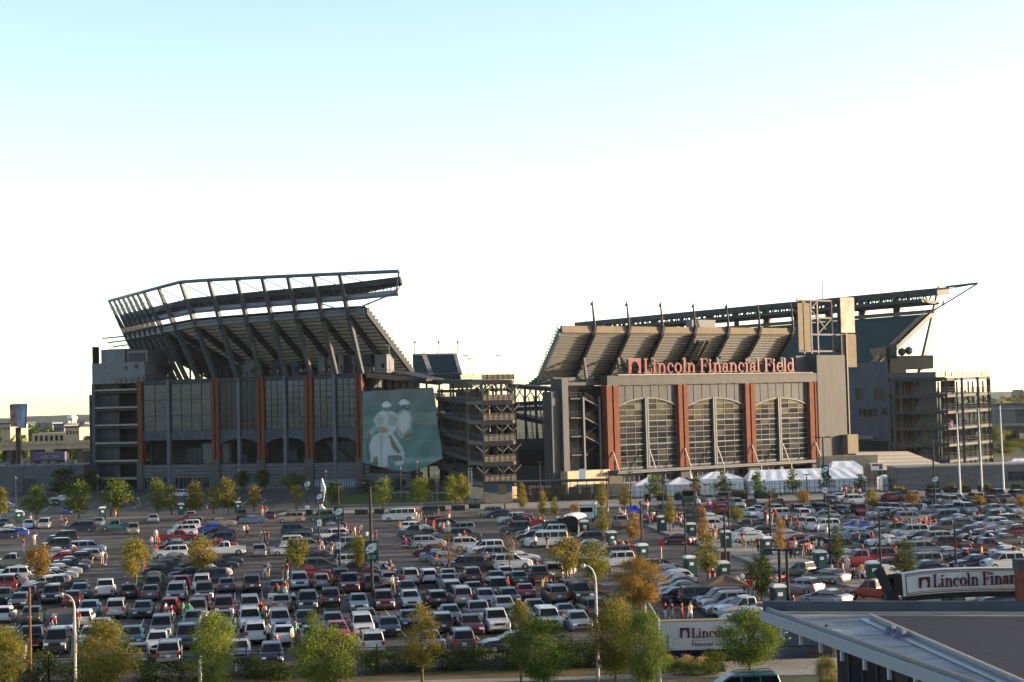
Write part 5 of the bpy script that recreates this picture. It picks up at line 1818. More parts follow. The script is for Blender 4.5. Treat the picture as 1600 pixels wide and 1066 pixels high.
def build_car(t):
    S = SPEC[t]
    L, W, H, belt = S['L'], S['W'], S['H'], S['belt']
    gc, wr = S['gc'], S['wr']
    h = L / 2
    bm = bmesh.new()
    # lower body: a side outline with wheel arches, extruded over the width
    top = [(-h, gc + .10), (-h - .0, .60), (-h + .05, S['deck'] - .12 if t != 'p' else .78), (-h + .16, S['deck']), (S['cb'][0], S['deck'] + (.03 if t != 'p' else 0)),
           (S['cb'][1] - .10, S['cow']), ((S['cb'][1] + h) / 2, (S['cow'] + S['hood']) / 2 + .06), (h - .22, S['hood'] + .02), (h - .05, S['hood'] - .14), (h, .52), (h - .02, gc + .06), (h - .12, gc)]
    if t == 'p':
        top = [(-h, gc + .15), (-h, .80), (-.80, .80), (-.74, S['cow']), (S['cb'][1] - .1, S['cow']), ((S['cb'][1] + h) / 2, (S['cow'] + S['hood']) / 2 + .05), (h - .15, S['hood']), (h - .02, S['hood'] - .16), (h, .52), (h - .02, gc + .06), (h - .12, gc)]
    bot = arch_pts(S['wb'][1], gc, wr + .06) + arch_pts(S['wb'][0], gc, wr + .06) + [(-h + .12, gc)]
    out = top + bot
    f0 = [bm.verts.new((x, -W / 2, z)) for x, z in out]
    f1 = [bm.verts.new((x, W / 2, z)) for x, z in out]
    n = len(out)
    bm.faces.new(f0[::-1]); bm.faces.new(f1)
    side_e = []
    for i in range(n):
        bm.faces.new((f0[i], f0[(i + 1) % n], f1[(i + 1) % n], f1[i]))
    nt = len(top)
    bm.edges.ensure_lookup_table()
    sel = []
    tops0, tops1 = set(f0[:nt]), set(f1[:nt])
    for e in bm.edges:
        a, c = e.verts
        if (a in tops0 and c in tops0) or (a in tops1 and c in tops1):
            sel.append(e)
    bmesh.ops.bevel(bm, geom=sel, offset=.11, segments=3, profile=.55, affect='EDGES')
    for v in bm.verts:
        ax = abs(v.co.x)
        k = max(0, (ax - (h - .75)) / .75)
        v.co.y *= 1 - .11 * k * k
        if v.co.z > .62:                      # shoulders lean in a little
            v.co.y *= 1 - .05 * min(1, (v.co.z - .62) / .45)
    # cabin
    wb_, wt = W / 2 - .075, W / 2 - (.25 if t in 'sch' else .22 if t in 'uamp' else .15)
    c0, c1 = S['cb']
    r0, r1 = S['rf']
    zb = belt - .04
    prof = [(c0, zb, wb_), (r0, H - .05, wt), (r0 + .22, H, wt), ((r0 + r1) / 2, H + .02, wt), (r1 - .25, H - .01, wt), (r1, H - .06, wt), (c1, zb, wb_)]
    a = [bm.verts.new((x, -w, z)) for x, z, w in prof]
    c = [bm.verts.new((x, w, z)) for x, z, w in prof]
    m_ = len(prof)
    bm.faces.new(a[::-1]); bm.faces.new(c)
    ce = []
    for i in range(m_ - 1):
        bm.faces.new((a[i], a[i + 1], c[i + 1], c[i]))
    for arr in (a, c):
        for i in range(m_ - 1):
            e = bm.edges.get((arr[i], arr[i + 1]))
            if e:
                ce.append(e)
    bmesh.ops.bevel(bm, geom=ce, offset=.12, segments=3, profile=.55, affect='EDGES')
    bmesh.ops.recalc_face_normals(bm, faces=bm.faces)
    me = bpy.data.meshes.new(S['n'] + '_body')
    bm.to_mesh(me)
    bm.free()
    me.materials.append(PAINT['s'][0])
    for p in me.polygons:
        p.use_smooth = False
    parts = {'body': me}

    def wy(x, z):
        k = (z - zb) / (H - .05 - zb)
        return wb_ + (wt - wb_) * k

    def mk(name, b, mats, smooth=False):
        q = bpy.data.meshes.new(S['n'] + '_' + name)
        q.from_pydata(b.v, [], b.f)
        for x in (mats if isinstance(mats, list) else [mats]):
            q.materials.append(x)
        if isinstance(mats, list):
            q.polygons.foreach_set('material_index', b.m)
        if smooth:
            q.polygons.foreach_set('use_smooth', [True] * len(q.polygons))
        parts[name] = q

    def pane(b, pts, nrm):
        b.prism([Vector(p) + Vector(nrm) * .012 for p in pts], Vector(nrm) * -.03)

    def endglass(xb, xt, zt, sgn, lo=.10, hi=.06):
        d = Vector((xt - xb, 0, zt - zb))
        nrm = Vector((d.z * sgn, 0, -d.x * sgn)).normalized()
        P = lambda k, s: Vector((xb + d.x * k, s * (wy(0, zb + d.z * k) - .09), zb + d.z * k))
        b = MB()
        pane(b, [P(lo, -1), P(lo, 1), P(1 - hi, 1), P(1 - hi, -1)], nrm)
        return b
    mk('windshield', endglass(c1, r1, H - .06, 1), M['cglass'])
    mk('rear_window', endglass(c0, r0, H - .05, -1, .16 if t not in 's c' else .10, .08), M['cglass'])
    # side windows
    z0, z1 = belt + .03, H - .13
    xr = lambda z: c0 + (r0 - c0) * (z - zb) / (H - .05 - zb) + .10
    xf = lambda z: c1 + (r1 - c1) * (z - zb) / (H - .06 - zb) - .10
    cuts = [None] + list(S['pil'][1:2]) + [None]
    if S['rows'] >= 3:
        cuts = [None, S['pil'][0] + (S['pil'][1] - S['pil'][0]) * .48, S['pil'][1], None]
    if S['rows'] == 4:
        cuts = [None, -1.55, -.45, .55, None]
    for s, nm in ((1, 'left'), (-1, 'right')):
        for k in range(len(cuts) - 1):
            xa0 = xr(z0) if cuts[k] is None else cuts[k] + .05
            xa1 = xr(z1) if cuts[k] is None else cuts[k] + .05
            xb0 = xf(z0) if cuts[k + 1] is None else cuts[k + 1] - .05
            xb1 = xf(z1) if cuts[k + 1] is None else cuts[k + 1] - .05
            b = MB()
            pane(b, [(xa0, s * wy(0, z0), z0), (xb0, s * wy(0, z0), z0), (xb1, s * wy(0, z1), z1), (xa1, s * wy(0, z1), z1)], (0, s, .15))
            mk(f'side_window_{nm}_{k}', b, M['cglass'])
    # lamps, grille, plate, bumpers, mirrors
    fz = S['hood'] - .13
    for s in (1, -1):
        b = MB(); yy = s * (W / 2 * .86 - .18)
        b.obox((h - .20, yy - .17, fz - .03), (.17, 0, -.05), (0, .34, 0), (0, 0, .13)); mk(f'headlight_{s}', b, M['lamp_w'])
        rz_ = .78 if t in 'sch' else .95 if t != 'p' else .82
        b = MB(); yy = s * (W / 2 * .89 - (.17 if t in 'sc' else .10)); ww = .20 if t in 'sc' else .11
        hh = .15 if t in 'sc' else .30
        b.obox((-h - .018, yy - ww, rz_ - hh / 2), (.12, 0, 0), (0, ww * 2, 0), (.02, 0, hh)); mk(f'taillight_{s}', b, M['lamp_r'])
        b = MB(); b.obox((c1 - .42, s * (W / 2 - .04) - (0 if s > 0 else .2), belt + .0), (.10, 0, 0), (0, .2, 0), (0, 0, .14)); mk(f'mirror_{s}', b, M['trim'])
    b = MB(); b.obox((h - .08, -W * .22, fz - .12), (.10, 0, 0), (0, W * .44, 0), (0, 0, .17)); mk('grille', b, M['trim'])
    b = MB(); b.obox((h - .06, -W * .36, gc + .03), (.075, 0, 0), (0, W * .72, 0), (0, 0, .13)); mk('front_bumper', b, M['trim'])
    b = MB(); b.obox((-h - .012, -W * .38, gc + .03), (.06, 0, 0), (0, W * .76, 0), (0, 0, .15)); mk('rear_bumper', b, M['trim'])
    b = MB(); b.obox((-h - .02, -.17, .62 if t in 'sch' else .70), (.03, 0, 0), (0, .34, 0), (0, 0, .17)); mk('number_plate', b, M['plate'])
    if t in 'um':
        b = MB()
        for s in (1, -1):
            b.tube([(r0 + .2, s * (wt - .12), H + .02), (r0 + .3, s * (wt - .12), H + .09), (r1 - .45, s * (wt - .12), H + .08), (r1 - .35, s * (wt - .12), H + .0)], .022, 4)
        mk('roof_rack', b, M['trim'])
    if t == 'p':
        b = MB()
        for s in (1, -1):
            b.obox((-h + .02, s * (W / 2 - .10) - .055, .79), (h - .78, 0, 0), (0, .11, 0), (0, 0, .35))
        b.obox((-.86, -W / 2 + .16, .79), (.07, 0, 0), (0, W - .32, 0), (0, 0, .34))
        mk('bed_wall', b, PAINT['s'][0])
        b = MB(); b.obox((-h + .005, -W / 2 + .16, .72), (.07, 0, 0), (0, W - .32, 0), (0, 0, .42)); mk('tailgate', b, PAINT['s'][0])
        b = MB(); b.obox((-h + .09, -W / 2 + .17, .80), (h - .97, 0, 0), (0, W - .34, 0), (0, 0, .02)); mk('bed_floor', b, M['trim'])
        b = MB(); b.obox((-h - .10, -W * .42, .48), (.12, 0, 0), (0, W * .84, 0), (0, 0, .14)); mk('bumper', b, M['chrome'])
    # wheel (about its own centre, axle along y)
    b = MB()
    b.tube([(0, -.11, 0), (0, .11, 0)], wr, 16)
    mk('wheel', b, M['tyre'])
    b = MB()
    b.tube([(0, -.118, 0), (0, .118, 0)], wr * .62, 10)
    mk('rim', b, M['rim'])
    b = MB()
    b.tube([(0, -.11, 0), (0, .11, 0)], wr, 10, 0)
    b.tube([(0, -.118, 0), (0, .118, 0)], wr * .62, 8, 1)
    mk('wheel_far', b, [M['tyre'], M['rim']])
    parts['_wheels'] = [(x, s * (W / 2 - .115), wr) for x in S['wb'] for s in (1, -1)]
    return parts


CARM = {t: build_car(t) for t in SPEC}
CARS = '''
5 946 snf;25 953 sgf;38 940 sgb;78 945 ukf;111 950 sRb;122 937 sef;162 937 pwb;3 976 hwb;47 978 snb;137 968 slf;128 983 hwb;180 969 usb;48 1019 pkb;82 1025 ukf;103 1011 hsb;137 1014 swf;154 1000 ssf;3 1016 skf;205 1014 sef;
234 940 sgb;275 940 msf;200 937 hkb;222 968 sgf;265 963 hrb;314 958 sRf;308 972 ugf;350 968 uRf;391 965 usf;319 942 ukf;354 927 sgb;250 1001 ugf;245 1023 swf;292 1018 ubf;302 986 sgf;349 986 stf;358 1011 snb;213 1045 sgf;263 1044 usb;374 1036 ssf;315 927 uwf;394 927 ukb;
433 933 seb;469 923 usf;504 922 hsb;552 929 pRf;538 915 ukb;587 926 ukb;441 958 stb;483 959 ukf;518 950 ukb;563 958 slf;603 956 uRf;402 1009 uwb;391 988 uwf;443 989 usf;446 1011 swb;426 1043 hbf;529 991 sgf;541 1005 srf;576 983 stf;588 997 uwf;584 1026 uwb;480 987 skf;498 1013 ssf;
615 918 ssb;652 916 usb;688 912 awb;703 921 ssb;722 911 ssb;753 913 ukb;766 919 sgf;794 909 swb;640 936 skf;645 952 swf;688 950 akb;711 939 mgf;735 949 msb;757 934 sgb;771 949 ssf;623 986 sbf;630 996 sbf;686 993 ukb;712 976 ssf;725 997 sRf;752 979 psb;768 992 pwf;742 1023 ugb;776 1021 sbl;690 1022 ssf;797 963 ssf;
808 918 snb;833 909 mtb;838 917 pgb;797 936 ukf;806 948 snf;829 939 srb;852 946 ugb;877 936 unb;902 946 ukf;842 969 skf;860 987 uwf;887 971 csb;905 989 ssf;822 988 ssf;932 969 ukb;
4 825 skf;43 827 swf;67 827 msf;125 832 mbl;153 824 ssf;181 830 pel;16 835 swr;5 843 hbl;20 839 sBl;97 849 ukl;86 862 ukl;136 865 mlr;130 877 asl;118 882 hkl;82 874 ssl;113 888 sgr;97 880 srl;108 895 sbr;18 888 pgl;22 903 ssl;97 901 ssr;88 907 ssr;76 912 ssr;15 912 uwl;22 907 srl;57 923 awl;8 918 ssl;5 926 url;92 927 pkl;
207 836 mtf;239 818 ssf;300 824 usl;296 817 srl;285 838 uwl;292 830 uwl;343 823 str;331 832 sBl;342 838 skl;346 847 ukl;341 852 ubl;279 849 prr;280 859 ssr;268 864 skl;267 873 uwl;346 860 srr;352 869 pwl;277 883 ssr;272 889 sgr;266 895 skr;256 903 skr;248 916 snr;348 885 skr;342 892 skr;330 903 swr;308 896 skr;322 914 mbl;295 906 sbl;283 922 hrb;239 927 ukb;396 818 slr;378 812 ukb;406 872 usb;454 817 utl;423 812 sRb;
464 837 ubr;502 815 unl;470 844 skr;479 850 ugr;515 820 skl;517 827 sbl;513 832 ssl;518 845 uwl;527 850 sbl;466 858 uwr;535 860 msl;540 870 ubl;485 863 msr;500 873 skr;497 880 skr;535 884 sgl;555 889 uwr;495 895 mgr;489 904 crr;562 898 skr;580 893 ssr;575 907 cRr;450 868 swr;
624 815 vwl;667 807 ukl;766 808 utl;690 823 urr;650 831 awr;703 828 uRr;650 842 pkl;719 836 usl;671 857 usr;728 846 ukr;697 844 ssl;735 861 uwr;760 867 uwl;676 870 sRl;687 878 slr;704 884 hsr;757 875 ssl;728 894 ukl;785 878 usr;775 888 sgl;803 891 uwr;815 880 swr;
782 810 sbl;801 819 uwl;812 822 ukl;823 826 prl;820 834 ukl;835 840 skl;848 833 usl;833 846 skl;862 840 uwl;843 852 skl;866 855 vwl;907 852 ukl;922 862 ssl;930 869 sgl;922 876 swl;956 876 mkl;965 888 uwl;978 827 ptb;
1035 805 ukl;1027 812 skl;1032 818 sRl;1063 806 sgl;1077 811 skl;1088 790 uwf;1113 786 ssf;1132 804 srb;1115 798 srl;1131 793 sgb;1135 784 ukb;1114 816 swr;1078 820 skl;1119 829 uwr;
1037 899 ukr;1040 906 sll;1053 914 hwl;1056 920 ssl;1063 926 sbl;1068 932 sgl;1071 943 sbr;1103 946 ukr;1131 954 ubl;1144 961 utl;1149 964 ssl;1173 968 pwl;1165 975 swl;1182 972 sbl;
1157 780 ukb;1158 796 usf;1165 804 ssf;1181 809 swf;1180 793 skb;1194 800 sgb;1203 804 ssb;1224 806 usf;1222 793 skb;1245 808 pkf;1271 805 swf;1292 805 ukf;1318 806 sbf;1340 806 uRb;1315 783 swb;1343 788 uwr;1307 788 hgf;1213 813 uwl;1259 813 mwb;1288 814 agl;1303 819 ssl;1327 820 sgl;1337 829 sBr;1269 829 uwb;1301 830 uwl;1325 841 ssl;1337 843 sll;1354 851 hbr;1386 854 swl;1169 833 pkl;1166 843 swl;1178 848 swl;1190 838 skl;1218 846 ssl;1248 854 sRl;1270 854 skl;1322 865 ukr;1327 881 ssl;1347 885 prl;1372 881 uRl;
1377 783 ssf;1392 784 srb;1408 781 skb;1432 784 utb;1470 780 ukf;1505 786 skf;1532 786 utb;1567 780 ukb;1592 781 ugb;1382 801 ssf;1406 804 usf;1428 803 ssf;1450 802 snf;1475 805 ssf;1496 804 ssf;1517 804 msf;1541 801 utf;1567 804 ssf;1589 804 ssf;1475 790 usf;1496 792 usf;1447 789 skf;1556 789 skb;1579 787 sgb;1382 811 usl;1402 812 skl;1454 812 sgr;1475 816 ukl;1430 818 usr;1454 827 str;1499 819 ssl;1510 825 sgr;1559 817 pkl;1588 823 ukr;1484 834 pkl;1517 840 skl;1553 827 asl;1573 831 ssl;1590 838 sRl;1400 838 unl;1378 834 sgl;1427 842 usl;1532 847 sRl;1580 852 sgr;1550 850 skl;1463 853 utl;1440 849 skl;1494 860 uRr;1547 866 pRr;1445 868 msr;1481 875 ssl;1576 873 swr;1534 877 sbr;1570 891 uwl;1531 891 sbl;1442 891 ugl;1451 900 sbl;1389 896 hRl;1385 906 swl;1545 946 swl;1570 950 sbl;1592 945 swl;1518 938 ssl;
92 784 swl;79 775 ukl;84 791 skf;104 804 sBb;37 798 snl;18 809 sll;5 796 ssl;280 777 uwl;298 813 ssf;305 798 sgl;
1261 930 hs*132;1313 948 ss*136;1299 913 st*134;1252 908 pk*130;1217 913 sR*120;1367 942 pr*136;1066 852 sR*140;1172 1104 me*182;
'''
cars = []
for tok in CARS.replace('\n', '').split(';'):
    if not tok.strip():
        continue
    x, y, c = tok.split()
    cars.append(dict(px=float(x), py=float(y), t=c[0], c=c[1], f=c[2], ang=float(c[3:]) if c[2] == '*' else None))
for q in cars:
    S = SPEC[q['t']]
    P = G(q['px'], q['py'])
    if q['f'] in 'fb':
        P = P + LV * (S['L'] / 2)
        q['dir'] = math.radians(280 if q['f'] == 'f' else 100)
        q['hw'] = (S['W'] / 2, S['L'] / 2)
    elif q['f'] in 'lr':
        P = P + LV * (S['W'] / 2)
        q['dir'] = math.radians(190 if q['f'] == 'l' else 10)
        q['hw'] = (S['L'] / 2, S['W'] / 2)
    else:
        P = P + LV * 1.6
        q['dir'] = math.radians(q['ang'])
        q['hw'] = (S['L'] / 2 * .95, S['W'] * .95)
    q['a'], q['b'] = P.dot(LW), P.dot(LV)
for it in range(60):                                   # keep the bodies from running into each other
    moved = False
    for i in range(len(cars)):
        A = cars[i]
        for j in range(i):
            C = cars[j]
            da, db = A['a'] - C['a'], A['b'] - C['b']
            oa = A['hw'][0] + C['hw'][0] + .35 - abs(da)
            ob = A['hw'][1] + C['hw'][1] + .35 - abs(db)
            if oa > 0 and ob > 0:
                moved = True
                if oa * .55 < ob:
                    s = (.5 if da >= 0 else -.5) * oa * .55
                    A['a'] += s; C['a'] -= s
                else:
                    s = (.5 if db >= 0 else -.5) * ob * .55
                    A['b'] += s; C['b'] -= s
    if not moved:
        break
FACE = {'f': 'facing camera', 'b': 'tail to camera', 'l': 'facing left', 'r': 'facing right', '*': 'driving away'}


def zone(q):
    P = LW * q['a'] + LV * q['b']
    q['P'] = P
    x, y = proj((P.x, P.y, .7))
    q['sx'], q['sy'] = x, y
    if q['f'] == '*':
        return 'on the access road' if y < 1030 else 'on the near street'
    if x < 1000 and y < 806 and q['b'] > 300:
        return 'on the shaded road below the stadium'
    if x < 950 and q['f'] in 'fb' and q['b'] < 180:
        k = sum(q['b'] > z for z in (124, 133, 141, 150, 158.5, 168))
        return f'{ORDN[k]} row behind the fence'
    if x < 990 or (x < 1200 and y > 890):
        if x > 1000:
            return 'angled row behind white panel sign'
        k = sum(x > z for z in (170, 370, 610, 775))
        return f'{ORDN[k]} side-on file from left'
    k = sum(q['b'] > z for z in (175, 200, 225, 250, 275, 295))
    return f'{ORDN[6 - k]} right-lot band from the tents'


by = {}
for q in cars:
    q['z'] = zone(q)
    by.setdefault((q['z'], CNAME[q['c']], SPEC[q['t']]['n'], q['f']), []).append(q)
for (z, c, n, f), v in by.items():
    v.sort(key=lambda q: q['sx'])
    nm = n.replace('_', ' ')
    for i, q in enumerate(v):
        q['label'] = f'{c} {nm} {FACE[f]}, {z}' if len(v) == 1 else f'{c} {nm} {FACE[f]}, {ORDN[i]} such from left, {z}'


def place_car(q, idx):
    t = q['t']
    S, Pm = SPEC[t], CARM[t]
    P = q['P']
    root = thing(S['n'], q['label'], 'van' if t in 'vm' else 'pickup' if t == 'p' else 'car', (P.x, P.y, .012), 'cars parked outside the stadium' if q['f'] != '*' else 'cars driving on the road', rz=q['dir'] + (0 if q['f'] == '*' else R.gauss(0, .018)))
    root.scale = (R.uniform(.95, 1.03), R.uniform(.97, 1.03), R.uniform(.94, 1.05))
    pm = PAINT[q['c']][idx % len(PAINT[q['c']])]
    near = P.y < 205
    share('body', Pm['body'], root, mat=pm)
    for k, me in Pm.items():
        if k.startswith('_') or k in ('body', 'wheel', 'rim', 'wheel_far'):
            continue
        nm = k
        if k.startswith('side_window'):
            nm = 'side_window'
        elif k.startswith('headlight'):
            nm = 'headlight'
        elif k.startswith('taillight'):
            nm = 'taillight'
        elif k.startswith('mirror'):
            nm = 'mirror'
        if not near and nm in ('mirror', 'number_plate', 'grille', 'roof_rack', 'front_bumper', 'rear_bumper'):
            continue
        if nm in ('roof_rack',) and (idx * 7) % 3 == 0:
            continue
        o = share(nm, me, root)
        if nm in ('bed_wall', 'tailgate'):
            o.material_slots[0].link = 'OBJECT'
            o.material_slots[0].material = pm
        if nm == 'taillight' and q['f'] == '*':
            o.material_slots[0].link = 'OBJECT'
            o.material_slots[0].material = M['lamp_b']
    for w in Pm['_wheels']:
        if near:
            o = share('wheel', Pm['wheel'], root, loc=w)
            share('rim', Pm['rim'], o)
        else:
            share('wheel', Pm['wheel_far'], root, loc=w)
    return root


for i, q in enumerate(cars):
    place_car(q, i)
# ------------------------------------------------------------ street furniture, signs, tents, near building, far background
def gpt(px, py):
    p = G(px, py)
    return Vector((p.x, p.y, 0))


def hz(p, py):
    return zfor(p.x, p.y, py)


# ---- tall parking-lot lights: a pole, arms, lamp heads
POLES = [(582, 945, 757, 'T', 'tall black twin-arm lamp pole carrying the nearest numbered eagle banner'), (531, 893, 757, 'I', 'thin black lamp pole with the second eagle banner among side-on cars'), (499, 855, 770, 'I', 'thin black lamp pole with small white sign by the navy suv'),
         (723, 945, 754, '', ''), (1003, 870, 783, 'Y', 'lamp pole before the blue gazebo on the left kerb'), (1037, 822, 752, 'I', 'lamp pole rising behind the first island toilet hut'), (1086, 824, 745, 'Y', 'lamp pole rising beside the second island toilet hut'), (1072, 880, 790, 'Y', 'lamp pole in front of the driving dark red sedan'),
         (1140, 845, 766, 'I', 'lamp pole beside the third toilet hut on the island'), (1134, 893, 800, 'Y', 'lamp pole behind the brown gazebo roof'), (986, 800, 738, 'I', 'lamp pole left of the blue gazebo'), (1205, 864, 770, 'Y', 'lamp pole beside the fourth toilet hut'), (1298, 893, 786, 'Y', 'lamp pole right of the fifth toilet hut'),
         (1220, 951, 860, 'T', 'left of two close dark poles before a toilet hut'), (1232, 952, 860, 'T', 'right of two close dark poles before a toilet hut'), (1377, 906, 800, 'Y', 'lamp pole left of the slim tree behind the arched sign'), (1494, 892, 816, 'Y', 'lamp pole behind the middle of the arched sign'),
         (1461, 794, 685, 'T', 'tall dark lamp pole with banner before the grey wall'), (1289, 792, 684, 'T', 'tall dark lamp pole with banner before the long white tent'), (845, 800, 722, 'I', 'thin lamp pole by the ticket canopy'), (949, 800, 741, 'I', 'thin lamp pole at the canopy end'), (1262, 790, 742, 'I', 'thin post in front of the long tent')]
for px, yb, yt, kind, lab in POLES:
    if not kind:
        continue
    p = gpt(px, yb)
    h = hz(p, yt)
    t = thing('lamp_pole', lab, 'lamp pole', p, 'car park lamp poles')
    b = MB(); b.tube([p, p + Vector((0, 0, h))], [.13 if kind != 'T' else .17, .09 if kind != 'T' else .13], 7); b.build('pole', M['black'], t)
    b = MB(); b.tube([p, p + Vector((0, 0, .7))], .26, 8); b.build('pole_base', M['concrete'], t)
    tp = p + Vector((0, 0, h))
    if kind == 'T':
        for s in (1, -1):
            b = MB(); b.beam(tp, tp + Vector((1.2 * s, 0, .05)), .12, .12); b.build('arm', M['black'], t)
            b = MB(); b.obox(tp + Vector((.5 * s if s > 0 else -1.35, -.3, -.02)), (.85, 0, 0), (0, .6, 0), (0, 0, .2)); b.build('lamp_head', M['steel_d'], t)
    elif kind == 'Y':
        b = MB(); b.tube([tp - Vector((0, 0, .4)), tp + Vector((.7, 0, -.55)), tp + Vector((1.6, 0, -1.2))], .05, 4); b.build('arm', M['black'], t)
        b = MB(); b.obox(tp + Vector((1.4, -.2, -1.32)), (.9, 0, 0), (0, .4, 0), (0, 0, .14)); b.build('lamp_head', M['black'], t)
    else:
        b = MB(); b.obox(tp + Vector((-.55, -.25, -.05)), (1.1, 0, 0), (0, .5, 0), (0, 0, .16)); b.build('lamp_head', M['steel_d'], t)


def eagle_banner(px0, py0, px1, py1, Y, code, label, small=False):
    a, c = at(px0, py1, Y), at(px1, py0, Y)
    w, h = c.x - a.x, c.z - a.z
    t = thing('lamp_banner', label, 'banner', a, 'banners on the lamp poles')
    b = MB(); b.box(a.x, Y - .04, a.z, c.x, Y, c.z); b.build('sheet', mat('banner_green', (.02, .06, .06), .5), t)
    wh = mat('banner_white', (.55, .58, .60), .5); gr = mat('banner_grey', (.25, .29, .30), .5); dk = mat('banner_dark', (.01, .02, .022), .5)
    P = lambda x, y, d: (a.x + w * x, Y - .045 - d, a.z + h * (1 - y))
    head = [(.06, .42), (.20, .25), (.42, .12), (.95, .06), (.72, .16), (.96, .18), (.76, .27), (.95, .30), (.78, .38), (.90, .43), (.66, .50), (.60, .60), (.46, .56), (.34, .60), (.20, .66), (.10, .60), (.22, .52), (.10, .50)]
    b = MB(); b.prism([P(x, y, 0) for x, y in head], (0, -.012, 0)); b.build('eagle_head', wh, t)
    b = MB(); b.prism([P(x, y, .014) for x, y in ((.30, .30), (.62, .20), (.50, .30), (.66, .34), (.46, .42), (.30, .40))], (0, -.01, 0)); b.build('eagle_shade', gr, t)
    b = MB(); b.prism([P(x, y, .026) for x, y in ((.26, .36), (.38, .34), (.36, .40), (.28, .42))], (0, -.008, 0)); b.prism([P(x, y, .026) for x, y in ((.10, .50), (.24, .50), (.36, .53), (.24, .55))], (0, -.0085, 0)); b.build('eagle_eye', dk, t)
    sans(code, t, mat('banner_code', (.50, .52, .36), .5), (a.x + w * .5, Y - .06, a.z + h * .08), (1, 0, 0), (0, 0, 1), h * .27, align='CENTER')
    b = MB(); b.box(a.x - .03, Y - .05, c.z, c.x + .03, Y + .05, c.z + .05); b.box(a.x - .03, Y - .05, a.z - .05, c.x + .03, Y + .05, a.z - .002); b.build('bracket', M['black'], t)


eagle_banner(570, 846, 591, 876, gpt(582, 945).y - .3, 'K15', 'green eagle banner numbered K15 on the tall twin-arm pole')
eagle_banner(522, 792, 537, 813, gpt(531, 893).y - .3, 'K13', 'smaller green eagle banner numbered K13 on a thin pole')
eagle_banner(494, 770, 505, 787, gpt(499, 855).y - .3, 'K13', 'small eagle banner in front of the white sculpture')
eagle_banner(1456, 743, 1467, 760, gpt(1461, 794).y - .3, 'K', 'small eagle banner on the lamp pole before the grey wall')
eagle_banner(1284, 727, 1295, 745, gpt(1289, 792).y - .3, 'K', 'small eagle banner on the lamp pole before the long tent')
eagle_banner(475, 751, 486, 766, 300, 'K11', 'small eagle banner left of the white sculpture')
p = gpt(480, 800); b = MB(); b.tube([p, p + Vector((0, 0, hz(p, 750)))], .08, 6)
tag(b.build('signpost', M['black']), 'thin black post left of the white sculpture', 'post')
for px, y0, y1, yb, lab in ((499, 812, 822, 855, 'small white parking sign on a thin pole behind navy cars'), (529, 847, 858, 893, 'small white parking sign among the side-on silver cars'), (480, 790, 800, 802, 'small white sign on the pavement left of the sculpture'), (1289, 762, 770, 792, 'small white sign on the pole before the long tent'), (1445, 788, 796, 802, 'small white sign among parked cars near the grey wall')):
    p = gpt(px, yb); Y = p.y - .25
    a, c = at(px - 3.2, y1, Y), at(px + 3.2, y0, Y)
    t = thing('parking_sign', lab, 'sign', a, 'white parking signs')
    b = MB(); b.box(a.x, Y - .03, a.z, c.x, Y, c.z); b.build('plate', M['white'], t)
    b = MB(); b.box(a.x + .15, Y - .036, a.z + (c.z - a.z) * .3, c.x - .15, Y - .031, a.z + (c.z - a.z) * .42); b.box(a.x + .15, Y - .036, a.z + (c.z - a.z) * .58, c.x - .15, Y - .031, a.z + (c.z - a.z) * .7); b.build('print_line', M['panel'], t)

# ---- street lamps and poles at the front
def cobra(px, yb, yt, hx, hy, lab, thick=.11):
    p = gpt(px, yb); Y = p.y
    h = hz(p, yt)
    t = thing('street_lamp', lab, 'street lamp', p, 'street lamps at the front')
    tp = p + Vector((0, 0, h))
    hd = at(hx, hy, Y)
    dx = hd.x - tp.x
    b = MB()
    pts = [p, p + Vector((0, 0, h * .8))]
    base = p + Vector((0, 0, h * .86))
    for k in range(9):
        f = k / 8
        pts.append(Vector((base.x + dx * .82 * (1 - math.cos(f * math.pi / 2)), Y, base.z + (tp.z - base.z) * math.sin(f * math.pi / 2))))
    b.tube(pts, [thick, thick * .8] + [thick * .62] * 9, 8)
    b.build('pole', M['galv'], t)
    b = MB(); s = 1 if dx > 0 else -1
    e = pts[-1]
    b.tube([e, e + Vector((dx * .12, 0, .02)), e + Vector((dx * .34, 0, -.03)), e + Vector((dx * .42, 0, -.10))], [.07, .15, .17, .06], 8)
    b.build('lamp_head', M['galv'], t)
    b = MB(); b.tube([p + Vector((0, 0, 2.2)), p + Vector((0, 0, 3.6))], thick * 1.35, 8); b.build('collar', M['concrete'], t)
    return t, p


cobra(935, 1064, 884, 912, 888, 'curved grey street lamp on the verge right of the bushy green tree')
t_, p_ = cobra(118, 1072, 929, 97, 934, 'curved street lamp at the left beside the yellow-green tree')
cobra(313, 1072, 958, 322, 966, 'pale lamp pole in front of the bright green tree at the left', .12)
p = gpt(936, 1064); a, c = at(934, 1044, p.y - .25), at(940, 1031, p.y - .25)
t = thing('parking_sign', 'small red and white sign low on the front street lamp', 'sign', a)
b = MB(); b.box(a.x, p.y - .28, a.z, c.x, p.y - .25, c.z); b.build('plate', M['white'], t)
b = MB(); b.box(a.x + .03, p.y - .285, a.z + (c.z - a.z) * .5, c.x - .03, p.y - .281, c.z - .05); b.build('red_symbol', M['signred'], t)
p = gpt(48, 1072); b = MB(); b.tube([p, p + Vector((0, 0, hz(p, 918)))], [.12, .09], 7)
tag(b.build('utility_pole', M['wood']), 'straight brown wooden pole near the left edge', 'pole')
p = gpt(1031, 1066); b = MB(); b.tube([p, p + Vector((0, 0, hz(p, 966)))], [.12, .09], 7); q = p + Vector((0, 0, hz(p, 966))); b.beam(q, at(1014, 943, p.y + 12), .09, .09)
tag(b.build('signal_pole', M['galv']), 'pale pole with a slanting arm at the left end of the panel sign', 'pole')
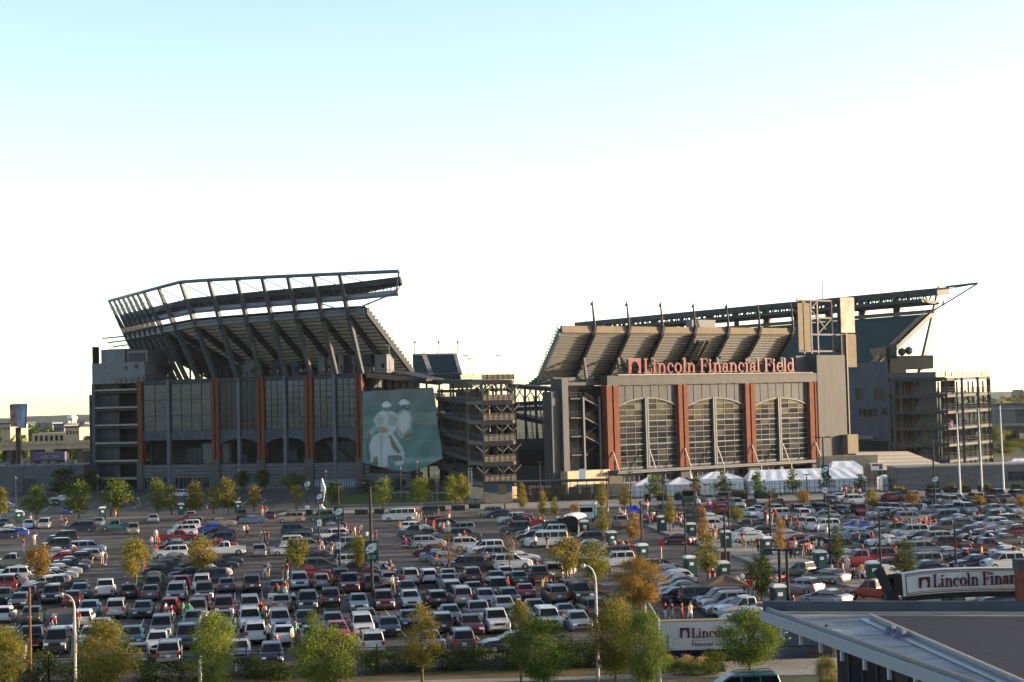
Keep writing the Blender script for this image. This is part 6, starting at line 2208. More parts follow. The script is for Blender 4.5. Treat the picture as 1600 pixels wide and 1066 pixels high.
p = gpt(1009, 985); b = MB(); b.tube([p, p + Vector((0, 0, hz(p, 945)))], .08, 6)
tag(b.build('signpost', M['galv']), 'thin pale post at the end of the planting strip', 'post')
p = gpt(1034, 884); t = thing('stop_sign', 'small red octagonal road sign seen on the island tip', 'sign', p)
b = MB(); b.tube([p, p + Vector((0, 0, 2.4))], .05, 5); b.build('post', M['galv'], t)
b = MB(); b.prism([(p.x + .38 * math.cos(math.radians(22.5 + 45 * k)), p.y - .07, 2.5 + .38 * math.sin(math.radians(22.5 + 45 * k))) for k in range(8)], (0, .03, 0)); b.build('octagon', mat('sign_bright_red', (.45, .03, .03), .5), t)
p = gpt(1134, 888); t = thing('sandwich_board', 'dark framed board standing on the entrance road', 'board', p)
b = MB(); b.obox(p + Vector((-.55, 0, .1)), (1.1, 0, 0), (0, .3, 0), (0, .1, 1.7)); b.build('panel', M['wood'], t)
for s in (-.6, .5):
    b = MB(); b.obox(p + Vector((s, -.05, 0)), (.1, 0, 0), (0, .4, 0), (0, .1, 1.9)); b.build('frame', M['galv'], t)

# ---- banners on the front posts (pale green strips at the left)
for px, y0, y1, lab in ((113, 985, 1030, 'pale green strip banner hanging on the left curved street lamp'), (44, 990, 1024, 'pale green strip banner on the brown wooden pole')):
    pp = gpt(px, 1072); a, c = at(px - 3, y1, pp.y), at(px + 1, y0, pp.y)
    b = MB(); b.prism([(a.x, pp.y, a.z), (c.x, pp.y, a.z + .3), (c.x, pp.y + .03, c.z), (a.x + .1, pp.y, c.z - .5)], (0, .02, 0))
    tag(b.build('strip_banner', mat('pale_green', (.22, .33, .28), .6)), lab, 'banner', 'strip banners at the front')

# ---- toilet huts
HUTS = [(29, 818, 12), (160, 812, 11), (283, 806, 10), (372, 803, 10), (878, 832, 13), (915, 839, 13), (957, 858, 15), (1006, 881, 18), (1081, 903, 19), (1036, 831, 15), (1082, 844, 15), (1137, 858, 17), (1200, 869, 17), (1285, 894, 19), (1368, 914, 21), (1220, 955, 24), (1133, 913, 20), (1490, 952, 20), (1500, 953, 20)]
M['hut'] = mat('hut_green', (.022, .055, .052), .5)
M['hutroof'] = mat('hut_roof', (.62, .64, .64), .5)
for i, (px, yb, w) in enumerate(sorted(HUTS)):
    p = gpt(px, yb) + LV * .6
    t = thing('toilet_hut', f'dark green portable toilet hut with white roof, {ORDN[i]} from the left', 'toilet hut', p, 'portable toilet huts', rz=LOTA + R.uniform(-.12, .12))
    o_ = ORG[t.name]
    q = lambda x, y, z: (o_.x + x, o_.y + y, z)
    b = MB(); b.box(*q(-.57, -.57, .08), *q(.57, .57, 2.02)); b.build('cabin', M['hut'], t)
    b = MB(); b.add([q(-.6, -.6, 2.02), q(.6, -.6, 2.02), q(.6, .6, 2.02), q(-.6, .6, 2.02), q(-.6, -.6, 2.14), q(.6, -.6, 2.14), q(.6, .6, 2.14), q(-.6, .6, 2.14), q(-.42, -.42, 2.30), q(.42, -.42, 2.30), q(.42, .42, 2.30), q(-.42, .42, 2.30)],
          [(0, 3, 2, 1), (0, 1, 5, 4), (1, 2, 6, 5), (2, 3, 7, 6), (3, 0, 4, 7), (4, 5, 9, 8), (5, 6, 10, 9), (6, 7, 11, 10), (7, 4, 8, 11), (8, 9, 10, 11)]); b.build('roof', M['hutroof'], t)
    b = MB(); b.box(*q(-.44, -.60, .12), *q(.44, -.573, 1.95)); b.build('door', mat('hut_door', (.030, .075, .070), .5), t)
    b = MB(); b.box(*q(-.22, -.625, 1.30), *q(.22, -.603, 1.62)); b.build('notice', M['white'], t)
    b = MB(); b.box(*q(-.66, -.62, .0), *q(.66, .62, .075)); b.build('skid', M['black'], t)
    b = MB(); b.tube([q(.38, .38, 2.2), q(.38, .38, 2.52)], .06, 6); b.build('vent_pipe', M['black'], t)

# ---- gazebos, balloons, trailer
def gazebo(px, yb, wpx, yt, ye, mt, lab):
    p = gpt(px, yb); w = wpx * p.y / F / 2; he, ht = hz(p, ye), hz(p, yt)
    t = thing('gazebo', lab, 'gazebo', p, 'pop-up gazebos')
    cs_ = [Vector((p.x + sx * w, p.y + sy * w, he)) for sx, sy in ((-1, -1), (1, -1), (1, 1), (-1, 1))]
    ap = Vector((p.x, p.y, ht))
    for k in range(4):
        a, c = cs_[k], cs_[(k + 1) % 4]
        b = MB(); m1 = (a + c) / 2 * .5 + ap * .5 - Vector((0, 0, .12))
        b.add([a, c, ap, m1, a - Vector((0, 0, .25)), c - Vector((0, 0, .25))], [(0, 1, 3), (1, 2, 3), (2, 0, 3), (4, 5, 1, 0)]); b.build('canopy_panel', mt, t)
        b = MB(); b.beam((a.x, a.y, 0), a, .06, .06); b.build('leg', M['galv'], t)


gazebo(1133, 938, 66, 897, 912, mat('brown_canvas', (.14, .095, .07), .8), 'brown pop-up gazebo over the red crowd near the panel sign')
gazebo(992, 822, 24, 789, 799, mat('blue_canvas', (.01, .05, .45), .7), 'bright blue pop-up gazebo near the entrance road')
for px, y, cm, lab in ((1160, 901, 'white', 'white balloon floating highest beside the brown gazebo'), (1176, 898, 'sign_bright_red', 'topmost red balloon beside the brown gazebo'), (1173, 909, 'sign_bright_red', 'lower red balloon beside the brown gazebo'), (1178, 912, 'white', 'white balloon low beside the brown gazebo'), (1169, 914, 'sign_bright_red', 'red balloon lowest of the bunch beside the gazebo'), (1186, 905, 'sign_bright_red', 'red balloon right of the bunch by the dark round tree')):
    c = at(px, y, gpt(1150, 936).y); t = thing('balloon', lab, 'balloon', c, 'balloons by the gazebo')
    b = MB(); b.ball(c, .22, .22, .27, 10, 7); b.build('bulb', mat('balloon_white', (.75, .72, .62), .3) if cm == 'white' else mat('balloon_red', (.5, .02, .02), .3), t, smooth=True)
    b = MB(); b.tube([c - Vector((0, 0, .27)), c - Vector((.1, 0, 1.6))], .012, 3); b.build('string', M['white'], t)
p = gpt(888, 838); t = thing('covered_trailer', 'black boxy trailer with a white rounded roof beside a toilet hut', 'trailer', p)
b = MB(); b.obox(p + Vector((-1.4, 0, .5)), (2.8, -.6, 0), (1.4, 6, 0), (0, 0, 1.9)); b.build('body', M['black'], t)
b = MB()
for k in range(8):
    a0, a1 = math.pi * k / 8, math.pi * (k + 1) / 8
    P = lambda a, e: p + Vector((-.05 - 1.5 * math.cos(a), -.3 - .25 * (-math.cos(a)), 2.4 + .55 * math.sin(a))) + Vector((1.4, 6, 0)) * e
    b.quad(P(a0, -.03), P(a1, -.03), P(a1, 1.03), P(a0, 1.03))
b.build('roof', M['white'], t)
b = MB()
for e in (.25, .75):
    for s in (-1.4, 1.4):
        c = p + Vector((1.4, 6, 0)) * e + Vector((s, 0, .4)); b.tube([c - Vector((.12, 0, 0)), c + Vector((.12, 0, 0))], .4, 12)
b.build('wheel', M['tyre'], t)
p = gpt(910, 815); t = thing('box_truck', 'teal box truck with white cab top behind the brown tree', 'truck', p)
b = MB(); b.obox(p + Vector((-.6, 0, .7)), (2.6, 0, 0), (.6, 5, 0), (0, 0, 1.9)); b.build('box', PAINT['e'][0], t)
b = MB(); b.obox(p + Vector((-.6, -1.6, .6)), (2.4, 0, 0), (0, 1.55, 0), (0, 0, 1.9)); b.obox(p + Vector((-.7, -.2, 2.62)), (2.8, 0, 0), (.6, 5.2, 0), (0, 0, .2)); b.build('cab', PAINT['w'][0], t)
b = MB(); b.obox(p + Vector((-.4, -1.63, 1.55)), (2.0, 0, 0), (0, .03, 0), (0, 0, .75)); b.build('windscreen', M['cglass'], t)
for s in (-.5, 1.6):
    for d in (-.8, 3.6):
        b = MB(); c = p + Vector((s + d * .1, d, .42)); b.tube([c, c + Vector((.28, 0, 0))], .42, 12); b.build('wheel', M['tyre'], t)
p = gpt(1077, 792); t = thing('army_truck', 'dark green high truck parked before the white tents', 'truck', p)
b = MB(); b.obox(p + Vector((-1.2, 0, 1.0)), (2.4, 0, 0), (.6, 5.5, 0), (0, 0, 1.9)); b.obox(p + Vector((-1.1, -1.6, .9)), (2.2, 0, 0), (0, 1.6, 0), (0, 0, .8)); b.build('body', PAINT['n'][0], t)
b = MB(); b.obox(p + Vector((-1.0, -.03, 1.9)), (2.0, 0, 0), (0, .03, 0), (0, 0, .8)); b.build('windscreen', M['cglass'], t)
for s in (-1.2, .9):
    for d in (-.9, 3.8):
        b = MB(); c = p + Vector((s + d * .1, d, .55)); b.tube([c, c + Vector((.3, 0, 0))], .55, 12); b.build('wheel', M['tyre'], t)

# ---- white tents
def tent(lab, x0, x1, ye, yb, yr, r0, r1, depth=7.0, stripes=1, name='marquee', cat='tent', walls=True):
    P0, P1 = gpt(x0, yb), gpt(x1, yb)
    P1 = Vector((P1.x, P0.y + (P1.x - P0.x) * .04, 0))
    t = thing(name, lab, cat, (P0 + P1) / 2, 'white tents before the entrance')
    he = hz(P0, ye); hr = hz(P0 + Vector((0, depth / 2, 0)), yr)
    U = P1 - P0
    D = Vector((0, depth, 0))
    f0, f1 = (r0 - x0) / (x1 - x0), (r1 - x0) / (x1 - x0)
    Z = Vector((0, 0, he))
    RA, RB = P0 + U * f0 + D / 2 + Vector((0, 0, hr)), P0 + U * f1 + D / 2 + Vector((0, 0, hr))
    for s in (0, 1):
        E0, E1 = P0 + D * s + Z, P1 + D * s + Z
        n = stripes
        for k in range(n):
            a0, a1 = E0.lerp(E1, k / n), E0.lerp(E1, (k + 1) / n)
            c0, c1 = RA.lerp(RB, k / n), RA.lerp(RB, (k + 1) / n)
            sag = Vector((0, 0, -.07))
            b = MB()
            m0, m1 = a0.lerp(c0, .5), a1.lerp(c1, .5)
            mm = (m0 + m1) / 2 + sag
            b.add([a0, (a0 + a1) / 2 + sag * .5, a1, m1, c1, (c0 + c1) / 2 + sag * .3, c0, m0, mm], [(0, 1, 8, 7), (1, 2, 3, 8), (8, 3, 4, 5), (7, 8, 5, 6)])
            b.build('roof_panel', M['tent'], t, smooth=False)
    for E, c in ((P0 + Z, RA), (P1 + Z, RB)):
        b = MB(); b.add([E, E + D, c], [(0, 1, 2)]); b.build('roof_end', M['tent'], t)
    if walls:
        n = max(2, stripes)
        for k in range(n):
            a0, a1 = P0.lerp(P1, k / n), P0.lerp(P1, (k + 1) / n)
            b = MB(); w = Vector((0, .12 if k % 2 else .02, 0))
            b.add([a0 + Vector((.05, .1, .05)), a1 + Vector((-.05, .1, .05)), a1 + Vector((-.05, .1, he)), a0 + Vector((.05, .1, he)), (a0 + a1) / 2 + Vector((0, .25, .05)), (a0 + a1) / 2 + Vector((0, .12, he))], [(0, 4, 5, 3), (4, 1, 2, 5)])
            b.build('wall_panel', M['tent'], t)
        for P in (P0, P1):
            b = MB(); b.add([P + Vector((0, .1, 0)), P + D, P + D + Z, P + Z + Vector((0, .1, 0))], [(0, 1, 2, 3)]); b.build('side_wall', M['tent'], t)
    for k in range(4):
        a0 = P0.lerp(P1, k / 3); b = MB(); b.beam(a0, a0 + Z, .08, .08); b.build('tent_pole', M['galv'], t)


tent('white peaked tent, leftmost of the tents before the entrance', 990, 1040, 760, 777, 747, 1015, 1017, 6)
tent('white peaked tent with blue board under it, second from the left', 1043, 1092, 758, 776, 746, 1066, 1068, 6)
tent('wide white hip roofed tent left of the long marquee', 1094, 1168, 749, 774, 738, 1119, 1141, 8, 3)
tent('long white marquee with many roof panels before the taupe tower', 1170, 1378, 752, 772, 735, 1180, 1352, 9, 10)
tent('low white tent at the right end of the long marquee', 1380, 1411, 747, 767, 742, 1386, 1404, 5, 2)
tent('white tent roof just behind the right part of the long marquee', 1300, 1356, 731, 766, 721, 1308, 1345, 6, 2)
tent('white tent half cut off at the right edge of the picture', 1572, 1640, 733, 752, 717, 1600, 1620, 8, 2)
b = MB(); p = gpt(1066, 775); b.box(p.x - 1.3, p.y - .35, 1.4, p.x + 1.3, p.y - .25, 2.2)
tag(b.build('blue_board', mat('blue_board', (.02, .06, .35), .5)), 'bright blue board hanging on the second white tent', 'board')
t = thing('security_fence', 'thin dark fence running along the front of the white tents', 'fence', gpt(1200, 778))
b = MB()
for k in range(56):
    p = gpt(985 + k * 7.8, 779 - k * .19); b.beam(p, p + Vector((0, 0, 2.6)), .08, .08)
b.build('post', M['black'], t)['kind'] = 'stuff'
b = MB()
for z in (.2, 1.2, 2.2, 2.55):
    a, c = gpt(985, 779), gpt(1414, 768.5); b.beam(a + Vector((0, 0, z)), c + Vector((0, 0, z)), .05, .05)
b.build('rail', M['black'], t)['kind'] = 'stuff'

# ---- planters along the far kerb
PLT = [(478, 488, 806, 797), (500, 512, 805, 797), (555, 574, 804, 797), (585, 600, 803, 796), (635, 646, 801, 794), (676, 695, 799, 791), (706, 726, 798, 790), (733, 750, 796, 788), (1008, 1017, 785, 777), (1027, 1045, 784, 775), (1055, 1068, 783, 775), (1150, 1168, 781, 772), (1180, 1215, 780, 771), (1398, 1416, 774, 766), (1451, 1470, 772, 764), (1477, 1496, 771, 763), (1503, 1517, 771, 763), (1531, 1551, 770, 762), (1583, 1602, 769, 761)]
for i, (x0, x1, yb, yt) in enumerate(PLT):
    p, q = gpt(x0, yb), gpt(x1, yb)
    h = hz(p, yt)
    t = thing('planter', f'dark planter box along the far kerb, {ORDN[i]} from the left', 'planter', (p + q) / 2, 'planters on the far kerb')
    b = MB(); b.add([(p.x, p.y, 0), (q.x, q.y, 0), (q.x, q.y + 1.2, 0), (p.x, p.y + 1.2, 0), (p.x - .1, p.y - .08, h), (q.x + .1, q.y - .08, h), (q.x + .1, q.y + 1.28, h), (p.x - .1, p.y + 1.28, h)], [(0, 3, 2, 1), (0, 1, 5, 4), (1, 2, 6, 5), (2, 3, 7, 6), (3, 0, 4, 7), (4, 5, 6, 7)]); b.build('box', mat('planter_dark', (.035, .034, .036), .7), t)
    if i > 7:
        b = MB(); rr = random.Random(i)
        for _ in range(140):
            c = Vector((rr.uniform(p.x, q.x), p.y + rr.uniform(.1, 1.1), h + abs(rr.gauss(0, .3)))); v = Vector((rr.gauss(0, 1), rr.gauss(0, 1), rr.gauss(0, 1))).normalized() * .16; u = v.orthogonal()
            b.add([c - v, c + u, c + v, c - u], [(0, 1, 2, 3)])
        b.build('foliage', PALM['olive' if i % 2 else 'dark'][i % 3], t)

# ---- ticket building, canopy and gates in the middle
tk = thing('ticket_building', 'low tan ticket building with a blue strip sign below the ramp tower', 'building', at(780, 780, 317))
a, c = gpt(757, 786), gpt(801, 784)
b = MB(); b.box(a.x, a.y, 0, c.x, a.y + 4, 2.2); b.build('tan_wall', M['brick_tan'], tk)
b = MB(); b.box(a.x - .1, a.y - .15, 2.2, c.x, a.y + 4, hz(a, 757)); b.build('dark_band', M['panel_b'], tk)
b = MB(); b.box(a.x + 1.0, a.y - .22, hz(a, 770), c.x - .3, a.y - .16, hz(a, 764)); b.build('strip_sign', mat('strip_blue', (.03, .10, .16), .4), tk)
b = MB(); b.box(a.x + 2.6, a.y - .25, hz(a, 773), a.x + 4.4, a.y - .23, hz(a, 758)); b.build('shutter', M['beige'], tk)
cn = thing('entry_canopy', 'long flat dark canopy on thin posts above the turnstile gates', 'canopy', gpt(870, 785))
z = hz(gpt(870, 785), 754)
p, q = gpt(757, 786), gpt(953, 781)
b = MB(); b.beam(p + Vector((0, 2.5, z)), q + Vector((0, 2.5, z)), 5, .35); b.build('roof', M['steel_d'], cn)
for k in range(15):
    c = p.lerp(q, (k + .3) / 15) + Vector((0, .4 + 4 * (k % 2), 0)); b = MB(); b.beam(c, c + Vector((0, 0, z)), .13, .13); b.build('post', M['black'], cn)
for k in range(7):
    c = p.lerp(q, .28 + k * .1) + Vector((0, 4.0, 0)); b = MB(); b.obox(c, (1.9, -.04, 0), (0, .4, 0), (0, 0, hz(gpt(870, 785), 765 if k % 3 else 761))); b.build('gate_pier', M['beige'], cn)
for k in range(6):
    c = p.lerp(q, .36 + k * .1) + Vector((0, 1.4, 0)); b = MB(); b.obox(c, (.35, 0, 0), (0, 1.2, 0), (0, 0, 1.2)); b.build('turnstile', M['steel_d'], cn)
railing(cn, [gpt(803, 784) + Vector((0, .8, 0)), gpt(955, 780) + Vector((0, .8, 0))], M['black'], 2.2, 1.0, name='gate_fence')
for k, (x, yt) in enumerate(((822, 757), (935, 757))):
    pass
b = MB(); c = gpt(912, 782); b.obox((c.x - .6, c.y + 6, hz(c, 752)), (1.3, 0, 0), (0, .15, 0), (.15, .6, hz(c, 735) - hz(c, 752)))
tag(b.build('white_panel', M['white']), 'tall white leaning panel above the gate canopy', 'panel')
bw = thing('boundary_wall', 'beige stone wall behind the gates left of the white tents', 'wall', gpt(920, 775))
p, q = gpt(815, 779), gpt(986, 775)
b = MB(); b.obox(p + Vector((0, 9, 0)), q - p, (0, .6, 0), (0, 0, hz(p, 764))); b.build('wall', M['sand'], bw)
b = MB(); b.obox(p + Vector((-.1, 8.9, hz(p, 764) + .003)), q - p, (0, .8, 0), (0, 0, .15)); b.build('coping', M['concrete'], bw)

# ---- white sculpture on the plaza
p = gpt(503, 797); t = thing('sculpture', 'tall bent white sculpture of two slabs standing on the plaza', 'sculpture', p)
Y = p.y
b = MB(); b.prism([at(x, y, Y) for x, y in ((500, 774), (503, 748), (508, 763), (506, 778), (503, 790), (498, 786))], (0, 1.0, 0)); b.build('upper_slab', M['white'], t)
b = MB(); b.prism([at(x, y, Y) for x, y in ((498, 787), (503, 791), (508, 796), (495, 797))], (0, 1.2, 0)); b.build('foot_slab', M['white'], t)
for k, x in enumerate((625, 697)):
    a, c = at(x - 22, 771, 318), at(x + 12, 769, 318); b = MB(); b.beam(a, c, .9, .22); b.beam((a.x, 318, .1), a, .1, .1); b.beam((c.x, 318, .1), c, .1, .1)
    tag(b.build('picnic_table', M['panel_w']), ('long pale bench on the lawn below the banner' if k == 0 else 'long pale bench on the lawn nearer the ramp tower'), 'bench', 'benches on the lawn')
for k, (x, yb, yt) in enumerate(((25, 806, 748), (153, 800, 745), (280, 795, 737), (373, 793, 736), (510, 792, 738), (627, 790, 733), (653, 790, 724), (683, 786, 742))):
    p = gpt(x, yb); t = thing('plaza_lamp', f'slim pale plaza lamp before the left wing, {ORDN[k]} from the left', 'lamp', p, 'plaza lamps'); h = hz(p, yt)
    b = MB(); b.tube([p, p + Vector((0, 0, h))], .055, 6); b.build('pole', M['panel'], t)
    b = MB(); q = p + Vector((0, 0, h)); b.beam(q - Vector((.5, 0, 0)), q + Vector((.5, 0, 0)), .12, .12); b.tube([q, q + Vector((0, 0, .5))], [.2, .05], 6); b.build('lamp_head', M['panel_w'], t)

# ---- flagpoles with one flag
FP = [(1501, 776, 647, 1495), (1535, 770, 640, 1531), (1569, 770, 636, 1565)]
for k, (x, yb, yt, xt) in enumerate(FP):
    p = gpt(x, yb); t = thing('flagpole', ['tall white flagpole flying the striped flag', 'tall bare white flagpole, middle of three', 'tall bare white flagpole, rightmost of three'][k], 'flagpole', p, 'white flagpoles')
    h = hz(p, yt); tp = p + Vector((-.15, 0, h))
    b = MB(); b.tube([p, tp], [.19, .09], 8); b.build('pole', M['hutroof'], t)
    b = MB(); b.ball(tp + Vector((0, 0, .15)), .18); b.build('finial', M['galv'], t)
    b = MB(); b.tube([p, p + Vector((0, 0, .4))], .45, 10); b.build('base', M['concrete'], t)
    if k == 0:
        Y = p.y
        fl_ = thing('flag', 'small red and white striped flag drooping from the first flagpole', 'flag', tp)
        A0, A1, C0, C1 = at(1494, 654, Y), at(1494.5, 667, Y), at(1481, 661, Y), at(1484, 669, Y)
        for s in range(7):
            b = MB(); f0, f1 = s / 7, (s + 1) / 7
            wv = lambda g: Vector((0, .25 * math.sin(g * 7), 0))
            for j in range(6):
                g0, g1 = j / 6, (j + 1) / 6
                e = lambda g, f: (A0.lerp(C0, g)).lerp(A1.lerp(C1, g), f) + wv(g)
                if s < 4 and g1 < .45:
                    continue
                b.quad(e(g0, f0), e(g1, f0), e(g1, f1), e(g0, f1))
            b.build('stripe', mat('flag_red', (.35, .03, .04), .7) if s % 2 == 0 else M['white'], fl_)
        b = MB(); e = lambda g, f: (A0.lerp(C0, g)).lerp(A1.lerp(C1, g), f) + Vector((0, .25 * math.sin(g * 7), 0))
        b.quad(e(0, 0), e(.34, 0), e(.34, 4 / 7), e(0, 4 / 7)); b.build('blue_field', mat('flag_blue', (.02, .03, .12), .7), fl_)

# ---- low buildings on the right, behind the lot
gb = thing('low_building', 'long low grey stone building behind the flagpoles', 'building', at(1500, 760, 330))
p, q = gpt(1408, 771), gpt(1690, 762)
b = MB(); b.obox(p + Vector((0, 3, 0)), q - p, (0, 8, 0), (0, 0, hz(p, 733))); b.build('stone_wall', M['stone'], gb)
b = MB(); b.obox(p + Vector((0, 2.8, hz(p, 733) + .003)), q - p, (0, 8.4, 0), (0, 0, .3)); b.build('coping', M['concrete'], gb)
b = MB()
for k in range(6):
    c = p.lerp(q, .62 + k * .035) + Vector((0, 2.9, 1.6)); b.obox(c, (1.0, -.03, 0), (0, .1, 0), (0, 0, 1.7))
b.build('window', M['glass'], gb)
sr = thing('roofed_stage', 'broad tan slatted roof sloping down behind the marquee', 'building', at(1400, 735, 350))
R0_, R1_, R2_, R3_ = at(1333, 707, 362), at(1418, 706, 362), at(1486, 731, 346), at(1372, 735, 346)
nrow = 10
for k in range(nrow):
    b = MB(); a0, a1 = R0_.lerp(R3_, k / nrow), R1_.lerp(R2_, k / nrow); c0, c1 = R0_.lerp(R3_, (k + 1) / nrow), R1_.lerp(R2_, (k + 1) / nrow)
    b.add([a0, a1, c1, c0, a0 + Vector((0, 0, .12)), a1 + Vector((0, 0, .12)), c1 + Vector((0, 0, .02)), c0 + Vector((0, 0, .02))], [(4, 5, 6, 7), (7, 6, 2, 3), (0, 3, 7, 4), (1, 5, 6, 2)]); b.build('roof_strip', mat('stage_roof', (.80, .64, .46), .8, var=.12, scale=2) if k % 2 else mat('stage_roof_b', (.62, .49, .35), .8, var=.12, scale=2), sr)
b = MB(); b.add([R3_ - Vector((0, -.4, .1)), R2_ - Vector((0, -.4, .1)), Vector((R2_.x, R2_.y + .4, 0)), Vector((R3_.x, R3_.y + .4, 0))], [(0, 1, 2, 3)]); b.build('front_wall', M['stone'], sr)
b = MB(); b.obox(Vector((at(1280, 735, 352).x, 352, 0)), (at(1372, 735, 352).x - at(1280, 735, 352).x, 0, 0), (0, 3, 0), (0, 0, at(1330, 712, 352).z)); b.build('side_block', M['sand'], sr)
for x in (1380, 1410, 1440, 1468):
    c = R3_.lerp(R2_, (x - 1372) / 114); b = MB(); b.beam((c.x, c.y, 0), c, .25, .25); b.build('post', M['steel_d'], sr)
a, c = at(1361, 735, 338), at(1380, 724, 338); t = thing('site_sign', 'small white sign with red and green print beside the stage roof', 'sign', a)
b = MB(); b.box(a.x, 338, a.z, c.x, 338.1, c.z); b.build('board', M['white'], t)
b = MB(); b.box(a.x + .3, 337.95, a.z + .9, a.x + 1.6, 337.99, c.z - .15); b.build('red_print', M['signred'], t)
b = MB(); b.box(a.x + 1.7, 337.95, a.z + .2, c.x - .2, 337.99, c.z - .2); b.build('green_print', PAINT['n'][1], t)
b = MB(); b.beam((a.x + .2, 338.05, 0), (a.x + .2, 338.05, a.z), .12, .12); b.beam((c.x - .2, 338.05, 0), (c.x - .2, 338.05, a.z), .12, .12); b.build('leg', M['galv'], t)
# far right: sheds, viaduct
fb = thing('warehouse', 'long pale grey warehouse far behind the right ramps', 'building', at(1570, 650, 900))
a, c = at(1512, 652, 900), at(1700, 630, 900)
b = MB(); b.box(a.x, 900, 0, c.x, 940, c.z); b.build('wall', M['panel_w'], fb)
b = MB(); b.box(a.x - 1, 899, c.z + .01, c.x, 941, c.z + 1.2); b.build('roof_edge', M['panel_m'], fb)
vr = thing('viaduct', 'pale highway viaduct crossing behind the right flagpoles', 'bridge', at(1580, 668, 620))
a, c = at(1500, 668, 620), at(1720, 664, 620)
b = MB(); b.box(a.x, 620, a.z - 1.6, c.x, 640, a.z); b.build('deck', M['concrete_d'], vr)
b = MB(); b.box(a.x, 619.6, a.z, c.x, 619.9, a.z + 1.0); b.build('parapet', M['concrete'], vr)
for k in range(7):
    b = MB(); x = a.x + 4 + k * 9; b.box(x, 622, 0, x + 1.5, 636, a.z - 1.6); b.build('pier', M['concrete_d'], vr)
for k, (x, w, h) in enumerate(((1553, 5, 626), (1540, 3, 632), (1592, 8, 612))):
    b = MB(); a, c = at(x, 650, 1500), at(x + w, h, 1500); b.box(a.x, 1500, 0, c.x, 1520, max(c.z, 12)); b.box(a.x + 1, 1499, max(c.z, 12) + .01, c.x - 1, 1519, max(c.z, 12) + 2)
    tag(b.build('tower_block', M['panel_w']), ['distant pale block just right of the ramp tower', 'small distant pale block beyond the ramps', 'large distant pale block at the right edge'][k], 'building', 'distant blocks on the right')

# ---- left background: viaduct, brick works, tanks, water tower, billboard, dark depot
vl = thing('viaduct', 'tan highway viaduct crossing the far left behind the billboard', 'bridge', at(60, 705, 640))
a, c = at(-80, 697, 640), at(150, 694, 640)
b = MB(); b.box(a.x, 640, a.z - 2.4, c.x, 660, a.z); b.build('deck', M['sand'], vl)
b = MB(); b.box(a.x, 639.5, a.z - .4, c.x, 639.9, a.z + 1.0); b.build('parapet', M['sand'], vl)
for k in range(8):
    b = MB(); x = a.x + 3 + k * 9.5; b.box(x, 643, 0, x + 2, 657, a.z - 2.4); b.build('pier', M['concrete_d'], vl)
bk = thing('brick_works', 'flat tan brick building beyond the far left viaduct', 'building', at(100, 690, 760))
a, c = at(50, 694, 760), at(140, 675, 760)
b = MB(); b.box(a.x, 760, 0, c.x, 790, c.z); b.build('wall', M['brick_tan'], bk)
for k in range(6):
    b = MB(); x = a.x + 1.5 + k * 2.4; b.box(x, 759.8, c.z - 4.5, x + 1.2, 759.99, c.z - 1.2); b.build('window', M['glass_r'], bk)
b = MB(); b.box(a.x + 18, 759.75, c.z - 5, a.x + 24, 759.97, c.z - 1); b.build('dark_panel', M['panel_b'], bk)
tk_ = thing('storage_sheds', 'pale storage sheds on the left horizon beside the water tower', 'building', at(60, 668, 1100))
for x0, x1, y0 in ((40, 60, 661), (63, 82, 660), (36, 84, 668)):
    a, c = at(x0, 680, 1100), at(x1, y0, 1100); b = MB(); b.box(a.x, 1100 - (x1 - x0) * .05, 0, c.x, 1125, c.z); b.build('shed', M['panel_w'], tk_)
p = at(113, 672, 1200); t = thing('water_tower', 'white water tower with round tank on the left horizon', 'water tower', (p.x, p.y, 0))
zt1 = at(113, 649, 1200).z; zt0 = at(113, 657, 1200).z
b = MB(); b.ball((p.x, p.y, (zt1 + zt0) / 2), 4.2, 4.2, (zt1 - zt0) / 2 + .3, 14, 8); b.build('tank', M['white'], t, smooth=True)
for k in range(5):
    an = k * 1.256; b = MB(); b.tube([(p.x + 3.2 * math.cos(an), p.y + 3.2 * math.sin(an), 0), (p.x + 2.8 * math.cos(an), p.y + 2.8 * math.sin(an), zt0 + .6)], .45, 6); b.build('leg', M['white'], t)
b = MB(); b.tube([(p.x, p.y, 0), (p.x, p.y, zt0 + 1)], 1.0, 8); b.build('riser', M['white'], t)
dp = thing('depot', 'low dark stone depot below the billboard at the far left', 'building', at(70, 760, 412))
a, c = at(-60, 766, 405), at(131, 766, 405)
b = MB(); b.box(a.x, 405, 0, c.x, 425, at(70, 728, 405).z); b.build('wall', M['stone'], dp)
a2, c2 = at(36, 764, 405), at(55, 748, 405)
b = MB(); b.box(a2.x, 404.7, 0, c2.x, 404.99, c2.z); b.build('shutter', M['panel'], dp)
rr = random.Random(3)
for k in range(9):
    x = a.x + 8 + k * 2.3; zt2 = at(70, 728, 405).z; b = MB(); b.box(x, 407, zt2, x + rr.uniform(.5, 1.4), 408.5, zt2 + rr.uniform(.5, 1.6)); b.build('roof_unit', M['panel_w'], dp)
t = thing('billboard', 'tall pole billboard with two angled boards at the far left', 'billboard', at(28, 740, 440))
p = at(29, 700, 440); zt3 = at(29, 668, 440).z
b = MB(); b.tube([(p.x, p.y, 0), (p.x, p.y, zt3)], .8, 10); b.build('pole', M['steel_d'], t)
def bb(pix, Y0, Y1, m_, nm):
    b = MB(); b.prism([at(pix[0][0], pix[0][1], Y0), at(pix[1][0], pix[1][1], Y1), at(pix[2][0], pix[2][1], Y1), at(pix[3][0], pix[3][1], Y0)], (0, .6, 0)); b.build(nm, m_, t)
blue = mat('billboard_blue', (.16, .24, .36), .4, var=.5, scale=.35)
bb([(26, 631), (41, 631), (39, 669), (28, 669)], 440, 438, blue, 'board')
